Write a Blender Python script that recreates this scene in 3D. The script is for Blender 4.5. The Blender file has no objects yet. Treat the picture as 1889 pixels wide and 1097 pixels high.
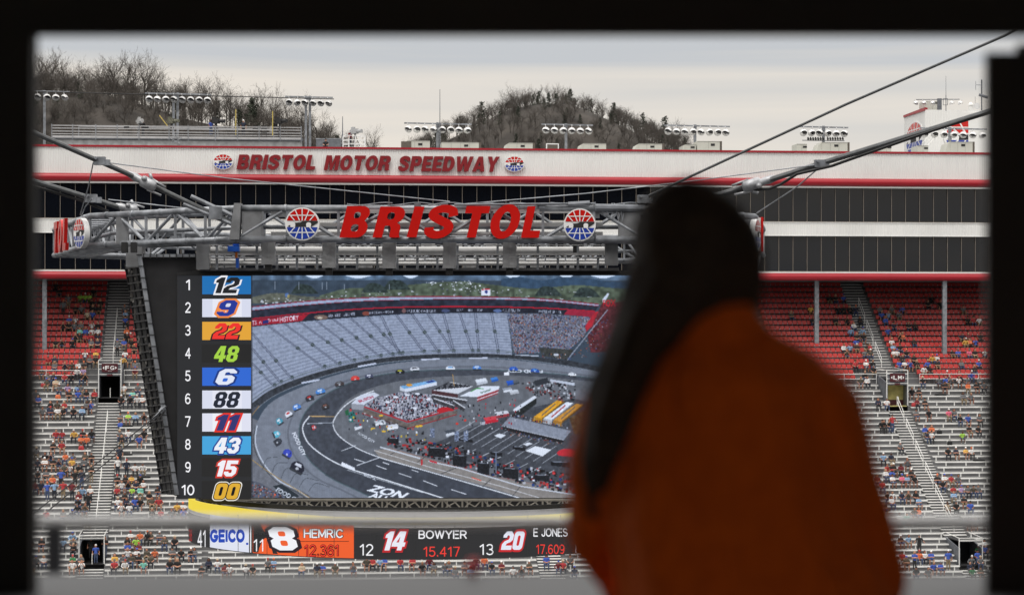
import bpy, bmesh, math, random
import numpy as np
from mathutils import Vector, Matrix
from mathutils.geometry import tessellate_polygon
R_ = math.radians
random.seed(7)
SC = bpy.context.scene
COL = SC.collection
# ------------------------------------------------------------------ camera, sky, sun, exposure
FPX = 4200.0            # focal length in pixels of the 1889 px wide photograph
CX, HY, EYE = 944.5, 600.0, 30.0
cam = bpy.data.objects.new('camera', bpy.data.cameras.new('camera'))
COL.objects.link(cam)
cam.location = (0, 0, EYE)
cam.rotation_euler = (R_(90), 0, 0)
cam.data.sensor_width = 36.0
cam.data.lens = 36.0 * FPX / 1889.0
cam.data.shift_y = (HY - 548.5) / 1889.0
cam.data.clip_start = 0.05
cam.data.clip_end = 6000
cam.data.dof.use_dof = True
cam.data.dof.focus_distance = 135
cam.data.dof.aperture_fstop = 2.45
SC.camera = cam
SC.view_settings.view_transform = 'Standard'
SC.view_settings.look = 'None'
SC.view_settings.exposure = 0.0
SC.view_settings.gamma = 1.0
SC.cycles.use_denoising = True
SC.cycles.max_bounces = 8
SC.cycles.diffuse_bounces = 5

W_ = bpy.data.worlds.new('World')
SC.world = W_
W_.use_nodes = True
nt = W_.node_tree
nt.nodes.clear()
def N(t, tree=None, **kw):
    n = (tree or nt).nodes.new(t)
    for k, v in kw.items():
        setattr(n, k, v)
    return n
SUN_EL, SUN_ROT = 62.0, 200.0
out = N('ShaderNodeOutputWorld'); bg = N('ShaderNodeBackground')
sky = N('ShaderNodeTexSky', sky_type='NISHITA', sun_disc=False)
sky.sun_elevation = R_(SUN_EL); sky.sun_rotation = R_(SUN_ROT)
tc = N('ShaderNodeTexCoord')
mp = N('ShaderNodeMapping'); mp.inputs['Scale'].default_value = (1.5, 1.5, 40.0); mp.inputs['Location'].default_value = (0.3, 0.1, 1.15)
nz = N('ShaderNodeTexNoise'); nz.inputs['Scale'].default_value = 1.0; nz.inputs['Detail'].default_value = 4; nz.inputs['Roughness'].default_value = 0.5; nz.inputs['Distortion'].default_value = 0.25
rp = N('ShaderNodeValToRGB')
rp.color_ramp.elements[0].position = 0.37; rp.color_ramp.elements[0].color = (0.575, 0.59, 0.612, 1)
rp.color_ramp.elements[1].position = 0.64; rp.color_ramp.elements[1].color = (0.83, 0.765, 0.685, 1)
e = rp.color_ramp.elements.new(0.50); e.color = (0.70, 0.675, 0.64, 1)
sp = N('ShaderNodeSeparateXYZ')
mr = N('ShaderNodeMapRange'); mr.inputs['From Min'].default_value = 0.13; mr.inputs['From Max'].default_value = 0.9
mr.inputs['To Min'].default_value = 1.0; mr.inputs['To Max'].default_value = 3.0
mul = N('ShaderNodeMix', data_type='RGBA', blend_type='MULTIPLY'); mul.inputs[0].default_value = 1.0
sc_ = N('ShaderNodeMix', data_type='RGBA', blend_type='MULTIPLY'); sc_.inputs[0].default_value = 1.0
sc_.inputs[7].default_value = (0.1, 0.1, 0.1, 1)
mx = N('ShaderNodeMix', data_type='RGBA'); mx.inputs[0].default_value = 0.94
L = nt.links.new
L(tc.outputs['Generated'], mp.inputs['Vector']); L(mp.outputs[0], nz.inputs['Vector'])
L(nz.outputs['Fac'], rp.inputs[0]); L(tc.outputs['Generated'], sp.inputs[0]); L(sp.outputs['Z'], mr.inputs['Value'])
L(rp.outputs[0], mul.inputs[6]); L(mr.outputs[0], mul.inputs[7])
L(sky.outputs[0], sc_.inputs[6]); L(sc_.outputs[2], mx.inputs[6]); L(mul.outputs[2], mx.inputs[7])
L(mx.outputs[2], bg.inputs['Color']); bg.inputs['Strength'].default_value = 1.0
L(bg.outputs[0], out.inputs[0])
sl = bpy.data.lights.new('sun', 'SUN'); sl.energy = 1.35; sl.angle = R_(14); sl.color = (1, 0.96, 0.9)
so = bpy.data.objects.new('sun', sl); COL.objects.link(so)
# light from behind the camera, upper left
so.rotation_euler = Vector((0.2, 0.50, -1.0)).to_track_quat('-Z', 'Y').to_euler()

# ------------------------------------------------------------------ helpers
def lin(c):
    c = c / 255.0
    return c / 12.92 if c <= 0.04045 else ((c + 0.055) / 1.055) ** 2.4
def rgb(r, g, b):
    return (lin(r), lin(g), lin(b))
_M = {}
def mat(name, col, rough=0.6, metal=0.0, var=0.15, scale=3.0, bump=0.0, bscale=40.0, spec=0.5):
    if name in _M: return _M[name]
    m = bpy.data.materials.new(name); m.use_nodes = True
    t = m.node_tree; p = t.nodes['Principled BSDF']
    p.inputs['Roughness'].default_value = rough; p.inputs['Metallic'].default_value = metal
    p.inputs['Specular IOR Level'].default_value = spec
    if var > 0:
        n = t.nodes.new('ShaderNodeTexNoise'); n.inputs['Scale'].default_value = scale; n.inputs['Detail'].default_value = 5
        c = t.nodes.new('ShaderNodeTexCoord'); t.links.new(c.outputs['Object'], n.inputs['Vector'])
        r = t.nodes.new('ShaderNodeValToRGB')
        r.color_ramp.elements[0].position = 0.3; r.color_ramp.elements[1].position = 0.7
        r.color_ramp.elements[0].color = tuple(x * (1 - var) for x in col) + (1,)
        r.color_ramp.elements[1].color = tuple(min(1, x * (1 + var)) for x in col) + (1,)
        t.links.new(n.outputs['Fac'], r.inputs[0]); t.links.new(r.outputs[0], p.inputs['Base Color'])
        if bump:
            n2 = t.nodes.new('ShaderNodeTexNoise'); n2.inputs['Scale'].default_value = bscale
            t.links.new(c.outputs['Object'], n2.inputs['Vector'])
            b = t.nodes.new('ShaderNodeBump'); b.inputs['Strength'].default_value = bump
            t.links.new(n2.outputs['Fac'], b.inputs['Height']); t.links.new(b.outputs[0], p.inputs['Normal'])
    else:
        p.inputs['Base Color'].default_value = tuple(col) + (1,)
    _M[name] = m
    return m
def emat(name, col, strength=1.0):
    if name in _M: return _M[name]
    m = bpy.data.materials.new(name); m.use_nodes = True
    p = m.node_tree.nodes['Principled BSDF']
    p.inputs['Base Color'].default_value = (0.01, 0.01, 0.01, 1); p.inputs['Roughness'].default_value = 0.7
    p.inputs['Specular IOR Level'].default_value = 0.1
    p.inputs['Emission Color'].default_value = tuple(col) + (1,); p.inputs['Emission Strength'].default_value = strength
    _M[name] = m
    return m
def led(r, g, b):
    return emat('led_%d_%d_%d' % (r, g, b), rgb(r, g, b))

def W(px, py, Y):                       # photo pixel at distance Y -> place in the world
    return Vector(((px - CX) / FPX * Y, Y, EYE + (HY - py) / FPX * Y))

def tag(o, label=None, cat=None, group=None, kind=None):
    if label: o['label'] = label
    if cat: o['category'] = cat
    if group: o['group'] = group
    if kind: o['kind'] = kind
    return o
def empty(name, loc=(0, 0, 0), rz=0.0, label=None, cat=None, group=None):
    o = bpy.data.objects.new(name, None); COL.objects.link(o)
    o.location = loc; o.rotation_euler = (0, 0, rz); o.empty_display_size = 0.2
    return tag(o, label, cat, group)

class MB:
    def __init__(s): s.v = []; s.f = []; s.m = []; s.cur = 0
    def face(s, pts):
        n = len(s.v); s.v += [tuple(p) for p in pts]; s.f.append(tuple(range(n, n + len(pts)))); s.m.append(s.cur)
    def hexa(s, p):                     # 8 corners: bottom 4 ccw, top 4 ccw
        n = len(s.v); s.v += [tuple(q) for q in p]
        for f in ((3, 2, 1, 0), (4, 5, 6, 7), (0, 1, 5, 4), (1, 2, 6, 5), (2, 3, 7, 6), (3, 0, 4, 7)):
            s.f.append(tuple(n + i for i in f)); s.m.append(s.cur)
    def box(s, x0, y0, z0, x1, y1, z1):
        s.hexa([(x0, y0, z0), (x1, y0, z0), (x1, y1, z0), (x0, y1, z0), (x0, y0, z1), (x1, y0, z1), (x1, y1, z1), (x0, y1, z1)])
    def cbox(s, c, sz):
        s.box(c[0] - sz[0] / 2, c[1] - sz[1] / 2, c[2] - sz[2] / 2, c[0] + sz[0] / 2, c[1] + sz[1] / 2, c[2] + sz[2] / 2)
    def tube(s, p0, p1, r, n=8, r2=None, cap=True):
        p0 = Vector(p0); p1 = Vector(p1); d = (p1 - p0)
        if d.length < 1e-6: return
        d.normalize(); a = d.orthogonal().normalized(); b = d.cross(a); r2 = r if r2 is None else r2
        k = len(s.v)
        for q, rr in ((p0, r), (p1, r2)):
            for i in range(n):
                t = 2 * math.pi * i / n
                s.v.append(tuple(q + (a * math.cos(t) + b * math.sin(t)) * rr))
        for i in range(n):
            j = (i + 1) % n; s.f.append((k + i, k + j, k + n + j, k + n + i)); s.m.append(s.cur)
        if cap:
            s.f.append(tuple(k + i for i in reversed(range(n)))); s.f.append(tuple(k + n + i for i in range(n))); s.m += [s.cur] * 2
    def bar(s, p0, p1, w, h):           # rectangular bar
        p0 = Vector(p0); p1 = Vector(p1); d = (p1 - p0).normalized()
        up = Vector((0, 0, 1)) if abs(d.z) < 0.95 else Vector((0, 1, 0))
        a = d.cross(up).normalized() * (w / 2); b = a.cross(d).normalized() * (h / 2)
        s.hexa([p0 - a - b, p0 + a - b, p1 + a - b, p1 - a - b, p0 - a + b, p0 + a + b, p1 + a + b, p1 - a + b])
    def path(s, pts, r, n=6):
        for a, b in zip(pts[:-1], pts[1:]): s.tube(a, b, r, n)
    def rings(s, rings, cap=True):
        k = len(s.v); n = len(rings[0])
        for rg in rings: s.v += [tuple(p) for p in rg]
        for i in range(len(rings) - 1):
            for j in range(n):
                q = (j + 1) % n
                s.f.append((k + i * n + j, k + i * n + q, k + (i + 1) * n + q, k + (i + 1) * n + j)); s.m.append(s.cur)
        if cap:
            s.f.append(tuple(k + j for j in reversed(range(n)))); s.f.append(tuple(k + (len(rings) - 1) * n + j for j in range(n))); s.m += [s.cur] * 2
    def ball(s, c, r, n=10, k=6, sq=(1, 1, 1)):
        rg = []
        for i in range(k + 1):
            t = math.pi * i / k; t = min(max(t, 0.05), math.pi - 0.05)
            rg.append([(c[0] + r * sq[0] * math.sin(t) * math.cos(2 * math.pi * j / n), c[1] + r * sq[1] * math.sin(t) * math.sin(2 * math.pi * j / n), c[2] - r * sq[2] * math.cos(t)) for j in range(n)])
        s.rings(rg)
    def poly(s, loops, fn, d0, d1=None):  # flat polygon with holes; fn(x,y,d)->3D ; d0 front, d1 back
        tris = tessellate_polygon([[Vector((x, y, 0)) for x, y in lp] for lp in loops])
        fl = [p for lp in loops for p in lp]; k = len(s.v)
        s.v += [tuple(fn(x, y, d0)) for x, y in fl]
        for t in tris: s.f.append((k + t[0], k + t[1], k + t[2])); s.m.append(s.cur)
        if d1 is not None:
            k2 = len(s.v); s.v += [tuple(fn(x, y, d1)) for x, y in fl]; o = 0
            for t in tris: s.f.append((k2 + t[2], k2 + t[1], k2 + t[0])); s.m.append(s.cur)
            for lp in loops:
                n = len(lp)
                for i in range(n):
                    j = (i + 1) % n
                    s.f.append((k + o + i, k + o + j, k2 + o + j, k2 + o + i)); s.m.append(s.cur)
                o += n
    def build(s, name, mats, parent=None, loc=None, rz=None, smooth=False):
        me = bpy.data.meshes.new(name); me.from_pydata(s.v, [], s.f)
        for m in (mats if isinstance(mats, (list, tuple)) else [mats]): me.materials.append(m)
        me.polygons.foreach_set('material_index', s.m)
        if smooth: me.polygons.foreach_set('use_smooth', [True] * len(s.f))
        me.update()
        o = bpy.data.objects.new(name, me); COL.objects.link(o)
        if loc is not None: o.location = loc
        if rz is not None: o.rotation_euler = (0, 0, rz)
        if parent: o.parent = parent
        return o

def split_build(mb, name, mats, parent=None):
    """each connected piece becomes an object of its own"""
    par_ = list(range(len(mb.v)))
    def fd(a):
        while par_[a] != a: par_[a] = par_[par_[a]]; a = par_[a]
        return a
    for f in mb.f:
        for q in f[1:]: par_[fd(q)] = fd(f[0])
    grp = {}
    for f, mi in zip(mb.f, mb.m): grp.setdefault(fd(f[0]), []).append((f, mi))
    for fs in grp.values():
        m2 = MB(); mp2 = {}
        for f, mi in fs:
            for q in f:
                if q not in mp2: mp2[q] = len(m2.v); m2.v.append(mb.v[q])
            m2.f.append(tuple(mp2[q] for q in f)); m2.m.append(mi)
        m2.build(name, mats, parent)
def local(o):                            # world -> local maker for an Empty at o with rotation z only
    return Matrix.Translation(o.location) @ Matrix.Rotation(o.rotation_euler.z, 4, 'Z')
def kids_copy(src, loc, rz=None, label=None, name=None):
    c = src.copy(); COL.objects.link(c); c.location = loc
    if rz is not None: c.rotation_euler = (0, 0, rz)
    if label: c['label'] = label
    for ch in list(src.children):
        d = ch.copy(); COL.objects.link(d); d.parent = c
        for g in list(ch.children):
            e_ = g.copy(); COL.objects.link(e_); e_.parent = d
    return c
ONES = 'zeroth first second third fourth fifth sixth seventh eighth ninth tenth eleventh twelfth thirteenth fourteenth fifteenth sixteenth seventeenth eighteenth nineteenth'.split()
def ordw(n):
    if n < 20: return ONES[n]
    t, o = divmod(n, 10); T = {2: 'twent', 3: 'thirt', 4: 'fort', 5: 'fift', 6: 'sixt', 7: 'sevent'}[t]
    return T + 'ieth' if o == 0 else T + 'y-' + ONES[o]

# flat shapes --------------------------------------------------------------------------------
def arc(cx, cy, rx, ry, a0, a1, n=8):
    return [(cx + rx * math.cos(R_(a0 + (a1 - a0) * i / n)), cy + ry * math.sin(R_(a0 + (a1 - a0) * i / n))) for i in range(n + 1)]
def rr(x0, y0, x1, y1, r, n=5):
    return arc(x1 - r, y1 - r, r, r, 90, 0, n) + arc(x1 - r, y0 + r, r, r, 0, -90, n) + arc(x0 + r, y0 + r, r, r, -90, -180, n) + arc(x0 + r, y1 - r, r, r, 180, 90, n)
def stroke(pts, w, smooth=True):         # heavy stroke along a centre line
    if smooth:
        P = [Vector((x, y)) for x, y in pts]; Q = []
        P = [P[0] * 2 - P[1]] + P + [P[-1] * 2 - P[-2]]
        for i in range(1, len(P) - 2):
            for k in range(5):
                t = k / 5.0
                Q.append(0.5 * ((2 * P[i]) + (P[i + 1] - P[i - 1]) * t + (2 * P[i - 1] - 5 * P[i] + 4 * P[i + 1] - P[i + 2]) * t * t + (3 * P[i] - P[i - 1] - 3 * P[i + 1] + P[i + 2]) * t ** 3))
        Q.append(P[-2])
    else:
        Q = [Vector((x, y)) for x, y in pts]
    A = []; B = []
    for i, q in enumerate(Q):
        d = (Q[min(i + 1, len(Q) - 1)] - Q[max(i - 1, 0)]).normalized(); n = Vector((-d.y, d.x)) * (w / 2)
        A.append((q.x + n.x, q.y + n.y)); B.append((q.x - n.x, q.y - n.y))
    return A + B[::-1]
def glyph(ch):
    """heavy sans letter in a box one unit high: (advance width, loops)"""
    g = {
     'B': (.76, [[(0, 0), (0, 1), (.46, 1)] + arc(.48, .76, .24, .24, 80, -40, 6) + [(.62, .54)] + arc(.5, .28, .26, .28, 50, -85, 7) + [(.46, 0)], rr(.27, .61, .46, .81, .08), rr(.27, .19, .49, .42, .09)]),
     'R': (.78, [[(0, 0), (0, 1), (.48, 1)] + arc(.5, .73, .26, .27, 80, -45, 6) + [(.6, .48), (.7, .4), (.73, .3), (.73, .1), (.78, 0), (.49, 0), (.46, .1), (.46, .29), (.41, .38), (.27, .38), (.27, 0)], rr(.27, .58, .48, .81, .09)]),
     'I': (.28, [[(0, 0), (0, 1), (.28, 1), (.28, 0)]]),
     'S': (.76, [stroke([(.66, .66), (.6, .83), (.38, .89), (.17, .82), (.15, .67), (.36, .54), (.56, .43), (.62, .28), (.5, .14), (.3, .11), (.14, .2), (.12, .33)], .235)]),
     'T': (.74, [[(0, 1), (.74, 1), (.74, .77), (.51, .77), (.51, 0), (.23, 0), (.23, .77), (0, .77)]]),
     'O': (.82, [arc(.41, .5, .41, .52, 0, 342, 22), arc(.41, .5, .15, .3, 0, 337, 15)]),
     'L': (.62, [[(0, 0), (0, 1), (.28, 1), (.28, .23), (.62, .23), (.62, 0)]]),
     'M': (.94, [[(0, 0), (0, 1), (.36, 1), (.47, .45), (.58, 1), (.94, 1), (.94, 0), (.69, 0), (.69, .7), (.55, 0), (.39, 0), (.25, .7), (.25, 0)]]),
     'P': (.75, [[(0, 0), (0, 1), (.46, 1)] + arc(.48, .67, .27, .33, 80, -80, 9) + [(.28, .34), (.28, 0)], rr(.28, .55, .47, .8, .09)]),
     'E': (.66, [[(0, 0), (0, 1), (.65, 1), (.65, .79), (.28, .79), (.28, .61), (.6, .61), (.6, .4), (.28, .4), (.28, .21), (.66, .21), (.66, 0)]]),
     'D': (.78, [[(0, 0), (0, 1), (.38, 1)] + arc(.4, .5, .38, .5, 85, -85, 12) + [(.38, 0)], rr(.28, .21, .5, .79, .14)]),
     'W': (1.18, [[(0, 1), (.27, 1), (.36, .4), (.47, 1), (.71, 1), (.82, .4), (.91, 1), (1.18, 1), (.96, 0), (.69, 0), (.59, .55), (.49, 0), (.22, 0)]]),
     'A': (.85, [[(0, 0), (.27, 1), (.58, 1), (.85, 0), (.57, 0), (.54, .16), (.31, .16), (.28, 0)], [(.36, .36), (.425, .72), (.49, .36)]]),
     'Y': (.84, [[(0, 1), (.3, 1), (.42, .66), (.55, 1), (.84, 1), (.56, .42), (.56, 0), (.28, 0), (.28, .42)]]),
     'F': (.62, [[(0, 0), (0, 1), (.62, 1), (.62, .78), (.28, .78), (.28, .6), (.56, .6), (.56, .39), (.28, .39), (.28, 0)]]),
     'G': (.8, [stroke([(.68, .68), (.58, .85), (.4, .9), (.2, .8), (.13, .5), (.2, .2), (.4, .1), (.6, .16), (.66, .3), (.66, .42)], .23), [(.4, .53), (.78, .53), (.78, .33), (.4, .33)]]),
     'Z': (.72, [[(0, 0), (0, .22), (.4, .77), (.04, .77), (.04, 1), (.72, 1), (.72, .79), (.32, .23), (.72, .23), (.72, 0)]]),
     'U': (.76, [stroke([(.14, 1), (.14, .6), (.15, .3), (.26, .14), (.38, .11), (.5, .14), (.61, .3), (.62, .6), (.62, 1)], .26)]),
     'C': (.76, [stroke([(.66, .66), (.56, .85), (.4, .9), (.2, .8), (.13, .5), (.2, .2), (.4, .1), (.58, .16), (.67, .36)], .23)]),
     '0': (.68, [rr(0, 0, .68, 1, .2), rr(.25, .22, .43, .78, .08)]),
     '1': (.42, [[(.14, 0), (.14, .66), (0, .66), (0, .82), (.2, 1), (.42, 1), (.42, 0)]]),
     '2': (.7, [[(0, .66), (0, .8), (.18, 1), (.52, 1), (.7, .82), (.7, .55), (.56, .42), (.32, .34), (.26, .23), (.7, .23), (.7, 0), (0, 0), (0, .3), (.14, .46), (.4, .56), (.44, .64), (.44, .72), (.38, .78), (.3, .78), (.26, .72), (.26, .66)]]),
     '3': (.7, [[(0, .7), (0, .82), (.18, 1), (.52, 1), (.7, .82), (.7, .6), (.6, .51), (.7, .42), (.7, .18), (.52, 0), (.18, 0), (0, .18), (0, .32), (.26, .32), (.26, .26), (.32, .21), (.4, .21), (.44, .27), (.44, .36), (.38, .42), (.24, .42), (.24, .6), (.38, .6), (.44, .65), (.44, .74), (.4, .79), (.3, .79), (.26, .74), (.26, .7)]]),
     '4': (.74, [[(.36, 0), (.36, .2), (0, .2), (0, .4), (.26, 1), (.62, 1), (.62, .42), (.74, .42), (.74, .2), (.62, .2), (.62, 0)], [(.22, .42), (.36, .42), (.36, .74)]]),
     '5': (.7, [[(.02, 1), (.68, 1), (.68, .78), (.27, .78), (.27, .64), (.52, .64), (.7, .5), (.7, .18), (.52, 0), (.18, 0), (0, .18), (0, .3), (.26, .3), (.26, .25), (.32, .21), (.4, .21), (.44, .26), (.44, .38), (.4, .43), (.02, .43)]]),
     '6': (.7, [[(.7, .72), (.7, .82), (.52, 1), (.18, 1), (0, .82), (0, .18), (.18, 0), (.52, 0), (.7, .18), (.7, .46), (.54, .6), (.26, .6), (.26, .74), (.3, .79), (.4, .79), (.44, .74), (.44, .72)], rr(.26, .2, .45, .42, .06)]),
     '8': (.72, [[(.18, 1), (.54, 1), (.72, .84), (.72, .6), (.62, .51), (.72, .42), (.72, .16), (.54, 0), (.18, 0), (0, .16), (0, .42), (.1, .51), (0, .6), (0, .84)], rr(.26, .6, .46, .81, .06), rr(.26, .19, .46, .42, .06)]),
    }
    g['9'] = (.7, [[(.7 - x, 1 - y) for x, y in lp] for lp in g['6'][1]])
    return g[ch]
def grow(loops, d):                       # push outlines outwards by d, holes shrink
    out_ = []
    for li, lp in enumerate(loops):
        a = sum(lp[i][0] * lp[(i + 1) % len(lp)][1] - lp[(i + 1) % len(lp)][0] * lp[i][1] for i in range(len(lp)))
        s = (1 if a > 0 else -1) * (1 if li == 0 else -1)
        res = []; n = len(lp)
        for i in range(n):
            p = Vector(lp[i]); e0 = (p - Vector(lp[i - 1])); e1 = (Vector(lp[(i + 1) % n]) - p)
            if e0.length < 1e-6: e0 = e1
            if e1.length < 1e-6: e1 = e0
            e0 = e0.normalized(); e1 = e1.normalized()
            n0 = Vector((e0.y, -e0.x)); n1 = Vector((e1.y, -e1.x)); m = (n0 + n1)
            m = m.normalized() if m.length > 1e-4 else n0
            k = min(1.6, 1 / max(0.35, m.dot(n0)))
            res.append(tuple(p + m * (d * k * s)))
        out_.append(res)
    return out_
def word_loops(text, x0, y0, x1, y1, shear=0.2, gap=0.07, space=0.32, g=0.0):
    """letters of a word laid into a pixel rectangle (y down): list of loops per letter"""
    x = 0; items = []
    for ch in text:
        if ch == ' ': x += space; continue
        w, lps = glyph(ch)
        items.append([[(px_ + x, py_) for px_, py_ in lp] for lp in lps]); x += w + gap
    tot = x - gap + shear
    res = []
    for lps in items:
        if g: lps = grow(lps, g)
        res.append([[(x0 + (px_ + shear * py_) / tot * (x1 - x0), y1 - py_ * (y1 - y0)) for px_, py_ in lp] for lp in lps])
    return res
# slim sans lettering drawn with strokes (unit box, y up)
def slim_stroke(ch):
    C_ = lambda cx, cy, rx, ry, a0, a1, n=10: arc(cx, cy, rx, ry, a0, a1, n)
    return {
     '0': (.56, [C_(.28, .5, .28, .5, 90, 450, 20)]), '1': (.34, [[(0, .78), (.26, 1), (.26, 0)]]), '2': (.56, [C_(.28, .72, .27, .28, 165, -25, 8) + [(0, 0), (.56, 0)]]),
     '3': (.54, [C_(.26, .75, .25, .25, 150, -90, 8) + C_(.26, .25, .28, .26, 90, -150, 9)]), '4': (.6, [[(.44, 0), (.44, 1), (0, .3), (.6, .3)]]), '5': (.54, [[(.5, 1), (.08, 1), (.04, .54)] + C_(.25, .31, .29, .31, 110, -150, 9)]),
     '6': (.56, [[(.5, .92)] + C_(.3, .55, .3, .45, 80, 180, 5) + C_(.28, .3, .28, .3, 180, 540, 14)]), '7': (.54, [[(0, 1), (.54, 1), (.2, 0)]]), '8': (.56, [C_(.28, .76, .24, .24, -90, 270, 14), C_(.28, .26, .28, .26, 90, 450, 14)]), '9': (.56, [[(.06, .08)] + C_(.26, .45, .3, .45, -80, 0, 5) + C_(.28, .7, .28, .3, 0, 360, 14)]),
     '.': (.1, [[(.05, 0), (.05, .1)]]), 'H': (.68, [[(0, 0), (0, 1)], [(.68, 0), (.68, 1)], [(0, .52), (.68, .52)]]), 'E': (.56, [[(.56, 1), (0, 1), (0, 0), (.56, 0)], [(0, .52), (.5, .52)]]), 'M': (.76, [[(0, 0), (0, 1), (.38, .12), (.76, 1), (.76, 0)]]),
     'R': (.62, [[(0, 0), (0, 1), (.36, 1)] + C_(.36, .74, .24, .26, 80, -90, 7) + [(0, .48)], [(.34, .48), (.62, 0)]]), 'I': (.02, [[(0, 0), (0, 1)]]), 'C': (.68, [C_(.38, .5, .38, .5, 40, 320, 16)]), 'B': (.6, [[(0, .52), (.34, .52)] + C_(.34, .76, .22, .24, -90, 90, 7) + [(0, 1), (0, 0), (.36, 0)] + C_(.36, .26, .24, .26, -90, 90, 7)]),
     'O': (.78, [C_(.39, .5, .39, .5, 90, 450, 22)]), 'W': (.96, [[(0, 1), (.24, 0), (.48, 1), (.72, 0), (.96, 1)]]), 'Y': (.66, [[(0, 1), (.33, .46), (.33, 0)], [(.66, 1), (.33, .46)]]), 'J': (.42, [[(.42, 1), (.42, .26)] + C_(.21, .24, .21, .24, 0, -180, 7)]), 'N': (.64, [[(0, 0), (0, 1), (.64, 0), (.64, 1)]]),
     'S': (.6, [C_(.3, .75, .27, .25, 30, 250, 8) + C_(.3, .25, .3, .25, 70, -150, 9)]), 'G': (.74, [C_(.38, .5, .38, .5, 45, 350, 16) + [(.76, .44), (.42, .44)]]), 'F': (.54, [[(.54, 1), (0, 1), (0, 0)], [(0, .52), (.46, .52)]]), 'L': (.5, [[(0, 1), (0, 0), (.5, 0)]]), ' ': (.25, []),
    }[ch]
def slim_polys(s, w=.12, gap=.2):
    x = 0; P = []
    for ch in s:
        wd, sts = slim_stroke(ch)
        for st in sts:
            st = [(a + x, b * (1 - w) + w / 2) for a, b in st]
            for (xa, ya), (xb, yb) in zip(st[:-1], st[1:]):
                d = Vector((xb - xa, yb - ya))
                if d.length < 1e-5: continue
                d.normalize(); n = Vector((-d.y, d.x)) * w / 2; e = d * (w * .32)
                P.append([(xa + n.x - e.x, ya + n.y - e.y), (xb + n.x + e.x, yb + n.y + e.y), (xb - n.x + e.x, yb - n.y + e.y), (xa - n.x - e.x, ya - n.y - e.y)])
        x += wd + gap
    xs = [p[0] for q in P for p in q]; ys = [p[1] for q in P for p in q]; x0, x1, y0, y1 = min(xs), max(xs), min(ys), max(ys)
    return [[((a - x0) / (x1 - x0), (b - y0) / (y1 - y0)) for a, b in q] for q in P]
def put_slim(mb, s, rect, fn, d, w=.12, gap=.2, shear=0.0):
    x0, y0, x1, y1 = rect
    for q in slim_polys(s, w, gap):
        mb.face([fn(x0 + (a + shear * b) * (x1 - x0), y1 - b * (y1 - y0), d) for a, b in q])
_T = {}
def text_tris(s, off=0.0):
    """built-in font as triangles in a unit box, y up"""
    if (s, off) in _T: return _T[(s, off)]
    c = bpy.data.curves.new('lettering', 'FONT'); c.body = s; c.offset = off; c.resolution_u = 3
    o = bpy.data.objects.new('lettering', c); COL.objects.link(o)
    dg = bpy.context.evaluated_depsgraph_get(); dg.update()
    me = bpy.data.meshes.new_from_object(o.evaluated_get(dg))
    me.calc_loop_triangles()
    V = np.array([v.co[:2] for v in me.vertices]); T = np.array([t.vertices[:] for t in me.loop_triangles])
    V = (V - V.min(0)) / (V.max(0) - V.min(0))
    bpy.data.objects.remove(o); bpy.data.curves.remove(c); bpy.data.meshes.remove(me)
    _T[(s, off)] = (V, T)
    return V, T
def put_text(mb, s, rect, fn, d, off=0.0, shear=0.0):
    V, T = text_tris(s, off); x0, y0, x1, y1 = rect; k = len(mb.v)
    for x, y in V: mb.v.append(tuple(fn(x0 + x * (x1 - x0) + shear * y * (y1 - y0), y1 - y * (y1 - y0), d)))
    for t in T: mb.f.append((k + int(t[0]), k + int(t[1]), k + int(t[2]))); mb.m.append(mb.cur)
# ------------------------------------------------------------------ materials
ALU = mat('bare_aluminium', (.80, .80, .78), .45, .1, .08, 2)
ALUD = mat('weathered_aluminium', (.30, .30, .30), .55, .3, .15, 1.5)
GALV = mat('galvanised_steel', (.26, .275, .30), .45, .45, .42, 2.2)
GALVD = mat('dull_steel', (.15, .16, .18), .5, .4, .25, 3)
WBEAM = mat('pale_steel', (.40, .40, .40), .5, .2, .1, 2)
WHITE = mat('white_panel', (.77, .77, .755), .45, 0, .06, .22)
WPAINT = mat('white_paint', (.8, .8, .8), .5, 0, .04, 3)
REDP = mat('red_cladding', rgb(160, 22, 38), .35, 0, .06, .5)
REDL = mat('red_letter', rgb(128, 16, 26), .35, 0, .06, 1)
REDS = mat('red_acrylic', rgb(196, 24, 18), .22, 0, .05, 1)
BLUES = mat('blue_acrylic', rgb(34, 62, 160), .3, 0, .06, 1)
BLACK = mat('matt_black', (.012, .012, .013), .6, 0, .2, 3)
BLK2 = mat('black_mesh_fabric', (.016, .016, .018), .85, 0, .3, 1.2, .3, 6)
FABR = mat('grey_fabric', (.36, .365, .375), .8, 0, .25, 2, .6, 5)
GLASS = mat('dark_glass', (.003, .004, .007), .03, 0, 0, spec=.5)
MULL = mat('mullion', (.22, .19, .16), .5, .2, .1, 2)
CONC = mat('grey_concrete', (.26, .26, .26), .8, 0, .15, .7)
DARKI = mat('dark_interior', (.02, .02, .022), .9, 0, .2, 1)
SEATR = mat('red_seat_plastic', rgb(182, 46, 42), .45, 0, .1, 6)
HVACM = mat('beige_unit', (.50, .50, .45), .6, 0, .06, 1)
HVACD = mat('brown_louvre', (.10, .085, .07), .7, 0, .2, 8)
LAMPW = mat('lamp_shell', (.72, .72, .72), .35, .2, .05, 3)
LAMPF = mat('lamp_visor_shade', (.035, .035, .04), .12, 0, 0)
MAROON = mat('maroon_sign', rgb(72, 18, 28), .5, 0, .1, 2)
CABLE = mat('cable_steel', (.10, .105, .11), .5, .4, .2, 5)
BLUEP = mat('hoist_blue', rgb(30, 90, 190), .4, 0, .05, 3)
ORNG = mat('orange_paint', rgb(230, 120, 20), .5, 0, .05, 3)

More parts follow.
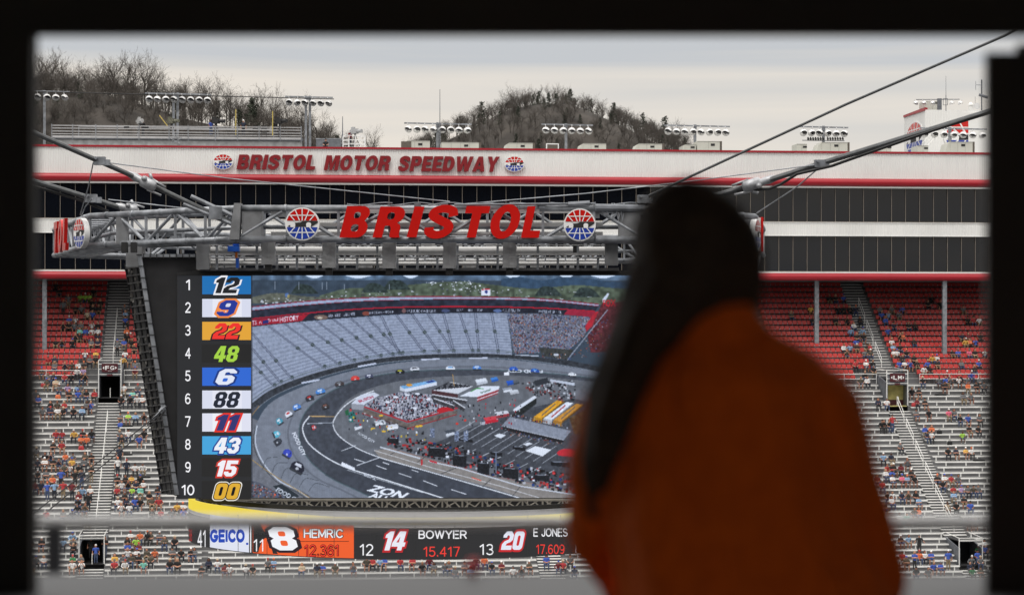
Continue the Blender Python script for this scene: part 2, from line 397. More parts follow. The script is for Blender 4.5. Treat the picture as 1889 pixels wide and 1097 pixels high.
def logo_parts(name, fn, parent, thick=.12, u=.004):
    """round racetrack badge: white disc, red fan above, black racing car, blue fan below"""
    d = MB(); d.poly([arc(0, 0, 1, 1, 0, 352.5, 47)], fn, 0, thick); disc = d.build(name, WPAINT, parent)
    def seg(y0, r=.92):
        a = math.degrees(math.asin(y0 / r)); return [arc(0, 0, r, r, a, 180 - a, 28)]
    m = MB(); m.poly(seg(.2), fn, -u); m.build('red_fan', REDS, disc)
    m = MB(); m.poly([[(x, -y) for x, y in seg(.2)[0]][::-1]], fn, -u); m.build('blue_fan', BLUES, disc)
    m = MB()
    m.poly([[(-.88, -.16), (-.5, .06), (-.1, .1), (.02, .17), (.93, .18), (.9, .06), (.55, -.17), (-.4, -.19)]], fn, -u)
    m.build('racing_car', BLACK, disc)
    m = MB()
    for cx_ in (-.55, .38):
        m.poly([arc(cx_, -.03, .15, .13, 0, 180, 8) + [(cx_ - .13, -.2), (cx_ + .13, -.2)]], fn, -2 * u)
    for sg in (1, -1):
        for b, t in ((-.62, -1.25), (-.22, -.52), (0, 0), (.22, .52), (.62, 1.25)):
            w = .028
            p0, p1 = Vector((b * .7, .2 * sg)), Vector((t * .85, .95 * sg))
            d_ = (p1 - p0).normalized(); L_ = 0
            while (p0 + d_ * (L_ + .02)).length < .93 and L_ < 1.3: L_ += .02
            p1 = p0 + d_ * L_; n = Vector((-d_.y, d_.x)) * w
            m.poly([[tuple(p0 + n), tuple(p1 + n), tuple(p1 - n), tuple(p0 - n)]], fn, -2 * u)
        x_ = math.sqrt(.92 ** 2 - .52 ** 2)
        m.poly([[(-x_, .49 * sg), (x_, .49 * sg), (x_, .545 * sg), (-x_, .545 * sg)]], fn, -2.2 * u)
    m.build('white_lines', WPAINT, disc)
    return disc

# ------------------------------------------------------------------ ground and hills
g = MB()
n_ = 24
for i in range(n_):
    for j in range(n_):
        x0, x1 = -1600 + 3200 * i / n_, -1600 + 3200 * (i + 1) / n_
        y0, y1 = -600 + 3200 * j / n_, -600 + 3200 * (j + 1) / n_
        g.face([(x0, y0, 0), (x1, y0, 0), (x1, y1, 0), (x0, y1, 0)])
tag(g.build('ground', mat('asphalt', (.055, .055, .058), .9, 0, .3, .05)), kind='structure')

def ipol(tab, x):
    if x <= tab[0][0]: return tab[0][1]
    for (a, b), (c, d) in zip(tab[:-1], tab[1:]):
        if x <= c: return b + (d - b) * (x - a) / (c - a)
    return tab[-1][1]
HILLM = mat('leaf_litter', (.040, .034, .029), .95, 0, .5, .12)
def hill(name, Y, tab, width, x0, x1):
    m = MB(); nx, ny = 70, 26
    P = []
    for j in range(ny + 1):
        y = Y - width + 2 * width * j / ny
        for i in range(nx + 1):
            px = x0 + (x1 - x0) * i / nx
            X = (px - CX) / FPX * Y
            top = EYE + (HY - ipol(tab, px)) / FPX * Y
            t = (y - Y) / width
            P.append((X, y, top * (0.5 + 0.5 * math.cos(math.pi * t)) + 1.2 * math.sin(X * .11 + y * .07) - .3))
    m.v = P
    for j in range(ny):
        for i in range(nx):
            a = j * (nx + 1) + i; m.f.append((a, a + 1, a + nx + 2, a + nx + 1)); m.m.append(0)
    o = m.build(name, HILLM, smooth=True); tag(o, kind='structure'); return P, nx, ny
HL = [(-300, 200), (0, 185), (65, 178), (200, 180), (300, 196), (400, 218), (500, 240), (600, 268), (680, 300), (900, 420), (1100, 500)]
HR = [(520, 480), (640, 380), (740, 300), (790, 270), (830, 248), (880, 228), (930, 208), (1000, 196), (1050, 198), (1100, 215), (1150, 232), (1200, 252), (1260, 280), (1340, 330), (1480, 430)]
hill('wooded_hill', 430, HL, 150, -300, 1100)
hill('round_hill', 640, HR, 170, 520, 1480)
# unseen building mass added behind the camera, sized to darken the glass reflections
ob = empty('reflection_block', (0, -14, 0), 0, 'unseen dark mass added behind the camera to darken reflections in the glass', 'building')
m = MB(); m.box(-110, -16, 0, 86, 0, EYE + 33); m.build('wall', mat('reflection_dark', (.04, .04, .045), .8, 0, .4, .08), ob)
m = MB()
rb_ = random.Random(8)
for k in range(12): x = -100 + k * 15 + rb_.uniform(-4, 4); m.box(x, -8, EYE + 33.01, x + rb_.uniform(3, 8), -3, EYE + 33 + rb_.uniform(1, 4))
split_build(m, 'top_box', mat('reflection_dark', (0, 0, 0)), ob)
FARH = [(-800, 330), (200, 320), (900, 330), (1500, 318), (2600, 330)]
hill('far_hill', 1300, FARH, 300, -900, 2800)

# ------------------------------------------------------------------ stand frame
TH = math.atan(.11); CT, ST = math.cos(TH), math.sin(TH); Y0 = 225.0
def S(u, v, z): return Vector((u * CT - v * ST, Y0 + u * ST + v * CT, z))
def u_of(px, v):
    k = (px - CX) / FPX; return (k * (Y0 + v * CT) + v * ST) / (CT - k * ST)
def z_of(py, u, v): return EYE + (HY - py) / FPX * (Y0 + u * ST + v * CT)
def zc(py): return EYE + (HY - py) * Y0 / FPX
NR = 56
ROWV = [193 + .8 * i - Y0 for i in range(NR)]
ROWZ = [EYE + (HY - (1072 - 10.3 * i)) * (193 + .8 * i) / FPX for i in range(NR)]     # bench tops
def row_py(i, px):
    u = u_of(px, ROWV[i]); y = Y0 + u * ST + ROWV[i] * CT
    return HY - (ROWZ[i] - EYE) * FPX / y
def row_at(py, px):
    return min(range(NR), key=lambda i: abs(row_py(i, px) - py))
BH = .42
# aisle centres (fixed u): left FG aisle and right LM aisle, plus one hidden behind the screen
def aisle_u(px, i): return u_of(px, ROWV[i])
UA = [aisle_u(203, 34), 0.0, aisle_u(1645, 34)]
UA[1] = (UA[0] + UA[2]) / 2 + 1.0
HW = 1.05
ULEFT, URIGHT = -62.0, 62.0
# portals: (aisle index, row of the doorway floor, sign text)
IFG = row_at(727, 203); ILM = row_at(735, 1645)
ILL = row_at(1034, 196); ILR = row_at(1034, 1745)
PORT = {0: [(IFG, 6), (ILL, 5)], 1: [(IFG, 6), (ILL, 5)], 2: [(ILM, 6), (ILR, 5)]}
print('portal rows', IFG, ILM, ILL, ILR, UA)
gs = empty('grandstand', S(0, ROWV[0], 0), TH, 'steep silver grandstand rising to the suite building', 'grandstand')
gi = local(gs).inverted()
def steps(u0, u1, rows, half=False):
    for i in rows:
        z = ROWZ[i] - BH; zb = ROWZ[i - 1] - BH if i else z - .4
        v = ROWV[i] - .36
        P = lambda u, v_, z_: gi @ S(u, v_, z_)
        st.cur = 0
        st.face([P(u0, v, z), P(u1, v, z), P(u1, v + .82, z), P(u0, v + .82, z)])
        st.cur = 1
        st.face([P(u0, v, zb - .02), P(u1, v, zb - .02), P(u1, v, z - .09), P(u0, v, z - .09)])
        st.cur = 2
        st.face([P(u0, v - .02, z - .09), P(u1, v - .02, z - .09), P(u1, v - .02, z + .004), P(u0, v - .02, z + .004)])
        st.face([P(u0, v - .02, z + .004), P(u1, v - .02, z + .004), P(u1, v + .12, z + .004), P(u0, v + .12, z + .004)])
st = MB()
edges = [ULEFT] + [q for a in UA for q in (a - HW, a + HW)] + [URIGHT]
for k in range(0, len(edges), 2):
    steps(edges[k], edges[k + 1], range(NR))
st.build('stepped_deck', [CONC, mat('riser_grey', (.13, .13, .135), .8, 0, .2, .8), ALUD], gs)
bw = MB()
bw.box(ULEFT, ROWV[-1] - ROWV[0] + .44, 0, URIGHT, ROWV[-1] - ROWV[0] + .9, ROWZ[-1] + 3.2)
bw.build('back_wall', DARKI, gs)
uw = MB()                                   # closed underside so the stand is a solid bank
uw.box(ULEFT, -.36 + .01, 0, URIGHT, .2, ROWZ[0] - BH - .06)
uw.build('front_wall', CONC, gs)

# stairways: half-height aluminium steps between the portals
def stair(a, i0, i1, label):
    o = empty('stairway', S(UA[a], ROWV[i0] - .36, ROWZ[i0] - BH), TH, label, 'stairs', 'stairways in the grandstand')
    inv = local(o).inverted(); m = MB(); m2 = MB()
    for i in range(i0, i1):
        z = ROWZ[i] - BH; zb = ROWZ[i - 1] - BH if i else z - .4
        for h in (0, 1):
            zz = (z + zb) / 2 if h == 0 else z; v = ROWV[i] - .36 - (.4 if h == 0 else 0)
            p = inv @ S(UA[a], v, zz)
            m.box(-HW, p.y, p.z - .05, HW, p.y + .40, p.z)
            m2.box(-HW, p.y + .05, p.z - .30, HW, p.y + .08, p.z - .05)
    m.build('treads', ALU, o); m2.build('risers', mat('stair_riser', (.10, .10, .105), .8, 0, .2, 1), o)
    return o
def portal(a, i, n, sign, label, tan=False):
    z0 = ROWZ[i] - BH; v0 = ROWV[i] - .36; u = UA[a]
    o = empty('stair_portal', S(u, v0, z0), TH, label, 'doorway', 'doorways in the grandstand')
    inv = local(o).inverted()
    top = (inv @ S(u, 0, ROWZ[min(i + n, NR - 1)] - BH)).z; dep = .8 * n
    m = MB()
    for s in (-1, 1):
        x0, x1 = sorted((s * (HW + .06), s * (HW - .10)))
        # side wall follows the slope of the rows
        m.hexa([(x0, 0, 0), (x1, 0, 0), (x1, dep, 0), (x0, dep, 0), (x0, 0, top * .72), (x1, 0, top * .72), (x1, dep, top + .1), (x0, dep, top + .1)])
    m.build('side_wall', GALVD, o)
    m = MB(); m.box(-HW + .1, .06, 2.02, HW - .1, .16, top + .05); m.build('header_panel', GALVD, o)
    m = MB(); m.box(-HW + .1, dep * (.25 if tan else .86), 0, HW - .1, dep * .9, 2.1)
    m.box(-HW + .1, .17, 2.02, HW - .1, dep * .9, 2.1); m.box(-HW + .1, .0, -.08, HW - .1, dep * .9, 0.0)
    m.build('passage', DARKI if not tan else mat('tan_passage', (.45, .40, .16), .9, 0, .35, 1.5), o)
    if tan:
        m = MB(); m.box(-HW + .12, dep * .24, 0, HW - .12, dep * .247, .55); m.build('low_panel', MAROON, o)
    m = MB(); m.bar((0.05, -.2, 0), (.05, -.2, .9), .05, .05)
    for k in range(3):
        zz = 2.18 + k * (top - 2.1) / 2.2
        m.bar((-HW, 0.0, zz), (HW, 0.0, zz), .05, .06)
    for s in (-1, 1): m.bar((s * HW, 0, 0), (s * HW, 0, top + .35), .07, .07)
    m.bar((-HW, 0, top + .33), (HW, 0, top + .33), .05, .06)
    for s in (-1, 1):
        m.bar((s * HW, 0, top + .33), (s * HW, dep, top + .5), .05, .05)
    m.build('guard_rail', ALU, o)
    if sign:
        m = MB(); m.box(-.75, -.10, top - .78, .75, -.05, top + .02); sg = m.build('sign_board', MAROON, o)
        fn = lambda x, y, d: (x, -.105 - d, top - y)
        m = MB()
        put_text(m, sign[0], (-.42, .18, -.06, .56), fn, .004, .02); put_text(m, sign[1], (.04, .18, .42, .56), fn, .004, .02)
        for s in (-1, 1):
            m.poly([[(s * .66, .37), (s * .52, .22), (s * .52, .52)]], fn, .004)
        put_text(m, 'sections', (-.2, .62, .2, .68), fn, .004)
        m.build('lettering', WPAINT, sg)
        m = MB(); m.box(-.26, -.09, 2.02, .26, -.055, 2.2); m.build('small_plate', MAROON, o)
    return o
for a, (sg, nm) in enumerate((('FG', 'FG'), (None, ''), ('LM', 'LM'))):
    (iu, nu), (il, nl) = PORT[a]
    if a != 1:
        portal(a, iu, nu, sg, 'doorway under the maroon %s sign in the grandstand stairs' % nm, a == 2)
        stair(a, iu + nu, NR, 'aluminium stairs climbing through the red seats above the %s sign' % nm)
        stair(a, il + nl, iu, 'aluminium stairs between the benches below the %s doorway' % nm)
        portal(a, il, nl, None, 'dark unsigned doorway among the lowest benches beneath the %s stairs' % nm)
        stair(a, 0, il, 'lowest short flight of stairs in front of the dark doorway under %s' % nm)
    else:
        stair(a, 0, NR, 'aluminium stairs mostly hidden behind the video screen')

# benches ------------------------------------------------------------------------------------
RAILROW = {0: row_at(700, 120), 2: row_at(712, 1760)}
def bench(u0, u1, i, label):
    m = MB(); l_ = u1 - u0
    o = empty('bench', S((u0 + u1) / 2, ROWV[i] - .14, ROWZ[i] - BH), TH, label, 'bench', 'silver benches of the grandstand')
    m.box(-l_ / 2, -.13, BH - .07, l_ / 2, .15, BH); m.box(-l_ / 2, -.135, BH - .11, l_ / 2, -.10, BH - .004)
    m.build('plank', ALU, o)
    m = MB(); k = max(2, int(l_ / 2.0) + 1); ph = (i * .37) % 1.0
    for q in range(k):
        x = -l_ / 2 + .15 + (l_ - .3) * (q + (0 if k < 3 else ph * .6)) / max(1, k - (1 if k < 3 else .4))
        m.box(x - .045, -.10, 0.004, x + .045, -.02, BH - .11)
    split_build(m, 'leg', ALU, o)
    return o
seg_names = ['left of the FG stairs', 'right of the FG stairs', 'left of the LM stairs', 'right of the LM stairs']
U_CUT = {}
def segs(i):
    r = []
    left0 = max(ULEFT, u_of(30, ROWV[i])); right1 = min(URIGHT, u_of(1862, ROWV[i]))
    a, b, c = UA
    near = [4.6 if PORT[k][0][0] <= i <= PORT[k][0][0] + 6 or (PORT[k][1][0] <= i <= PORT[k][1][0] + 5) else 1.25 for k in range(3)]
    near = [HW + .15 + (0 if q < 2 else .0) for q in near]
    s1 = u_of(372, ROWV[i]); s2 = u_of(1440, ROWV[i])
    r.append((0, left0, a - near[0])); r.append((1, a + near[0], s1)); r.append((2, s2, c - near[2])); r.append((3, c + near[2], right1))
    return r
for i in range(0, max(RAILROW.values()) + 3):
    for k, u0, u1 in segs(i):
        rail = RAILROW[0] if k < 2 else RAILROW[2]
        if i > rail: continue
        n = rail - i
        where = 'right under the guard rail' if n == 0 else '%s row below the guard rail' % ordw(n)
        bench(u0, u1, i, 'silver bench %s, %s' % (seg_names[k], where))
    if i < 9:                                # strip seen under the ribbon board
        x = u_of(380, ROWV[i])
        e_ = u_of(1430, ROWV[i]); j = 0
        for u0, u1 in ((x, UA[1] - HW - .15), (UA[1] + HW + .15, e_)):
            bench(u0 + .2, u1, i, 'silver bench under the %s half of the curved board, %s row up' % (('left', 'right')[j], ordw(i + 1))); j += 1

# red flip seats -----------------------------------------------------------------------------
sm = MB()
sm.cur = 0
sm.hexa([(-.225, .10, .40), (.225, .10, .40), (.225, .16, .40), (-.225, .16, .40), (-.205, .20, .83), (.205, .20, .83), (.205, .25, .82), (-.205, .25, .82)])
sm.hexa([(-.215, -.03, .44), (.215, -.03, .44), (.215, .05, .42), (-.215, .05, .42), (-.20, .03, .74), (.20, .03, .74), (.20, .09, .74), (-.20, .09, .74)])
sm.cur = 1
sm.box(-.02 + .25, -.02, 0, .25 + .02, .10, .52)
sm.cur = 2
sm.box(.23, -.025, .50, .27, .12, .56)
seat0 = sm.build('stadium_seat', [SEATR, GALVD, ALU]); seat_me = seat0.data
bpy.data.objects.remove(seat0)
slots = []
for i in range(min(RAILROW.values()) + 1, NR - 2):
    for k, u0, u1 in segs(i):
        rail = RAILROW[0] if k < 2 else RAILROW[2]
        if i <= rail: continue
        if k == 1: u1 = u0 + 2.6
        if k == 2: u0 = u1 - 9.5
        nseat = int((u1 - u0) / .5)
        for q in range(nseat):
            near_edge = k in (0, 2)
            u = (u1 - .28 - q * .5) if near_edge else (u0 + .28 + q * .5)
            # benches, not seats, beside the upper doorway
            pi, pn = PORT[0 if k < 2 else 2][0]
            if i <= pi + 5 and q < 4: continue
            slots.append((i, k, q + 1, u, i - rail))
slots.sort(key=lambda s: (s[0], s[2]))
SEATS = set()
def seat_label(i, k, q, n):
    return 'red flip-up seat, %s row above rail, %s seat %s' % (ordw(n), ordw(q), seg_names[k])
rest = []
for j, (i, k, q, u, n) in enumerate(slots):
    loc = S(u, ROWV[i] - .1, ROWZ[i] - BH)
    if j < 300:
        o = bpy.data.objects.new('stadium_seat', seat_me); COL.objects.link(o)
        o.location = loc; o.rotation_euler = (0, 0, TH)
        tag(o, seat_label(i, k, q, n), 'seat', 'red flip-up seats of the grandstand')
    else: rest.append(loc)
sv = np.array([v.co[:] for v in seat_me.vertices]); rot = np.array(Matrix.Rotation(TH, 3, 'Z'))
sv = sv @ rot.T
m = MB(); fs = [tuple(p.vertices) for p in seat_me.polygons]; mi = [p.material_index for p in seat_me.polygons]
for l_ in rest:
    k = len(m.v); m.v += [tuple(p) for p in (sv + np.array(l_))]; m.f += [tuple(a + k for a in f) for f in fs]; m.m += mi
tag(m.build('stadium_seats', [SEATR, GALVD, ALU]), 'upper rows of red flip-up seats in the shade of the building', 'seats', kind='stuff')
print('seats', len(slots))

# guard rails and stair rails -----------------------------------------------------------------
def rail(name, pts, h, label, cat='railing', post=1.6, r=.03, lines=(1.0, .5), matl=None):
    o = empty(name, pts[0], 0, label, cat); q0 = Vector(pts[0]); m = MB(); mp_ = MB()
    for a, b in zip(pts[:-1], pts[1:]):
        a = Vector(a) - q0; b = Vector(b) - q0
        for t in lines: m.tube(a + Vector((0, 0, h * t)), b + Vector((0, 0, h * t)), r, 6)
        n = max(1, int((b - a).length / post))
        for k in range(n + 1):
            p = a.lerp(b, k / n); mp_.tube(p, p + Vector((0, 0, h)), r, 6)
    m.build('rail', matl or ALU, o); split_build(mp_, 'post', matl or ALU, o)
    return o
for k, (a, b) in enumerate(((0, 1), (2, 3))):
    i = RAILROW[0] if k == 0 else RAILROW[2]
    sg = segs(i)
    for q in (a, b):
        _, u0, u1 = sg[q]
        if q == 1: u1 = u0 + 3.4
        if q == 0: u1 -= 2.2
        if q == 3: u0 += 2.0
        v = ROWV[i] + .45; z = ROWZ[i + 1] - BH
        rail('guard_rail', [S(u0, v, z), S(u1, v, z)], .95, 'horizontal guard rail between red seats and benches, %s' % seg_names[q], post=2.6)
def stair_rail(a, i0, i1, label, du=0.0):
    pts = [S(UA[a] + du, ROWV[i] - .3, ROWZ[i] - BH) for i in range(i0, i1 + 1, 4)]
    rail('stair_rail', pts, .92, label, 'handrail', post=1.7, r=.028, lines=(1.0,))
stair_rail(0, IFG + 6, NR - 6, 'straight handrail up the stairs above the FG sign')
stair_rail(0, ILL + 5, IFG - 1, 'long handrail down the middle of the stairs below the FG doorway')
for q, i in enumerate(range(ILR + 6, ILM - 2, 4)):
    pts = [S(UA[2], ROWV[j] - .3, ROWZ[j] - BH) for j in (i, i + 3)]
    rail('stair_rail', pts, .92, 'short looped handrail below the LM doorway, %s section up' % ordw(q + 1), 'handrail', post=4, r=.03, lines=(1.0, .45))
for q, i in enumerate(range(ILM + 7, NR - 5, 4)):
    pts = [S(UA[2], ROWV[j] - .3, ROWZ[j] - BH) for j in (i, i + 3)]
    rail('stair_rail', pts, .92, 'short looped handrail above the LM sign, %s section up' % ordw(q + 1), 'handrail', post=4, r=.03, lines=(1.0, .45))

# ------------------------------------------------------------------ suite building
bd = empty('suite_building', S(0, 0, zc(516)), TH, 'long white and red suite building with dark glass bands', 'building')
bz = lambda py: zc(py) - zc(516)
UL, UR = -64.0, 64.0
DEP = 15.0
def corrug(py0, py1, pitch, dpt, vf):
    m = MB(); z0, z1 = bz(py1), bz(py0); x = UL; pts = []
    while x < UR:
        pts += [(x, vf), (x + pitch * .38, vf), (x + pitch * .5, vf + dpt), (x + pitch * .88, vf + dpt)]; x += pitch
    for (a, b), (c, d) in zip(pts[:-1], pts[1:]):
        m.face([(a, b, z0), (c, d, z0), (c, d, z1), (a, b, z1)])
    return m
m = corrug(277, 325, .235, .035, 0.0); par = m.build('parapet_panel', WHITE, bd)
m = MB(); m.box(UL, -.12, bz(277.5), UR, .5, bz(274)); m.build('red_coping', REDP, bd)
def roll(py0, py1, out_, name):
    z0, z1 = bz(py1), bz(py0); c = (z0 + z1) / 2; r = (z1 - z0) / 2; m = MB(); pr = []
    for k in range(11):
        t = R_(90 + 18 * k); pr.append((-out_ + r * 1.0 * math.cos(t), c + r * math.sin(t)))
    pr += [(0.3, z0), (.3, z1)]
    m.rings([[(x, a, b) for a, b in pr] for x in np.linspace(UL, UR, 30)]); m.build(name, REDP, bd, smooth=False)
roll(325.5, 339.5, .25, 'red_fascia')
roll(502.5, 516, .25, 'red_fascia')
m = MB(); m.box(UL, -.35, bz(502.4), UR, .3, bz(500)); m.box(UL, -.28, bz(343), UR, .3, bz(340)); m.build('white_trim', WHITE, bd)
m = corrug(408, 432, .235, .03, -.05); m.build('spandrel_panel', WHITE, bd)
m = MB(); m.box(UL, -.10, bz(433), UR, .2, bz(432)); m.box(UL, -.10, bz(408), UR, .2, bz(407)); m.build('spandrel_trim', WHITE, bd)
# glass bands, each pane with its mullion
rg = random.Random(3)
PITCH = 27.0 * Y0 / FPX
def pane(x, z0, z1):
    m = MB(); w = PITCH / 2 - .02; t = rg.uniform(-.010, .010); t2 = rg.uniform(-.007, .006)
    m.face([(x - w, .22 + t - t2, z0), (x + w, .22 - t - t2, z0), (x + w, .22 - t + t2, z1), (x - w, .22 + t + t2, z1)])
    return m
kp = 0; rest_m = MB()
cells = []
for bi, (a, b) in enumerate(((343, 407), (433, 500))):
    x = UL + .5
    while x < UR:
        ppx = CX + FPX * (x * CT) / (Y0 + x * ST)
        vis = (20 < ppx < 1870) if bi == 0 else (20 < ppx < 260 or 1400 < ppx < 1870)
        cells.append((not vis, x, a, b)); x += PITCH
for hid, x, a, b in cells:
    z0, z1 = bz(b), bz(a)
    if not hid and kp < 100:
        kp += 1; o = pane(x, z0, z1).build('window_pane', GLASS, bd)
    else:
        k = len(rest_m.v); q = pane(x, z0, z1); rest_m.v += q.v; rest_m.f += [tuple(i + k for i in f) for f in q.f]; rest_m.m += q.m
tag(rest_m.build('window_panes', GLASS, bd), kind='stuff')
m = MB()
for hid, x, a, b in cells:
    xx = x + PITCH / 2; m.box(xx - .022, .10, bz(b), xx + .022, .2, bz(a))
for a, b in ((343, 407), (433, 500)):
    m.box(UL, .11, bz(b), UR, .25, bz(b) + .07)
m.build('mullion', MULL, bd)
m = MB()
m.box(UL, .3, bz(516) + .1, UR, DEP, bz(279)); m.build('core', DARKI, bd)
m = MB(); m.box(UL, -.2, bz(516), UR, DEP, bz(516) + .09); m.build('soffit', mat('soffit_grey', (.11, .11, .115), .8, 0, .15, .8), bd)
m = MB(); m.box(UL, .3, bz(279) + .002, UR, DEP, bz(279) + .1); m.build('roof', mat('roof_membrane', (.35, .35, .34), .9, 0, .1, .5), bd)
# facade letters and badges
bfn = lambda x, y, d: gi2 @ S(u_of(x, -.05), -.05 + d, z_of(y, u_of(x, -.05), 0))
gi2 = local(bd).inverted()
wl = []
rects = [('BRISTOL', 436, 285.5, 586, 312.5), ('MOTOR', 597, 287, 723, 314), ('SPEEDWAY', 733, 288.3, 922, 316)]
for wd, x0, y0, x1, y1 in rects:
    tilt = .0068
    f2 = lambda x, y, d, x0=x0: bfn(x, y + (x - x0) * tilt, d)
    for ch, lps in zip(wd, word_loops(wd, x0, y0, x1, y1, .2, .07)):
        m = MB(); m.poly(lps, f2, -.28, -.02); m.build('raised_letter', REDL, bd)
for cx_, cy_ in ((411.5, 298.8), (948.5, 302.8)):
    fnl = lambda x, y, d, cx_=cx_, cy_=cy_: bfn(cx_ + 18.5 * x, cy_ - 14.5 * y, d * 2.2 - .22)
    logo_parts('round_badge', fnl, bd, .08, .006)
# steel posts under the building
for px, py1, lab in ((82, 652, 'steel post beside the left window frame, holding up the building'), (1507, 640, 'steel post among the red seats left of the LM stairs'), (1743, 655, 'steel post among the red seats right of the LM stairs')):
    v = -.6 if px != 1507 else 0.2
    i = row_at(py1, px); vv = ROWV[i] + .02; u = u_of(px, vv); z0 = ROWZ[i] - BH
    z1 = bz(516) + zc(516)
    o = empty('steel_post', S(u, vv, z0), TH, lab, 'post', 'steel posts under the building')
    m = MB(); m.box(-.21, -.02, 0, .21, .02, z1 - z0 + .02); m.box(-.21, .32, 0, .21, .36, z1 - z0 + .02); m.box(-.05, .02, 0, .05, .32, z1 - z0); m.build('column', GALV, o)
    m = MB(); m.box(-.34, -.12, 0.004, .34, .48, .12); m.build('base_plate', GALV, o)
# ------------------------------------------------------------------ things on the roof
ROOFZ = bz(279) + zc(516) + .1
def lamp_mesh():
    m = MB(); m.cur = 0
    rg_ = []
    for k in range(6):
        t = k / 5.0; r = .08 + .30 * math.sin(t * math.pi / 2); y = .34 - .40 * t
        rg_.append([(r * math.cos(2 * math.pi * j / 12), y, r * math.sin(2 * math.pi * j / 12)) for j in range(12)])
    m.rings(rg_[::-1], cap=False)
    m.cur = 1
    m.face([(.37 * math.cos(R_(a)), -.05, .37 * math.sin(R_(a))) for a in range(-14, 195, 16)][::-1])  # upper half coloured dark to imitate the visor's shadow
    m.cur = 2
    m.rings([[(r * math.cos(R_(a)), y, r * math.sin(R_(a))) for a in list(range(-195, -13, 14))] for r, y in ((.37, -.05), (.25, -.18), (.10, -.22))], cap=False)
    m.cur = 2
    m.rings([[(r * math.cos(2 * math.pi * j / 12), y, r * math.sin(2 * math.pi * j / 12)) for j in range(12)] for r, y in ((.39, -.07), (.39, .02))], cap=False)
    m.cur = 0                               # upper visor
    vis = [[(rr_ * math.cos(R_(20 + 14 * j)), yy, rr_ * math.sin(R_(20 + 14 * j))) for j in range(11)] for rr_, yy in ((.39, -.06), (.36, -.30))]
    for j in range(10): m.face([vis[0][j], vis[0][j + 1], vis[1][j + 1], vis[1][j]])
    m.box(-.03, .05, .3, .03, .15, .62)
    return m.build('lamp', [LAMPW, LAMPF, LAMPW])
lamp0 = lamp_mesh(); lamp_me = lamp0.data; bpy.data.objects.remove(lamp0)
def lamp_rack(px, ybar, x0, x1, n, Y, label, double=False, ybase=282, tilt=-.004):
    base = W(px, ybase, Y); base.z = min(base.z, ROOFZ)
    o = empty('light_rack', base, TH, label, 'floodlights', 'floodlight racks on the roof')
    inv = local(o).inverted(); m = MB()
    top = inv @ W(px, ybar - 2, Y)
    for dx in ((-.22, .22) if double else (0,)):
        m.box(dx - .13, -.13, 0, dx + .13, .13, top.z)
    m.build('pole', GALV, o)
    a = inv @ W(x0, ybar, Y); b = inv @ W(x1, ybar + (x1 - x0) * .012, Y)
    a.y = b.y = -.2
    m = MB(); m.bar(a, b, .16, .14); m.bar((top.x, -.2, top.z - .3), (top.x, .1, top.z - .3), .3, .3); m.build('crossbar', GALV, o)
    rr_ = random.Random(int(px))
    for k in range(n):
        t = (k + .5) / n; p = a.lerp(b, t)
        l_ = bpy.data.objects.new('lamp', lamp_me); COL.objects.link(l_); l_.parent = o
        l_.location = (p.x, -.28, p.z - .62); l_.scale = (1.02,) * 3
        l_.rotation_euler = (R_(rr_.uniform(24, 40)), 0, R_(rr_.uniform(-25, 25) - 12))
    return o
lamp_rack(82, 169, 62, 128, 4, 247, 'light rack of four lamps cut off by the left window frame', ybase=280)
lamp_rack(324, 173, 268, 390, 8, 247, 'light rack of eight lamps on a double pole behind the camera deck', True)
lamp_rack(568, 179, 526, 614, 6, 247, 'light rack of six lamps at the right end of the camera deck', True)
lamp_rack(807, 228, 745, 870, 8, 238, 'light rack of eight lamps with a tall whip aerial beside it')
lamp_rack(1044, 230, 998, 1094, 6, 238, 'light rack of six lamps in front of the round hill')
lamp_rack(1282, 232, 1223, 1347, 8, 238, 'light rack of eight lamps at the right foot of the round hill')
lamp_rack(1519, 234.5, 1472, 1565, 6, 238, 'light rack of six lamps with a row of small spotlights below')
lamp_rack(1752, 237, 1694, 1822, 7, 238, 'light rack of seven lamps in front of the white tower')
# small spotlights under the seventh rack
o = empty('spotlight_bar', W(1512, 257, 237.5), TH, 'row of small black spotlights under a lamp rack', 'spotlights'); inv = local(o).inverted()
m = MB(); m.bar(inv @ W(1480, 259, 237.5), inv @ W(1558, 260, 237.5), .08, .08); m.bar(inv @ W(1519, 258, 237.5), inv @ W(1519, 282, 237.5), .08, .08); m.build('bar', GALVD, o)
for k in range(14):
    p = inv @ W(1491 + k * 4.6 + (4 if k > 6 else 0), 255.5, 237.3); m = MB(); m.tube(p + Vector((0, .1, .1)), p + Vector((-.03, -.15, -.1)), .08, 8, .12); m.build('spotlight', BLACK, o)

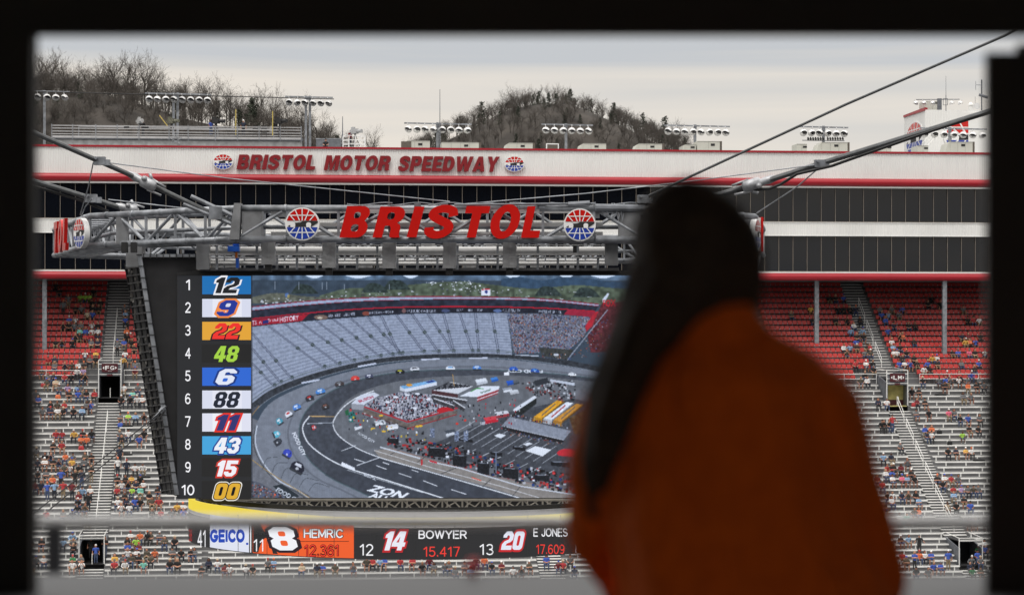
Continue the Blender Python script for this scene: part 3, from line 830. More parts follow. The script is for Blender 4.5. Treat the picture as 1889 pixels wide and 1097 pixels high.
def hvac(x0, y0, x1, y1, slope, dark, label, Y=236):
    zb = ROOFZ; a = W(x0, y0, Y); b = W(x1, y1, Y); w = (x1 - x0) * Y / FPX; h = a.z - zb
    o = empty('rooftop_unit', Vector(((a.x + b.x) / 2, Y, zb)), TH, label, 'air conditioner', 'air conditioners on the roof')
    m = MB(); xs = -w / 2 + (w * .22 if slope else 0)
    m.box(xs, -.9, .15, w / 2, 1.4, h); m.build('housing', HVACM, o)
    m = MB(); m.box(-w / 2 + .1, -.8, 0, w / 2 - .1, 1.3, .148); m.build('curb', GALVD, o)
    if slope:
        m = MB(); m.hexa([(-w / 2, -.85, .15), (xs - .003, -.85, .15), (xs - .003, 1.3, .15), (-w / 2, 1.3, .15), (xs - .25, -.85, h * .9), (xs - .003, -.85, h * .97), (xs - .003, 1.3, h * .97), (xs - .25, 1.3, h * .9)]); m.build('hood', HVACM, o)
    m = MB()
    n = max(2, int(w / .9))
    for k in range(1, n): m.box(xs + (w / 2 - xs) * k / n - .015, -.915, .2, xs + (w / 2 - xs) * k / n + .015, -.9, h - .06)
    m.box(xs, -.93, h - .05, w / 2, -.9, h + .01); m.build('seams', mat('seam_grey', (.33, .33, .30), .6, 0, .1, 1), o)
    m = MB(); m.box(w * .1, -.93, h * .72, w * .1 + .42, -.902, h * .86); m.build('label_plate', BLACK, o)
    if dark:
        m = MB(); s = -1 if dark < 0 else 1
        if s > 0: m.box(w / 2 + .003, -.8, .2, w / 2 + .25, 1.3, h + .03)
        else: m.box(-w / 2 + .05, -.96, .2, -w / 2 + w * .36, -.905, h - .08)
        m.build('louvre', HVACD, o)
for a in ((738, 261, 792, 277, 1, -1, 'long beige rooftop unit with brown louvred left end'), (814, 264, 882, 278, 0, 1, 'longest beige rooftop unit, right of the whip aerial pole'),
          (925, 265, 981, 278, 1, 1, 'sloped beige rooftop unit left of the small roof hatch'), (1062, 266, 1116, 279, 1, 0, 'sloped beige rooftop unit right of the six-lamp rack by the hill'),
          (1164, 266.5, 1219, 280, 1, 1, 'sloped beige rooftop unit before the dark trees at the hill foot'), (1256, 268, 1281, 281, 1, 0, 'low beige rooftop unit just left of a lamp pole'),
          (1283, 262, 1325, 281, 0, 1, 'beige rooftop unit just right of the eight-lamp pole'), (1466, 267, 1485, 282, 0, 0, 'narrow ribbed rooftop unit alone at the right'),
          (1498, 264, 1560, 282, 1, 1, 'beige rooftop unit under the row of small spotlights'), (1622, 268, 1640, 283, 0, 0, 'narrow pale rooftop unit between thick cable and tower'),
          (1688, 270, 1708, 283, 0, 0, 'small beige unit at the foot of the white tower'), (1736, 263, 1790, 284, 1, 1, 'beige rooftop unit hiding the lower part of the large tower badge')):
    hvac(*a)
# small roof hatch frame
o = empty('roof_hatch', W(1020, 280, 237), TH, 'small brown roof door in a white frame by the lamp rack', 'hatch'); o.location.z = ROOFZ; inv = local(o).inverted()
hz = (inv @ W(1020, 265, 237)).z
m = MB(); m.box(-.62, -.1, 0, .5, .3, hz - .1); m.build('door', HVACD, o)
m = MB(); m.box(-.72, -.14, 0, -.622, .1, hz); m.box(.502, -.14, 0, .6, .1, hz); m.box(-.622, -.14, hz - .098, .502, .1, hz); m.build('frame', WPAINT, o)
# whip aerials
def whip(px, y0, y1, Y, label, r=.025):
    a = W(px, y0, Y); b = W(px, y1, Y); o = empty('aerial', a, 0, label, 'aerial'); m = MB(); m.tube((0, 0, 0), (0, 0, (b.z - a.z) * .45), r * 1.7, 6); m.tube((0, 0, (b.z - a.z) * .45), (0, 0, b.z - a.z), r, 6, r * .6); m.build('rod', GALVD, o)
whip(811.5, 276, 165, 237.5, 'tall thin whip aerial beside an eight-lamp pole', .045)
whip(1745, 205, 140, 243, 'thin whip aerial on top of the white tower')
whip(632, 276, 215, 236, 'short pale pole on the roof beside the white camera lift', .06)
# camera deck on the left of the roof
YD = 236
o = empty('camera_deck', W(330, 265, YD), TH, 'long scaffold camera deck with silver railings on the roof', 'platform'); inv = local(o).inverted()
q = lambda px, py, dy=0: inv @ W(px, py, YD + dy)
dsk = MB(); dsk.box(q(98, 0).x, 0, q(0, 258).z, q(560, 0).x, 5.0, q(0, 253).z); dsk.build('deck', GALVD, o)
m = MB(); m.box(q(100, 0).x, .3, -.6, q(558, 0).x, 4.6, q(0, 259).z); m.build('tarpaulin', FABR, o)
m = MB()
for py in (233.5, 238.5, 244, 249): m.bar((q(97, 0).x, 0, q(0, py).z), (q(556, 0).x, 0, q(0, py).z), .05, .085)
m.bar((q(97, 0).x, -.02, q(0, 254).z), (q(556, 0).x, -.02, q(0, 254).z), .06, .22)
m.bar((q(140, 0).x, 4.9, q(0, 227).z), (q(506, 0).x, 4.9, q(0, 230).z), .06, .12)
split_build(m, 'rail', mat('grey_rail', (.42, .42, .43), .5, .2, .1, 2), o)
m = MB()
for px in (98, 136, 178, 217, 257, 312, 347, 397, 438, 478, 517, 556):
    m.bar((q(px, 0).x, -.06, q(0, 260).z), (q(px, 0).x, -.06, q(0, 231).z), .07, .09)
for px in (140, 250, 400, 505): m.bar((q(px, 0).x, 4.9, q(0, 254).z), (q(px, 0).x, 4.9, q(0, 226).z), .07, .07)
split_build(m, 'post', GALV, o)
m = MB(); c = q(324, 257, -.3)
for k in range(5):
    t0, t1 = R_(90 + 72 * k), R_(90 + 144 + 72 * k); m.tube(c + Vector((.7 * math.cos(t0), 0, .55 * math.sin(t0))), c + Vector((.7 * math.cos(t1), 0, .55 * math.sin(t1))), .03, 5)
m.build('wire_star', GALV, o)
for px, y0, y1, lab in ((435, 202, 250, 'thin yellow pole standing on the camera deck, taller one'), (503, 205, 250, 'thin yellow pole standing at the right of the camera deck'), (295, 212, 232, 'slanting yellow boom beside the camouflaged camera')):
    a = W(px, y1, YD + 1); b = W(px + (12 if px == 295 else 0), y0 if px != 295 else y1, YD + 1)
    if px == 295: a = W(294, 213, YD + 1); b = W(310, 234, YD + 1)
    oo = empty('pole', a, 0, lab, 'pole'); m = MB(); m.tube((0, 0, 0), b - a, .05, 6); m.build('rod', mat('yellow_rod', rgb(190, 170, 90), .6, 0, .1, 3), oo)
# white lift with a camera
YL = 234
o = empty('camera_lift', W(654, 274, YL), TH, 'small white railed lift platform holding a camera operator', 'platform'); inv = local(o).inverted()
q = lambda px, py, dy=0: inv @ W(px, py, YL + dy)
m = MB(); m.box(q(633, 0).x, 0, q(0, 274).z, q(674, 0).x, 1.5, q(0, 271).z); m.build('deck', WPAINT, o)
m = MB()
for yy in (0, 1.5):
    for py in (250, 258, 265): m.bar((q(633, 0).x, yy, q(0, py).z), (q(674, 0).x, yy, q(0, py).z), .06, .07)
    for px in (633, 644, 655, 664, 674): m.bar((q(px, 0).x, yy, q(0, 272).z), (q(px, 0).x, yy, q(0, 250).z), .06, .06)
split_build(m, 'rail', WPAINT, o)
m = MB(); m.box(q(630, 0).x, .2, -3.0, q(676, 0).x, 1.3, -.02); m.build('base', GALVD, o)
# television cameras on tripods
cm = MB(); cm.cur = 0
cm.box(-.22, -.35, 1.35, .22, .45, 1.85); cm.tube((0, -.35, 1.6), (0, -1.0, 1.58), .17, 10, .2); cm.box(-.12, .1, 1.852, .12, .5, 2.05); cm.box(-.3, .45, 1.5, .3, .55, 1.75)
cam_me_body = cm
def tv_camera(px, pyfeet, Y, label, rz, m_):
    o = empty('television_camera', W(px, pyfeet, Y), rz, label, 'camera', 'television cameras on the roof')
    b = MB(); b.v = list(cam_me_body.v); b.f = list(cam_me_body.f); b.m = list(cam_me_body.m); b.build('camera_body', m_, o)
    m = MB()
    for t in (90, 210, 330): m.tube((0, 0, 1.35), (.5 * math.cos(R_(t)), .5 * math.sin(R_(t)), 0), .035, 6)
    m.tube((0, 0, 1.1), (0, 0, 1.36), .1, 8); m.build('tripod', BLACK, o)
CAMO = mat('camouflage', (.12, .12, .09), .8, 0, .9, 9)
tv_camera(258, 252, YD + 1.2, 'white-topped television camera left of the deck pole', .4, mat('camera_grey', (.35, .35, .35), .6, 0, .3, 4))
tv_camera(317, 252, YD + 1.2, 'camouflage-wrapped television camera at the lamp pole', .9, CAMO)
tv_camera(399, 252, YD + 1.2, 'black television camera manned by a crouching operator in blue', 1.2, BLACK)
tv_camera(516, 252, YD + 1.2, 'black television camera at the right end of the deck', .9, BLACK)
tv_camera(655, 271, YL + .6, 'grey covered television camera on the white lift', .8, FABR)
# white tower on the right
YT = 246
o = empty('white_tower', W(1707, 284, YT), 0, 'white corrugated tower with large round badges behind the roof', 'tower'); o.location.z = ROOFZ - 2; inv = local(o).inverted()
c0 = inv @ W(1707, 200, YT); c1 = inv @ W(1668, 214, YT + 9); c2 = inv @ W(1900, 200, YT + 1.5)
zt = c0.z
def wallp(a, b, z1a, z1b, name, m_, off=0):
    m = MB(); n = max(2, int((b - a).length / .3)); d = (b - a); nn = Vector((d.y, -d.x, 0)).normalized()
    P = []
    for k in range(n + 1):
        p = a.lerp(b, k / n); zz = z1a + (z1b - z1a) * k / n
        for s_, t_ in ((0, 0), (.5, .03)):
            pp = a.lerp(b, min(1, (k + s_) / n)); P.append((pp.x + nn.x * t_, pp.y + nn.y * t_, zz))
    for p, q_ in zip(P[:-1], P[1:]): m.face([(p[0], p[1], 0), (q_[0], q_[1], 0), q_, p])
    m.build(name, m_, o)
wallp(c1, c0, (inv @ W(1668, 215, YT + 9)).z, zt, 'side_wall', WHITE)
wallp(c0, c2, zt - .15, zt - .15, 'front_wall', WHITE)
m = MB(); zz1 = (inv @ W(1668, 213, YT + 9)).z
m.hexa([(c1.x - .1, c1.y, zz1 - .25), (c0.x - .1, c0.y - .12, zt - .25), (c0.x + .3, c0.y + .3, zt - .25), (c1.x + .4, c1.y + .3, zz1 - .25), (c1.x - .1, c1.y, zz1), (c0.x - .1, c0.y - .12, zt + .1), (c0.x + .3, c0.y + .3, zt + .1), (c1.x + .4, c1.y + .3, zz1)]); m.build('red_coping', REDP, o)
m = MB(); m.box(c0.x, c0.y + .5, 0, c2.x, c0.y + 8, zt - .4); m.build('core', WHITE, o)
ff = lambda x, y, d: (lambda t: (c0.lerp(c2, t).x, c0.lerp(c2, t).y - .1 + d, (inv @ W(1800, 253 - 33 * y, YT + 1)).z))(((1788 + 48 * x) - 1707) / 193.0)
logo_parts('round_badge', ff, o, .05, .012)
fs_ = lambda x, y, d: (lambda t: (c1.lerp(c0, t).x - .05 + d, c1.lerp(c0, t).y - .12 + d * .5, (inv @ W(1684, 257 - 32 * y, YT + 5)).z))(.5 + .42 * x)
logo_parts('round_badge', fs_, o, .05, .012)
hvac(1702, 190, 1730, 203, 0, 0, 'grey unit on top of the white tower', YT + 3)
bpy.data.objects['rooftop_unit.012'].location.z = ROOFZ - 2 + zt
for ch in bpy.data.objects['rooftop_unit.012'].children: ch.scale.z = .14
oo = empty('roof_pylon', W(1733, 205, YT + 1), 0, 'grey box pylon with four small lamps on the tower roof', 'lamp stand'); inv2 = local(oo).inverted()
p = lambda px, py: inv2 @ W(px, py, YT + 1)
m = MB(); m.box(-.22, -.2, 0, .22, .2, p(0, 182).z); m.bar(p(1690, 184), p(1770, 183.5), .08, .08)
m.bar(p(1740, 182), p(1748, 182), .05, .05); m.bar(p(1740, 194), p(1748, 194), .05, .05); m.bar(p(1740, 182), p(1740, 194), .05, .05); m.bar(p(1748, 182), p(1748, 194), .05, .05); m.build('frame', GALVD, oo)
for px in (1690, 1705, 1721, 1755, 1771):
    l_ = bpy.data.objects.new('lamp', lamp_me); COL.objects.link(l_); l_.parent = oo; l_.location = p(px, 190); l_.scale = (.7,) * 3; l_.rotation_euler = (R_(50), 0, R_(-60 if px < 1740 else 50))
oo = empty('roof_mast', W(1811, 210, YT + 2), 0, 'slim mast with white satellite dish and aerials on the tower', 'mast'); inv2 = local(oo).inverted()
m = MB(); m.tube((0, 0, 0), p(1811, 147), .07, 6); m.tube(p(1801, 157), p(1811, 157), .03, 5); m.tube(p(1800, 150), p(1800, 166), .025, 5); m.tube(p(1799, 178), p(1799, 196), .02, 5); m.build('pole', GALVD, oo)
m = MB(); c = p(1802, 196); rgs = [[(c.x + r * math.cos(2 * math.pi * j / 14), c.y - d_, c.z + r * math.sin(2 * math.pi * j / 14)) for j in range(14)] for r, d_ in ((.05, -.1), (.25, -.05), (.36, .06))]; m.rings(rgs); m.build('dish', LAMPW, oo)
m = MB(); m.tube(p(1806, 175), p(1822, 180), .16, 8); m.build('camera', GALVD, oo)
m = MB(); c = p(1791, 205); m.tube(c, c + Vector((0, 0, .5)), .3, 10); m.tube(c + Vector((0, 0, .55)), c + Vector((0, 0, .72)), .36, 10); m.tube(c + Vector((0, 0, .72)), c + Vector((0, 0, .95)), .3, 10, .1); m.build('vent', ALU, oo)
m = MB(); m.cur = 0; st_ = empty('roof_stair', W(1732, 276, 242), 0, 'small silver stair with handrails at the foot of the tower', 'stairs'); inv3 = local(st_).inverted()
a, b = inv3 @ W(1700, 283, 242), inv3 @ W(1722, 258, 242)
m.bar(a, b, .8, .12); m.build('flight', ALU, st_)
m = MB()
for dz in (.5, 1.0): m.tube(a + Vector((0, -.4, dz)), b + Vector((0, -.4, dz)), .035, 5)
for t in (0, .33, .66, 1): m.tube(a.lerp(b, t) + Vector((0, -.4, 0)), a.lerp(b, t) + Vector((0, -.4, 1)), .035, 5)
m.build('handrail', ALU, st_)
# ------------------------------------------------------------------ hanging ring truss with its signs
YF = 92.0
ZT = EYE + (HY - 384) * YF / FPX; ZB = EYE + (HY - 441) * YF / FPX
RV = [Vector(((px - CX) / FPX * y, y, 0)) for px, y in ((436, 92), (1190, 92), (1392, 99), (1408, 113), (1180, 124), (500, 124), (100, 113), (166, 98.6))]
tr = empty('ring_truss', (-2.5, 106, ZB), 0, 'grey steel ring truss hanging above the video screen', 'truss'); ti = local(tr).inverted()
ctr = Vector((-2.5, 107, 0))
m = MB(); mw = MB(); md = MB(); mg = MB()
rt = random.Random(5)
def inner(p, d=1.9): return p + (ctr - p).normalized() * d
for k in range(8):
    a, b = RV[k], RV[(k + 1) % 8]; ai, bi = inner(a), inner(b)
    L_ = (b - a).length; n = max(3, int(round(L_ / 2.05)))
    for z in (ZT, ZB):
        m.tube(ti @ Vector((a.x, a.y, z)), ti @ Vector((b.x, b.y, z)), .13, 10)
        m.tube(ti @ Vector((ai.x, ai.y, z)), ti @ Vector((bi.x, bi.y, z)), .13, 10)
        for t in (.12, .31, .5, .69, .88):    # flanges on the chords
            p = a.lerp(b, t); d = (b - a).normalized() * .05
            m.tube(ti @ Vector((p.x - d.x, p.y - d.y, z)), ti @ Vector((p.x + d.x, p.y + d.y, z)), .155, 10)
    zm = (ZT + ZB) / 2
    m.tube(ti @ Vector((inner(a, 1).x, inner(a, 1).y, zm - .1)), ti @ Vector((inner(b, 1).x, inner(b, 1).y, zm - .1)), .09, 8)
    for j in range(n):
        t = j / n
        for (p, q, r, s) in ((a, b, .075, 0), (ai, bi, .07, 1)):
            c = p.lerp(q, t)
            if j < n or s == 0: md.bar(ti @ Vector((c.x, c.y, ZB)), ti @ Vector((c.x, c.y, ZT)), .11, .11)
            if j < n:
                e_ = p.lerp(q, (j + 1) / n); up = (j + s) % 2 == 0
                z0, z1 = (ZB, ZT) if up else (ZT, ZB)
                dd = (e_ - c) * .1
                md.tube(ti @ Vector((c.x + dd.x, c.y + dd.y, z0 + (z1 - z0) * .1)), ti @ Vector((e_.x - dd.x, e_.y - dd.y, z1 - (z1 - z0) * .1)), r, 8)
        c, e_ = a.lerp(b, t), ai.lerp(bi, t)
        md.tube(ti @ Vector((c.x, c.y, ZT)), ti @ Vector((e_.x, e_.y, ZT)), .05, 6); md.tube(ti @ Vector((c.x, c.y, ZB)), ti @ Vector((e_.x, e_.y, ZB)), .05, 6)
        if j < n:
            e2 = ai.lerp(bi, (j + 1) / n); md.tube(ti @ Vector((c.x, c.y, ZB)), ti @ Vector((e2.x, e2.y, ZB)), .05, 6)
m.build('chords', GALV, tr, smooth=True); md.build('lattice', GALV, tr)
F = lambda px, py, Y=YF: ti @ W(px, py, Y)
for py in (390, 414, 431):
    mw.bar(F(500 if py != 414 else 590, py, YF + .5), F(1112, py, YF + .5), .1, .15)
mw.build('pale_beams', WBEAM, tr)
# gusset plates and junction boxes
m = MB()
def plate(x0, y0, x1, y1, Y, d=.25):
    a, b = F(x0, y1, Y), F(x1, y0, Y); m.box(a.x, a.y, a.z, b.x, a.y + d, b.z)
plate(446, 386, 482, 444, YF - .05, .9); plate(1142, 388, 1182, 446, YF - .05, .9); plate(214, 400, 236, 450, 97, .3)
plate(232, 455, 262, 492, 95.3, .9); plate(362, 450, 386, 497, 94.5, .4); plate(1116, 446, 1140, 488, 93.8, .4)
plate(500, 390, 528, 400, YF - .03); plate(1086, 390, 1106, 402, YF - .03)
for p in ((425, 394), (440, 380)):
    pass
a = F(424, 442); b = F(440, 375)
m.hexa([(a.x, a.y - .25, a.z), (b.x + .05, a.y - .25, a.z), (b.x + .05, a.y + .4, a.z), (a.x, a.y + .4, a.z), (b.x - .15, a.y - .25, b.z), (b.x + .12, a.y - .25, b.z), (b.x + .12, a.y + .4, b.z), (b.x - .15, a.y + .4, b.z)])
split_build(m, 'gusset_plate', mat('plate_steel', (.20, .205, .215), .55, .3, .3, 1.6), tr)
m = MB()
for px in (230, 247, 437, 1062): plate_ = F(px - 5, 466, 94.6), F(px + 5, 447, 94.6); m.box(plate_[0].x, plate_[0].y - .2, plate_[0].z, plate_[1].x, plate_[0].y + .2, plate_[1].z)
split_build(m, 'speaker_box', BLACK, tr)
# messy cables and clamps clipped to the upper chord
m = MB()
for k in range(7):
    x = 640 + k * 75; y = 379; pts = [F(x + j * 12, y - 3 + 2.4 * math.sin(j * .8 + k) , YF - .1) for j in range(8)]; m.path(pts, .025, 5)
for px in (770, 872, 820, 930, 1000):
    c = F(px, 380, YF - .05); m.cbox(c, (.26, .3, .2))
m.tube(F(838, 378, YF - .2), F(1088, 375.5, YF - .2), .05, 6); m.tube(F(1048, 377, YF - .2), F(1088, 374.5, YF - .2), .1, 8)
m.tube(F(1098, 383.5, YF - .1), F(1190, 384.5, YF), .17, 10)
for px in (1128, 1132, 1150): m.tube(F(px, 384, YF - .05), F(px + 2, 384, YF - .05), .21, 10)
for k in range(5): m.path([F(1110 + k * 9, 386 + k, YF - .15), F(1116 + k * 8, 399 + 2 * k, YF - .18), F(1126 + k * 6, 391 + k, YF - .12), F(1135 + k * 4, 396 - k, YF - .1)], .02, 4)
m.build('clamps_and_leads', GALVD, tr)

# the word on the front and the two badges
sgn = empty('word_sign', W(815, 440, YF - .35), 0, 'large red BRISTOL word sign across the front of the truss', 'sign'); si = local(sgn).inverted()
sf = lambda x, y, d: si @ (W(x, y, YF - .35) + Vector((0, d, 0)))
for ch, (x0, x1), (y0, y1) in zip('BRISTOL', ((626, 688), (687, 752), (750, 783), (778, 849), (847, 905), (898, 966), (961, 1006)),
                                  ((380, 438), (381, 438), (381, 437.5), (378, 439.5), (380, 438), (378, 439.5), (380.5, 438.5))):
    m = MB()
    for lps in word_loops(ch, x0, y0, x1, y1, .23): m.poly(lps, sf, 0, .16)
    m.build('red_letter', REDS, sgn)
m = MB()
for y in (388, 430): m.bar(si @ W(640, y, YF - .1), si @ W(995, y, YF - .1), .06, .06)
m.build('fixing_rail', WBEAM, sgn)
def badge(px, py, rx, ry, Y, rz, label):
    o = empty('round_badge_sign', W(px, py, Y), rz, label, 'sign', 'round badges on the truss')
    k = Y / FPX
    logo_parts('badge_disc', lambda x, y, d: (rx * k * x, d * 1.5, ry * k * y), o, .16, .012)
badge(557.5, 413, 31.5, 30.5, YF - .45, 0, 'round red, white and blue badge left of the big word')
badge(1069.5, 414.5, 29.5, 30, YF - .45, 0, 'round red, white and blue badge right of the big word')
badge(146, 430, 27, 28, 98.2, R_(-57), 'round badge seen edge-on at the left end of the truss')
badge(1398, 432, 27, 28, 98.6, R_(72), 'round badge seen edge-on beyond the head, right end of the truss')
# left-hand word seen very obliquely
o = empty('word_sign', W(122, 431, 98.8), 0, 'red word sign seen edge-on at the left end, only its last letters showing', 'sign')
k = 98.8 / FPX; ang = R_(-72.5); dv = Vector((math.cos(ang), math.sin(ang), 0)); nv = Vector((-dv.y, dv.x, 0))
for (ch, s0, s1) in (('L', -1.55, 0.0), ('O', -3.5, -1.65), ('T', -5.3, -3.6)):
    m = MB(); f3 = lambda x, y, d: tuple(dv * x + nv * d + Vector((0, 0, y)))
    for lps in word_loops(ch, s0, -.70, s1, .70, .2):
        m.poly([[(x, -y) for x, y in lp][::-1] for lp in lps], f3, 0, .15)
    m.build('red_letter', REDS, o)
# right-hand word, edge-on
o = empty('word_sign', W(1404, 432, 99.4), 0, 'pale-edged word sign seen edge-on at the right end of the truss', 'sign')
m = MB(); m.box(0, 0, -.75, .10, 3.0, .75); m.build('red_letter', REDS, o); m = MB(); m.box(-.14, .05, -.72, -.01, 2.9, .72); m.build('return', WPAINT, o)

# grey wrapped hangers
for j, (px, y1) in enumerate(((495, 488), (607, 494), (718, 495), (829, 495), (940, 494))):
    o = empty('wrapped_hanger', W(px, 445, 93.2), 0, 'grey cloth-wrapped hanger below the truss, %s from the left' % ordw(j + 1), 'hanger', 'grey wrapped hangers below the truss')
    inv = local(o).inverted(); m = MB(); h = (inv @ W(px, y1, 93.2)).z; rj = random.Random(j)
    rings = []
    for t in np.linspace(0, 1, 9):
        w = .26 + .03 * rj.random(); dx = rj.uniform(-.02, .02)
        rings.append([(dx - w, -.2, h * t), (dx, -.24 - rj.random() * .04, h * t), (dx + w, -.2, h * t), (dx + w, .2, h * t), (dx - w, .2, h * t)])
    m.rings(rings); m.build('cloth_wrap', FABR, o)
    m = MB(); m.box(-.14, -.1, h - .3, .14, .1, h + .01); m.build('dark_foot', BLACK, o)
# catwalk between truss and screen
cw = empty('catwalk', W(750, 497, 95), 0, 'silver railed catwalk between ring truss and video screen', 'catwalk'); ci = local(cw).inverted()
q = lambda px, py, Y=95.0: ci @ W(px, py, Y)
m = MB()
for Y in (94.4, 96.4):
    m.bar(q(386, 452, Y), q(1118, 452, Y), .05, .05)
    m.bar(q(386, 469, Y), q(1118, 469, Y), .06, .09); m.bar(q(386, 475, Y), q(1118, 475, Y), .05, .05)
m.tube(q(380, 461.5, 95.6), q(1118, 461.5, 95.6), .15, 10)
m.build('railing', WBEAM, cw)
m = MB(); m.tube(q(380, 486, 95.4), q(1140, 486, 95.4), .085, 8); m.tube(q(380, 480, 97), q(1140, 480, 97), .05, 8); m.build('pale_pipe', WBEAM, cw)
m = MB(); a, b = q(368, 499, 94.6), q(1142, 494, 94.6); m.box(a.x, a.y, a.z, b.x, a.y + 2.2, b.z); m.build('walkway', mat('walkway_steel', (.12, .12, .125), .6, .3, .3, 1), cw)
m = MB()
k = 0
for px in range(400, 1118, 37):
    m.bar(q(px, 497, 94.45), q(px, 470 if k % 2 else 451, 94.45), .1, .1); m.bar(q(px + 14, 494, 96.4), q(px + 14, 452, 96.4), .06, .06); k += 1
split_build(m, 'post', GALV, cw)
m = MB(); rj = random.Random(9)
for px in (402, 430, 548, 575, 672, 706, 790, 838, 866, 905, 962, 990, 1055, 1100):
    c = q(px, rj.choice((456, 489, 459, 490)), 96.8); m.cbox(c, (rj.uniform(.15, .7), .3, rj.uniform(.2, .6)))
split_build(m, 'equipment_box', mat('box_grey', (.42, .42, .42), .6, 0, .4, 3), cw)
m = MB()
for px in (536, 652, 770, 880, 1000, 1080):
    m.bar(q(px, 490, 97.4), q(px, 445, 97.4), .14, .14); m.bar(q(px - 10, 484, 97.2), q(px + 12, 452, 97.6), .1, .1)
split_build(m, 'strut', GALV, cw)
o = empty('chain_hoist', W(434, 460, 94), 0, 'bright blue chain hoist with an orange hook block over the screen', 'hoist'); inv = local(o).inverted()
p = lambda px, py: inv @ W(px, py, 94)
m = MB(); a, b = p(421, 464), p(442, 454); m.box(a.x, -.2, a.z, b.x, .2, b.z); a, b = p(436, 494), p(441, 476); m.box(a.x, -.15, a.z, b.x, .1, b.z); a, b = p(430, 453), p(441, 450); m.box(a.x, -.1, a.z, b.x, .1, b.z); m.build('blue_motor', BLUEP, o)
m = MB(); m.bar(p(436, 476), p(436, 465), .09, .09); m.build('orange_block', ORNG, o)

# ------------------------------------------------------------------ cables
def cable(pts, r, label, name='cable', m_=CABLE, extra=None, sag=0.0):
    P = [W(*p) for p in pts]; o = empty(name, P[0], 0, label, 'cable'); m = MB()
    Q = [p - P[0] for p in P]
    if sag:
        Q = []
        for a, b in zip(P[:-1], P[1:]):
            for k in range(12): t = k / 12; Q.append(a.lerp(b, t) - P[0] - Vector((0, 0, sag * 4 * t * (1 - t))))
        Q.append(P[-1] - P[0])
    m.path(Q, r, 8); m.build('strand', m_, o)
    return o
def socket(o, px, py, Y, ang, ln, r, label=None):
    c = W(px, py, Y) - o.location; d = Vector((math.cos(ang), 0, -math.sin(ang))); m = MB()
    pr = [(-.5, .3), (-.42, .5), (-.2, .72), (-.02, .62), (.05, 1.0), (.32, 1.05), (.46, .95), (.5, .6)]
    r *= .72; ln *= 1.15; a = Vector((-d.z, 0, d.x)); b = Vector((0, 1, 0)); rg_ = []
    for t, k in pr: rg_.append([c + d * (t * ln) + (a * math.cos(2 * math.pi * j / 10) + b * math.sin(2 * math.pi * j / 10)) * r * k for j in range(10)])
    m.rings(rg_); m.tube(c + d * .42 * ln - b * r * .5, c + d * .42 * ln + b * r * 1.5, r * .5, 8); m.bar(c + d * .3 * ln + a * r, c + d * .75 * ln + a * r * .8, r * .5, r * .4); m.bar(c + d * .3 * ln - a * r, c + d * .75 * ln - a * r * .8, r * .5, r * .4); m.tube(c + d * .1 * ln - b * r * .9 + a * r * .5, c + d * .1 * ln - b * r * 1.25 + a * r * .5, r * .5, 8); m.tube(c + d * .3 * ln + a * r * .9, c + d * .15 * ln + a * r * 1.7, r * .3, 6)
    m.build('spelter_socket', mat('socket_zinc', (.36, .37, .39), .45, .5, .3, 3), o, smooth=True)
def clamp(o, px, py, Y, s=.3):
    c = W(px, py, Y) - o.location; m = MB(); m.cbox(c, (s * 1.4, s, s)); m.cbox(c + Vector((s * .9, 0, -s * .2)), (s * .7, s * .8, s * .7)); m.tube(c + Vector((-s * .3, -s, s * .3)), c + Vector((-s * .3, s, s * .3)), s * .2, 6); m.build('cable_clamp', GALV, o)
c1_ = cable([(20, 226, 88), (184, 298, 90), (250, 327, 91), (352, 376, 91.6), (430, 412, 92)], .10, 'thick hanger cable from upper left to the truss corner')
clamp(c1_, 184, 297, 90, .32); socket(c1_, 260, 332, 91, R_(27), 1.15, .32)
m = MB()
for dy, dx in ((-7, 0), (7, -14)): m.tube(W(352 + dx, 369 + dy, 91.5) - c1_.location, W(436 + dx * .3, 408 + dy, 91.9) - c1_.location, .085, 8)
m.cbox(W(398, 393, 91.6) - c1_.location, (.5, .3, .5)); m.build('turnbuckle_rods', GALV, c1_)
c2_ = cable([(20, 322, 96), (110, 348, 97), (206, 378, 98), (250, 392, 98.6)], .11, 'second hanger cable lower at the left, behind the truss')
clamp(c2_, 168, 366, 97.5, .35); socket(c2_, 232, 383, 98.2, R_(12), .9, .3)
m = MB(); m.path([W(20, 330, 96.4) - c2_.location, W(150, 370, 97.4) - c2_.location, W(200, 390, 98) - c2_.location], .06, 6); m.build('feed_lead', BLACK, c2_)
cable([(198, 300, 90), (420, 329, 90.8), (640, 352, 91.5), (830, 372, 92)], .022, 'thin pale wire from the left cable clamp to the truss top', m_=GALV)
cable([(172, 300, 90), (163, 345, 93), (148, 396, 97)], .025, 'slim drop wire from the left clamp down to the truss end', m_=GALV)
cable([(170, 366, 97), (157, 382, 97.4), (150, 398, 98)], .025, 'short drop wire at the far left truss end', m_=GALV)
cable([(200, 368, 97), (330, 383, 96), (470, 392, 93)], .025, 'thin wire running just over the left truss chord', m_=GALV)
c3_ = cable([(1880, 183, 88), (1827, 205, 88.6), (1520, 300, 91), (1410, 335, 91.6), (1330, 358, 92), (1190, 384, 92)], .115, 'thick hanger cable from upper right to behind the head')
clamp(c3_, 1512, 302, 91, .3); socket(c3_, 1404, 336, 91.6, R_(164), 1.35, .33)
m = MB(); m.path([W(1880, 188, 88.2) - c3_.location, W(1700, 248, 89.4) - c3_.location, W(1560, 297, 90.6) - c3_.location, W(1535, 306, 90.8) - c3_.location, W(1470, 321, 91) - c3_.location, W(1440, 340, 91.3) - c3_.location, W(1420, 348, 91.4) - c3_.location, W(1360, 352, 91.8) - c3_.location], .06, 6); m.build('feed_lead', BLACK, c3_)
c4_ = cable([(1895, 44, 84), (1856, 65, 84.6), (1560, 193, 88), (1186, 366, 92)], .052, 'long straight cable crossing the sky to the truss')
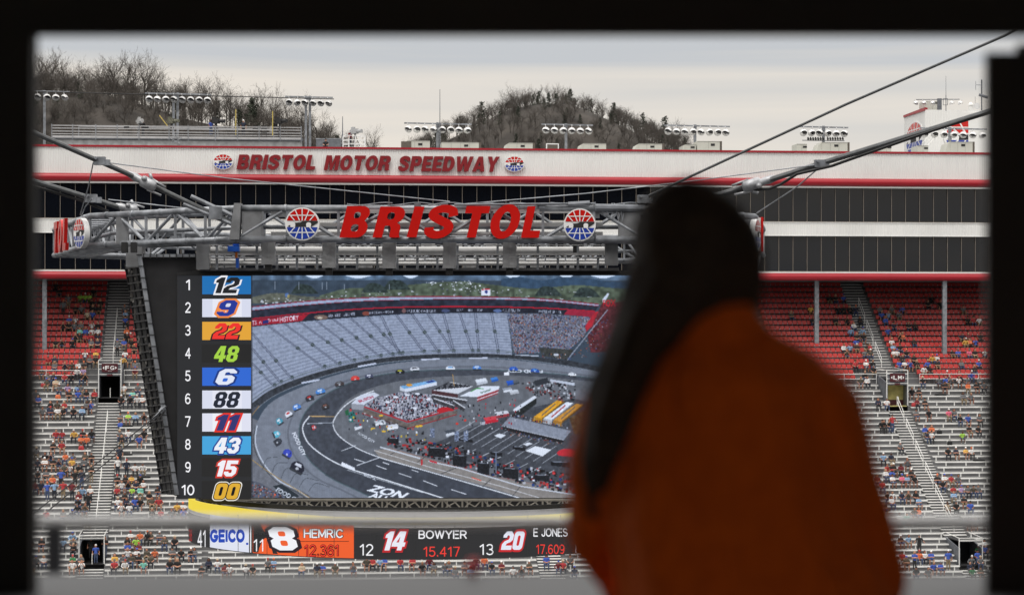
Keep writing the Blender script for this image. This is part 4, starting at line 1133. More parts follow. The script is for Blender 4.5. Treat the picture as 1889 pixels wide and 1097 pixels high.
clamp(c4_, 1186, 367, 92, .32)
cable([(1505, 304, 91), (1300, 331, 91.4), (1080, 357, 91.8), (850, 377, 92)], .022, 'thin pale wire from the right cable clamp to the truss top', m_=GALV)
cable([(1508, 312, 91), (1470, 345, 93), (1396, 393, 98)], .026, 'slim drop wire from the right clamp to the far truss end', m_=GALV)
cable([(302, 752, 95), (290, 765, 94), (60, 948, 80), (20, 980, 78)], .022, 'upper of two thin stay wires crossing the left stand', m_=BLACK)
cable([(305, 757, 95), (293, 772, 94), (64, 962, 80), (22, 996, 78)], .022, 'lower of two thin stay wires crossing the left stand', m_=BLACK)
cable([(60, 169, 246.5), (300, 175, 246.5), (540, 181, 246.5), (616, 183, 246.5)], .05, 'long lead strung between the three left light racks', m_=BLACK)
# ------------------------------------------------------------------ video screen
YS = 95.0
SX0, SX1, SY0, SY1 = 327.0, 1300.0, 508.0, 918.0
vs = empty('video_screen', W(813, 918, YS), 0, 'huge hanging video screen with a running order and a race picture', 'screen'); vi = local(vs).inverted()
sc = lambda x, y, d=0.0: vi @ (W(x, y, YS) + Vector((0, d, 0)))
m = MB(); a, b = sc(SX0 - 1, SY1 + 1), sc(SX1 + 1, SY0 - 4); m.box(a.x, .02, a.z, b.x, .7, b.z); m.build('cabinet', BLACK, vs)
# tapering black frame with mesh cloth left and right of the picture
m = MB()
def slab(pts, d0, d1): m.poly([pts], sc, d0, d1)
slab([(262, 474), (362, 474), (362, 498), (326, 503), (326, 914), (322, 914)], .08, .5)
slab([(1301, 503), (1262 + 140, 474), (1304, 914), (1301, 914)][::-1], .08, .5)
split_build(m, 'mesh_cloth', BLK2, vs)
m = MB(); m.bar(sc(258, 470, -.05), sc(327, 912, -.05), .17, .17); m.bar(sc(1400, 470, -.05), sc(1305, 912, -.05), .17, .17)
m.bar(sc(262, 471.5, -.06), sc(364, 471.5, -.06), .14, .12); split_build(m, 'edge_tube', GALV, vs)
m = MB()
for k in range(22):
    t = k / 21; m.cbox(sc(258 + 69 * t, 470 + 442 * t, -.06), (.24, .2, .03))
for k in range(9): m.cbox(sc(266 + 12 * k, 472, -.07), (.03, .2, .2))
m.build('lacing', BLACK, vs)
m = MB(); m.poly([[(366, 498), (1142, 498), (1300, 498), (1300, 507.5), (327, 507.5), (327, 503)]], sc, -.03, .4); m.build('top_trim', BLACK, vs)
# left side face with its scaffolding
bk = lambda x, y, Y: vi @ W(x, y, Y)
m = MB(); m.face([bk(262, 478, 95.3), bk(326, 913, 95.3), bk(300, 910, 107), bk(231, 486, 107)]); m.build('side_cloth', mat('side_black', (.008, .008, .009), .9, 0, .3, 2), vs)
m = MB(); rj = random.Random(2)
for k in range(30):
    t = (k + .5) / 30; x0 = 231 + 69 * t; x1 = 260 + 66 * t; y = 488 + 424 * t
    m.tube(bk(x0, y, 106.5), bk(x1, y - 4, 95.5), .04, 5)
    if k % 2 == 0:
        m.bar(bk(x0 - 1, y, 106.4), bk(x0 + 4, y + 9, 106.4), .12, .12)
for f_ in (.0, .35, .7): m.tube(bk(231 + 29 * f_, 486, 106.4 - 11 * f_), bk(300 + 26 * f_, 910, 106.4 - 11 * f_), .06, 6)
m.build('side_scaffold', mat('scaffold_dark', (.014, .014, .016), .6, .3, .4, 2), vs)
m = MB()
for k in range(46):
    t = rj.random(); x = 231 + 69 * t + rj.uniform(0, 22); y = 490 + 415 * t; m.cbox(bk(x, y, 100 - rj.random() * 3), (.07, .07, .12))
for t in (.1, .2, .35, .42, .5, .62, .72, .78): m.cbox(bk(236 + 69 * t, 488 + 420 * t, 105), (.12, .1, .9))
split_build(m, 'side_fitting', mat('fitting_pale', (.14, .135, .125), .6, 0, .5, 3), vs)
m = MB(); m.tube(bk(282, 773, 94.9), bk(306, 748, 94.9), .06, 6); m.tube(bk(296, 760, 94.85), bk(303, 752, 94.85), .12, 8); m.build('stay_anchor', GALV, vs)

# running order ------------------------------------------------------------------------------
lb = MB(); lb.poly([[(SX0, SY0), (463.5, SY0), (463.5, SY1), (SX0, SY1)]], sc, 0.012); lb = lb.build('running_order', led(42, 43, 46), vs)
m = MB()
for k in range(10):
    y = 509 + k * 42; m.poly([[(372, y - .5), (463, y - .5), (463, y + 33.5), (372, y + 33.5)]], sc, .010) if k in (3, 8, 9) else None
split_build(m, 'dark_tile', led(37, 37, 38), lb)
m = MB()
for k in range(10):
    s = str(k + 1); w = 8.5 if s != '1' else 6.5
    if s == '10': w = 20
    cx_ = 346.5; y = 525 + k * 42.0
    m = MB(); put_slim(m, s, (cx_ - w / 2 * 1.2, y - 10, cx_ + w / 2 * 1.2, y + 10), sc, .008, .13); m.build('position_number', led(246, 246, 250), lb)
tiles = [('12', (35, 112, 180), (36, 38, 42), (240, 240, 245), None, 392, 445), ('9', (214, 218, 236), (36, 56, 150), (238, 140, 70), (230, 232, 244), 397, 441), ('22', (226, 164, 58), (238, 52, 46), (40, 30, 40), None, 391, 446),
         ('48', None, (164, 210, 70), None, None, 393, 443), ('6', (48, 104, 210), (224, 230, 246), (26, 56, 130), None, 395, 440), ('88', (216, 220, 238), (32, 38, 52), None, (228, 230, 244), 392, 445),
         ('11', (222, 224, 240), (50, 52, 112), (226, 52, 40), (236, 238, 246), 393, 444), ('43', (70, 164, 220), (238, 240, 248), (40, 70, 150), None, 393, 446), ('15', None, (240, 240, 248), (206, 60, 48), None, 396, 441), ('00', None, (222, 172, 52), (240, 236, 226), None, 393, 445)]
for k, (s, bgc, fg, ol, hi, x0, x1) in enumerate(tiles):
    y = 509 + k * 42.15; y1 = y + 33.5
    if bgc:
        m = MB(); m.poly([[(373, y), (463, y), (463, y1), (373, y1)]], sc, .006); t = m.build('tile', led(*bgc), lb)
        if hi:
            m = MB(); m.poly([[(392, y), (446, y), (446, y1), (392, y1)]], sc, .004); m.build('tile_highlight', led(*hi), lb)
    for j, lps in enumerate(word_loops(s, x0, y + 2.2, x1, y1 - 1.8, .26, .06)):
        pass
    if ol:
        m = MB()
        for lps in word_loops(s, x0 - 1.2, y + 1.2, x1 + 1.2, y1 - .6, .26, .05, g=.065):
            m.poly([lps[0]], sc, .000)
        m.build('number_outline', led(*ol), lb)
        if s == '00':
            m = MB()
            for lps in word_loops(s, x0 - .4, y + 2, x1 + .4, y1 - 1.4, .26, .05, g=.04): m.poly([lps[0]], sc, -.003)
            m.build('number_outline', led(30, 30, 34), lb)
    m = MB(); mi_ = MB()
    for lps in word_loops(s, x0, y + 2.4, x1, y1 - 1.8, .26, .07):
        m.poly(lps, sc, -.006)
        for h in lps[1:]: mi_.poly([h], sc, -.003)
    m.build('number', led(*fg), lb)
    if mi_.v: split_build(mi_, 'number_counter', led(*(bgc or (37, 37, 38))) if s not in ('00',) else led(30, 30, 34), lb)
m = MB(); m.poly([[(458, SY0), (463.6, SY0), (463.6, SY1), (458, SY1)]], sc, -.008)
# race picture: painted cell by cell like the lamps of the screen ----------------------------------
CELL = 1.05
PX0, PX1 = 463.6, 1300.0
nx, ny = int((PX1 - PX0) / CELL), int((SY1 - SY0) / CELL)
gx, gy = np.meshgrid(PX0 + (np.arange(nx) + .5) * CELL, SY0 + (np.arange(ny) + .5) * CELL)
IMG = np.zeros((ny, nx, 3)); rn = np.random.RandomState(11)
def inside(lp):
    lp = np.asarray(lp, float); r = np.zeros(gx.shape, bool)
    x0, y0 = lp.min(0); x1, y1 = lp.max(0)
    i0, i1 = max(0, int((y0 - SY0) / CELL) - 1), min(ny, int((y1 - SY0) / CELL) + 2)
    j0, j1 = max(0, int((x0 - PX0) / CELL) - 1), min(nx, int((x1 - PX0) / CELL) + 2)
    if i1 <= i0 or j1 <= j0: return r
    X, Y_ = gx[i0:i1, j0:j1], gy[i0:i1, j0:j1]; q = np.zeros(X.shape, bool); n = len(lp)
    for k in range(n):
        xa, ya = lp[k]; xb, yb = lp[(k + 1) % n]
        if ya == yb: continue
        c = ((ya > Y_) != (yb > Y_)) & (X < (xb - xa) * (Y_ - ya) / (yb - ya) + xa); q ^= c
    r[i0:i1, j0:j1] = q
    return r
def noise(s, seed=0):
    r = np.random.RandomState(seed); h, w = int(ny / s) + 3, int(nx / s) + 3; a = r.rand(h, w)
    yi, xi = np.arange(ny) / s, np.arange(nx) / s; y0, x0 = yi.astype(int), xi.astype(int); fy, fx = (yi - y0)[:, None], (xi - x0)[None]
    return (a[y0][:, x0] * (1 - fy) * (1 - fx) + a[y0 + 1][:, x0] * fy * (1 - fx) + a[y0][:, x0 + 1] * (1 - fy) * fx + a[y0 + 1][:, x0 + 1] * fy * fx)
def fill(lp, c, nse=0.0, s=2, alpha=1.0, mask=None):
    k = inside(lp) if mask is None else mask
    col = np.array(c, float)[None]
    v = col * (1 + nse * (noise(s, int(sum(c)))[k][:, None] - .5) * 2) if nse else np.repeat(col, k.sum(), 0)
    IMG[k] = IMG[k] * (1 - alpha) + v * alpha
def line(pts, w, c, alpha=1.0):
    for (xa, ya), (xb, yb) in zip(pts[:-1], pts[1:]):
        d = math.hypot(xb - xa, yb - ya) or 1; nx_, ny_ = -(yb - ya) / d * w / 2, (xb - xa) / d * w / 2
        fill([(xa + nx_, ya + ny_), (xb + nx_, yb + ny_), (xb - nx_, yb - ny_), (xa - nx_, ya - ny_)], c, alpha=alpha)
def curve(pts, k=8):
    P = [np.array(p, float) for p in pts]; P = [2 * P[0] - P[1]] + P + [2 * P[-1] - P[-2]]; Q = []
    for i in range(1, len(P) - 2):
        for j in range(k):
            t = j / k; Q.append(.5 * (2 * P[i] + (P[i + 1] - P[i - 1]) * t + (2 * P[i - 1] - 5 * P[i] + 4 * P[i + 1] - P[i + 2]) * t * t + (3 * P[i] - P[i - 1] - 3 * P[i + 1] + P[i + 2]) * t ** 3))
    return [tuple(q) for q in Q] + [tuple(P[-2])]
def band(top, bot, c, nse=0.0, s=2): fill(list(top) + list(bot)[::-1], c, nse, s)
def ell(x, y, rx, ry, c, alpha=1.0): fill(arc(x, y, rx, ry, 0, 345, 14), c, alpha=alpha)
def specks(lp, n, cols, w, h, seed):
    r = np.random.RandomState(seed); k = inside(lp); idx = np.argwhere(k)
    if len(idx) == 0: return
    for i in r.randint(0, len(idx), n):
        yy, xx = idx[i]; c = cols[r.randint(len(cols))]; ww = max(1, int(round(w * r.uniform(.6, 1.4) / CELL))); hh = max(1, int(round(h * r.uniform(.6, 1.4) / CELL)))
        IMG[yy:yy + hh, xx:xx + ww] = np.array(c) * r.uniform(.75, 1.15)
def rtext(s, o, ux, uy, c, off=.01):      # o = top-left, ux/uy = px vectors of the box edges (y down)
    V, T = text_tris(s, off)
    for t in T:
        fill([(o[0] + V[i][0] * ux[0] + (1 - V[i][1]) * uy[0], o[1] + V[i][0] * ux[1] + (1 - V[i][1]) * uy[1]) for i in t], c)
IMG[:] = (62, 74, 86)
band([(463, 505), (1300, 505)], [(463, 516), (1300, 518)], (86, 104, 122), .25, 9)
k = (gy < 545); IMG[k] = IMG[k] * (.86 + .28 * noise(7, 3)[k][:, None])
for x0, x1 in ((560, 600), (632, 690), (740, 775), (930, 962), (1030, 1060), (1085, 1140)): fill(curve([(x0, 507), ((x0 + x1) / 2, 513.5), (x1, 507)]), (214, 226, 238))
fill(curve([(925, 514), (960, 511), (1000, 517), (1040, 511), (1090, 514), (1140, 520), (1300, 520), (1300, 535), (925, 533)]), (58, 78, 98), .12, 5)
fill(curve([(590, 545), (640, 532), (700, 530), (780, 523), (850, 519), (900, 524), (980, 532), (1060, 526), (1120, 530), (1300, 545), (1300, 560), (590, 560)]), (84, 94, 78), .3, 5)
fill(curve([(463, 548), (510, 540), (560, 546), (640, 552), (463, 560)]), (98, 100, 88), .2, 4)
for x, y in ((560, 530), (690, 528), (730, 522), (1010, 534), (1080, 536)): fill(curve([(x - 24, y + 12), (x - 10, y - 5), (x + 12, y - 3), (x + 28, y + 12)]), (52, 62, 60), .3, 3)
specks([(780, 521), (860, 516), (920, 540), (840, 536)], 70, [(225, 228, 232), (190, 196, 204)], 2.5, 1.5, 4)
specks([(620, 536), (760, 530), (1090, 534), (1090, 552), (620, 552)], 90, [(210, 214, 220), (60, 66, 70), (150, 156, 162)], 3, 1.5, 5)
specks([(470, 552), (720, 540), (720, 552), (470, 560)], 60, [(225, 226, 230), (70, 70, 76), (170, 175, 180)], 3.5, 2, 6)
for x, h in ((507, 16), (551, 14), (594, 13), (603, 14), (635, 10), (718, 10)): line([(x, 534), (x, 534 - h)], .9, (150, 160, 170))
fill([(888, 534), (905, 533), (905, 545), (888, 545)], (225, 228, 234)); ell(897, 538, 3, 3.4, (60, 70, 130)); fill([(889, 533), (904, 532), (904, 534), (889, 535)], (190, 50, 60))
ell(529, 544, 3.6, 4, (90, 130, 200), .7); ell(532, 546, 2.2, 3, (200, 170, 80), .6)
rtop = curve([(463, 566), (560, 556), (660, 549.5), (760, 547), (880, 547.5), (1000, 551), (1105, 561)])
rwb = curve([(463, 573), (560, 563), (660, 556), (760, 553), (880, 552), (1000, 555), (1104, 565)])
rdk = curve([(463, 588), (560, 578), (660, 570), (760, 566), (880, 565.5), (1000, 568), (1098, 574)])
rbn = curve([(463, 602), (560, 592), (660, 584), (760, 578), (880, 576.5), (1000, 578), (1096, 584)])
band(rtop, rwb, (158, 168, 190), .08, 4); line(rtop, 1.6, (140, 40, 56)); line(rwb, 1.6, (150, 34, 50))
band(rwb, rdk, (44, 48, 60), .25, 5); line(rdk, 2.4, (176, 34, 52)); band([(x, y + 1) for x, y in rdk], rbn, (38, 40, 50), .2, 4)
fill([(463, 590), (540, 582), (570, 578.5), (556, 592), (463, 601.5)], (160, 34, 50), .1, 4)
fill([(1048, 570), (1098, 575), (1096, 585), (1040, 580)], (150, 40, 60), .1, 4)
rtext('TS in', (465, 591.5), (17, -2), (0, 8), (220, 214, 224)); rtext('HISTORY', (516, 585), (35, -4.2), (0, 9), (230, 224, 232), .02); rtext('Bristol', (494, 588), (19, -2), (0, 6), (220, 214, 224))
fill([(485, 591), (495, 589.5), (495, 596), (485, 597)], (40, 48, 110))
ell(592, 585, 13, 4.5, (120, 100, 90)); ell(590, 586, 5, 2, (200, 190, 170)); ell(675, 578, 7, 4, (130, 70, 60)); ell(745, 573, 4, 4, (120, 90, 90)); ell(822, 573, 8, 3, (70, 80, 110)); ell(918, 573, 8, 3, (90, 110, 150))
for s, x, y, w, dy in (('EARNHARDT LABONTE', 603, 580, 52, -4), ('DALE EARNHARDT JR', 681, 575, 46, -2.5), ('KYLE BUSCH WEEKEND', 750, 571.5, 54, -1), ('TONY HELMET THROW', 842, 569.5, 48, 0), ('COLOSSUS TV', 928, 569.5, 32, .4), ('BATTLE AT BRISTOL', 994, 571.5, 42, 1.5)):
    rtext(s, (x, y), (w, dy), (0, 5.2), (178, 184, 198), .012)
# empty bleachers
slo = curve([(463, 744), (500, 718), (560, 694), (640, 672), (730, 657), (860, 651), (945, 654)])
stp = curve([(463, 603), (560, 593), (660, 585), (760, 579), (880, 577.5), (937, 577.5)])
band(stp, slo, (146, 154, 170), .1, 3)
def at(c, t):
    i = t * (len(c) - 1); a = int(min(i, len(c) - 2)); f = i - a; return (c[a][0] + (c[a + 1][0] - c[a][0]) * f, c[a][1] + (c[a + 1][1] - c[a][1]) * f)
for r in range(1, 30):
    f = r / 30; pts = [tuple(np.array(at(stp, t)) * (1 - f) + np.array(at(slo, t)) * f) for t in np.linspace(0, 1, 26)]
    line(pts, .55 + 1.2 * f, (106, 114, 132) if r % 2 else (166, 174, 190), .55)
for a_, b_, m_ in (((463, 612), (540, 700), .6), ((494, 600), (600, 680), .52), ((525, 597), (628, 674), .5), ((554, 594), (655, 668), .5), ((583, 591), (678, 663), .5), ((615, 588.5), (704, 660), .48), ((645, 585), (726, 657), .48), ((676, 583), (744, 655), .47), ((703, 582), (738, 655), .46),
                   ((731, 580), (784, 652), .46), ((760, 579), (811, 652), .46), ((789, 578), (838, 651), .45), ((818, 578), (838, 651), .45), ((848, 578), (873, 651), .45), ((877, 577.5), (884, 651), .45), ((907, 577.5), (920, 652), .45), ((937, 577.5), (949, 652), .45), ((463, 668), (508, 714), .4), ((463, 640), (520, 708), .4)):
    for dx in (-1.7, 1.7): line([(a_[0] + dx, a_[1]), (b_[0] + dx, b_[1])], 1.25, (76, 82, 98), .9)
    line([a_, b_], 1.6, (150, 156, 172), .5)
    c = (a_[0] + (b_[0] - a_[0]) * m_, a_[1] + (b_[1] - a_[1]) * m_); ell(c[0], c[1], 3.6, 3.6, (66, 74, 78)); line([(c[0] - 4, c[1] - 4), (c[0] + 5, c[1] + 4)], .9, (110, 124, 124))
    ell(b_[0] - 1, b_[1] - 5, 3.4, 3.2, (70, 80, 84))
crowd = [(937, 577.5), (1000, 578.5), (1094, 585), (1076, 622), (1050, 644), (995, 640), (995, 650), (949, 652)]
fill(crowd, (116, 120, 136), .15, 2)
CC = [(60, 62, 72), (46, 48, 60), (52, 54, 66), (150, 156, 168), (130, 62, 62), (92, 98, 116), (76, 92, 136), (166, 164, 166), (120, 106, 100), (150, 92, 66)]
specks(crowd, 2600, CC, 1.6, 1.6, 7)
for a_, b_ in (((965, 578), (980, 650)), ((993, 578), (1008, 636)), ((1050, 581), (1018, 638)), ((1072, 583), (1046, 645))): line([a_, b_], 1.5, (104, 108, 122))
fill([(1098, 575), (1121, 571), (1081, 613), (1080, 600)], (172, 44, 56), .1, 3); fill([(1110, 560), (1300, 540), (1300, 640), (1090, 650), (1084, 620)], (92, 44, 50), .3, 3)
specks([(1095, 590), (1300, 560), (1300, 640), (1060, 660)], 500, CC, 2, 2, 17)
line([(1121, 571), (1046, 664)], 2, (140, 146, 160)); fill([(1111, 552), (1121, 540), (1124, 542), (1113, 562)], (200, 206, 216))
rtext('FOX', (1112, 553), (24, -1), (0, 13), (190, 40, 50), .03)
fill([(995, 641), (1058, 645), (1046, 664), (1000, 656)], (62, 64, 62), .2, 3); fill([(926, 653), (994, 655), (994, 657), (926, 655)], (190, 196, 206)); ell(1026, 654, 5, 2.4, (200, 204, 210)); specks([(1000, 650), (1060, 652), (1050, 668), (1000, 662)], 40, CC, 2, 2.5, 8)
# wall, banked track, apron
out_ = curve([(463, 764), (500, 733), (560, 706), (640, 682), (730, 666), (860, 659.5), (960, 663), (1060, 677), (1150, 696), (1300, 730)])
band(slo + [(1046, 664), (1150, 684), (1300, 715)], out_, (54, 58, 64), .25, 3); line([(x, y - 5) for x, y in slo], 1.4, (104, 114, 118)); line(slo, 1.2, (150, 156, 166), .7); line(out_, 1.2, (170, 176, 184), .6)
for x, y in ((556, 706), (660, 676), (777, 663), (865, 661)): line([(x, y), (x + 34, y - 6 if x < 700 else y - 1)], 3.2, (196, 202, 216))
fill([(463, 755), (478, 745), (463, 770)], (80, 84, 92))
trk_out = curve([(1300, 730), (1150, 696), (1060, 678), (960, 665), (860, 661), (740, 668), (640, 686), (560, 712), (500, 742), (474, 780), (470, 815), (482, 851), (515, 888), (556, 905), (580, 919)])
trk_in = curve([(1300, 752), (1150, 708), (1060, 693), (960, 685), (860, 681), (740, 686), (660, 701), (602, 726), (566, 756), (552, 790), (556, 823), (575, 853), (612, 882), (650, 900), (690, 919)])
band([(463, 764)] + trk_out[::-1][:0] + [(463, 775), (474, 790)], [(463, 919), (600, 919)], (96, 98, 104), .2, 3)
fill([(463, 770), (476, 775), (472, 820), (486, 856), (520, 890), (570, 919), (463, 919)], (112, 114, 120), .1, 4)
band(trk_out, trk_in, (122, 127, 136), .07, 5)
mid = [((a_[0] + b_[0]) / 2, (a_[1] + b_[1]) / 2) for a_, b_ in zip(trk_out, trk_in)]
line(mid, 5, (122, 128, 138), .6); line([(a_[0] * .25 + b_[0] * .75, a_[1] * .25 + b_[1] * .75) for a_, b_ in zip(trk_out, trk_in)], 3.5, (92, 96, 104), .6)
apr = curve([(1300, 775), (1150, 715), (1060, 700), (940, 692), (820, 694), (740, 702), (680, 717), (640, 738), (618, 765), (616, 785), (630, 808), (662, 826), (700, 842), (780, 866), (900, 902), (960, 919)])
band(trk_in, apr + [(690, 919)], (70, 74, 82), .12, 4)
fill([(690, 919), (600, 876), (630, 808), (700, 842), (900, 900), (962, 919)], (66, 70, 78), .1, 5)
line(trk_in, 2.4, (66, 90, 92), .5); wall_l = curve([(474, 784), (471, 816), (484, 850), (512, 884), (548, 903), (572, 919)]); line(wall_l, 2.2, (196, 202, 210)); line([(x - 3, y + 3) for x, y in wall_l], 1.2, (60, 64, 66))
line([(463, 846), (490, 866), (530, 892), (574, 919)], 1.2, (176, 140, 80)); line([(463, 768), (478, 748)], 1.4, (150, 120, 80))
for i in range(6): line(curve([(484 + i * 17, 866 + i * 8), (492 + i * 18, 846 + i * 9), (512 + i * 19, 842 + i * 11)]), .8, (64, 70, 76))
fill([(463, 885), (480, 890), (520, 912), (520, 919), (463, 919)], (90, 94, 104)); specks([(463, 888), (485, 894), (530, 919), (463, 919)], 120, CC + [(220, 90, 60)], 2.2, 2.6, 9)
fill([(503, 896), (520, 892), (552, 914), (545, 919), (528, 919)], (44, 52, 58)); rtext('FOOD C', (513, 898), (34, 19), (-5, 7), (216, 220, 226), .03)
# infield
fill(apr + [(1300, 919)], (104, 107, 112), .1, 5)
fill([(935, 760), (1060, 735), (1300, 790), (1300, 919), (1060, 900), (800, 835), (790, 822)], (70, 73, 79), .15, 3)
fill([(690, 830), (720, 826), (900, 878), (1070, 906), (1080, 919), (968, 919), (900, 897), (700, 843)], (138, 132, 126), .08, 4)
line([(690, 830), (800, 863), (930, 898), (1000, 919)], 1.2, (206, 206, 206)); line([(720, 826), (900, 876), (1075, 908)], 1.0, (150, 110, 100))
fill([(463, 0)] * 3, (0, 0, 0))
line(curve([(690, 720), (660, 732), (634, 750), (617, 772), (615, 786), (626, 804), (655, 824), (700, 843), (790, 869), (905, 902), (962, 919)]), 1.8, (226, 228, 230))
line(curve([(571, 767), (560, 782), (559, 796), (570, 818), (600, 842), (640, 862), (690, 878), (760, 900), (820, 919)]), 2.2, (230, 232, 234)); line(curve([(640, 866), (700, 884), (780, 908)]), 1.2, (180, 184, 188))
line([(571, 767), (617, 768)], 1.6, (206, 168, 110)); line([(567, 781), (613, 779)], 1.4, (180, 186, 194)); line([(658, 858), (701, 843)], 1.4, (220, 224, 228)); line([(630, 831), (657, 821)], 1.2, (220, 224, 228))
for a_, b_ in (((654, 846), (673, 852)), ((694, 858), (713, 865)), ((735, 872), (759, 880)), ((781, 886), (807, 896)), ((832, 902), (860, 911)), ((706, 852), (718, 856)), ((760, 866), (772, 870))): line([a_, b_], 1.5, (222, 224, 228))
for x in (640, 649, 658, 667, 673): pass
for i in range(7): ell(632 + i * 3.4, 855 + i * 1.6, 2.2, 3.6, (232, 234, 238))
for a_, b_ in (((742, 826), (720, 838)), ((790, 838), (770, 852)), ((842, 862), (812, 874)), ((905, 884), (890, 897)), ((960, 896), (945, 915))): line([a_, b_], 1.2, (70, 70, 72))
rtext('FOOD CITY', (545, 796), (20, 42), (-7, 3), (232, 234, 238), .03)
rtext('FOOD CITY', (1001, 688), (-66, -1.5), (0, -6), (226, 230, 236), .03); fill([(930, 686), (939, 686), (939, 692), (930, 692)], (238, 240, 244)); rtext('FOOD CITY', (662, 796), (30, 17), (-2, 4.5), (214, 218, 222), .02)
rtext('BRISTOL', (672, 872), (22, 9), (-1, 5), (200, 204, 210), .02)
rtext('ZON', (690, 893), (66, 16), (-16, 11), (238, 240, 244), .04); rtext('AU', (688, 907), (28, 8), (-9, 9), (238, 240, 244), .04)
# crowd deck with red edge, tents, trailers
dk = [(672, 748), (690, 735), (740, 722), (800, 728), (846, 744), (843, 752), (752, 776)]
fill(dk, (156, 156, 164), .2, 2); specks(dk, 620, [(190, 192, 200), (40, 42, 52), (140, 44, 48), (60, 64, 80), (46, 48, 58), (206, 208, 214), (40, 40, 50), (70, 76, 96)], 2.2, 3, 12)
line([(672, 750), (752, 778), (844, 752)], 2.4, (176, 44, 52)); fill([(672, 753), (752, 781), (844, 756), (843, 765), (752, 791), (668, 762)], (106, 96, 90), .2, 3); line([(668, 762), (752, 790), (842, 764)], 1.6, (150, 44, 50)); line([(700, 772), (752, 790)], 2, (60, 56, 60))
fill(arc(822, 757, 16, 7, 150, 360, 10), (186, 40, 48))
for x, y in ((730, 732), (770, 726), (715, 741), (790, 736), (765, 752), (752, 728)): ell(x, y, 4.6, 2, (228, 230, 236))
fill([(648, 744), (665, 728), (690, 723), (700, 728), (672, 746)], (208, 212, 220), .05, 2); fill([(648, 744), (672, 746), (670, 756), (648, 754)], (150, 152, 158)); rtext('BUSCH', (660, 738), (26, -9), (4, 4), (170, 60, 80), .02)
fill([(738, 712), (800, 700), (806, 704), (746, 717)], (120, 170, 210), .1, 2); ell(755, 710, 6, 2.4, (216, 150, 60)); fill([(738, 712), (746, 717), (748, 722), (738, 720)], (200, 204, 210)); fill([(746, 717), (806, 704), (806, 710), (748, 723)], (214, 218, 226)); fill([(785, 704), (798, 701), (803, 703), (790, 706)], (40, 50, 120))
fill([(796, 719), (832, 704), (872, 712), (845, 726)], (208, 210, 214))
for i in range(12):
    line([(798 + i * 5.6, 721 - i * .5 - 2), (828 + i * 3.6, 705 + i * .55)], 1.7, (44, 46, 52))
fill([(796, 719), (845, 727), (845, 733), (796, 726)], (80, 52, 56), .2, 2)
fill([(848, 730), (888, 712), (922, 712), (920, 718), (880, 732)], (222, 226, 232)); fill([(880, 732), (920, 718), (918, 726), (880, 741)], (150, 60, 66), .1, 2); line([(880, 737), (919, 723)], 1.5, (220, 222, 226)); line(curve([(868, 722), (880, 716), (892, 717)]), 1.6, (60, 140, 70)); rtext('bristol', (886, 722), (18, -6), (1, 4), (60, 90, 70), .01)
for (x0, y0, x1, y1) in ((797, 727, 862, 738), (800, 734, 840, 748), (836, 738, 858, 752)): fill([(x0, y0), (x1, y1), (x1 - 2, y1 + 7), (x0 - 2, y0 + 7)], (62, 62, 66), .3, 2); line([(x0, y0), (x1, y1)], 2.2, (206, 208, 212))
line([(838, 712), (835, 690)], 1.2, (190, 150, 90))
def truck(x, y, w, h, c, top=(226, 228, 232)):
    fill([(x, y), (x + w, y - h * .4), (x + w + 3, y + h * .2), (x + 3, y + h * .7)], top); fill([(x + 3, y + h * .7), (x + w + 3, y + h * .2), (x + w + 3, y + h * .8), (x + 3, y + h * 1.3)], c)
for x, y, w, h, c, t in ((904, 697, 12, 6, (40, 90, 170), (70, 130, 200)), (933, 703, 14, 6, (40, 80, 160), (40, 90, 190)), (876, 700, 20, 8, (190, 194, 200), (220, 224, 228)), (926, 716, 16, 6, (220, 222, 226), (150, 156, 164)), (938, 720, 16, 6, (180, 182, 186), (200, 204, 208)), (945, 703, 10, 5, (60, 66, 72), (90, 96, 104)),
                     (886, 772, 20, 9, (176, 178, 186), (90, 96, 110)), (892, 770, 24, 9, (190, 40, 56), (206, 70, 80)), (820, 794, 18, 8, (206, 210, 214), (70, 76, 84)), (912, 760, 24, 9, (150, 60, 66), (206, 208, 212)), (690, 776, 18, 7, (226, 228, 230), (190, 194, 198)), (712, 784, 20, 7, (232, 232, 234), (206, 208, 212)), (652, 783, 12, 8, (220, 222, 226), (90, 96, 104))):
    truck(x, y, w, h, c, t)
fill([(642, 762), (652, 758), (656, 766), (654, 778), (644, 778)], (44, 110, 104), .15, 2); fill([(636, 758), (642, 754), (644, 764), (638, 766)], (40, 96, 64))
for x, y in ((703, 766), (770, 786), (776, 785), (688, 790), (708, 795)): ell(x, y, 4, 1.9, (222, 180, 60))
fill([(946, 755), (986, 729), (990, 733), (950, 760)], (216, 220, 226)); fill([(950, 760), (990, 733), (990, 744), (952, 772), (940, 770)], (40, 44, 46), .2, 3)
for i, c in enumerate(((222, 160, 50), (220, 224, 230), (200, 140, 60))):
    x = 985 + i * 18; y = 768 + i * 3; fill([(x, y), (x + 42, y - 30), (x + 56, y - 28), (x + 16, y + 4)], c, .1, 3); fill([(x, y), (x + 16, y + 4), (x + 14, y + 12), (x - 2, y + 8)], tuple(v * .8 for v in c)); line([(x + 16, y + 4), (x + 56, y - 28)], 2.5, tuple(v * .55 for v in c)); line([(x + 14, y - 2), (x + 40, y - 24)], 2, (110, 100, 90) if i != 1 else (170, 60, 60))
fill([(1050, 770), (1150, 720), (1300, 760), (1300, 820), (1060, 800)], (90, 70, 50), .4, 3)
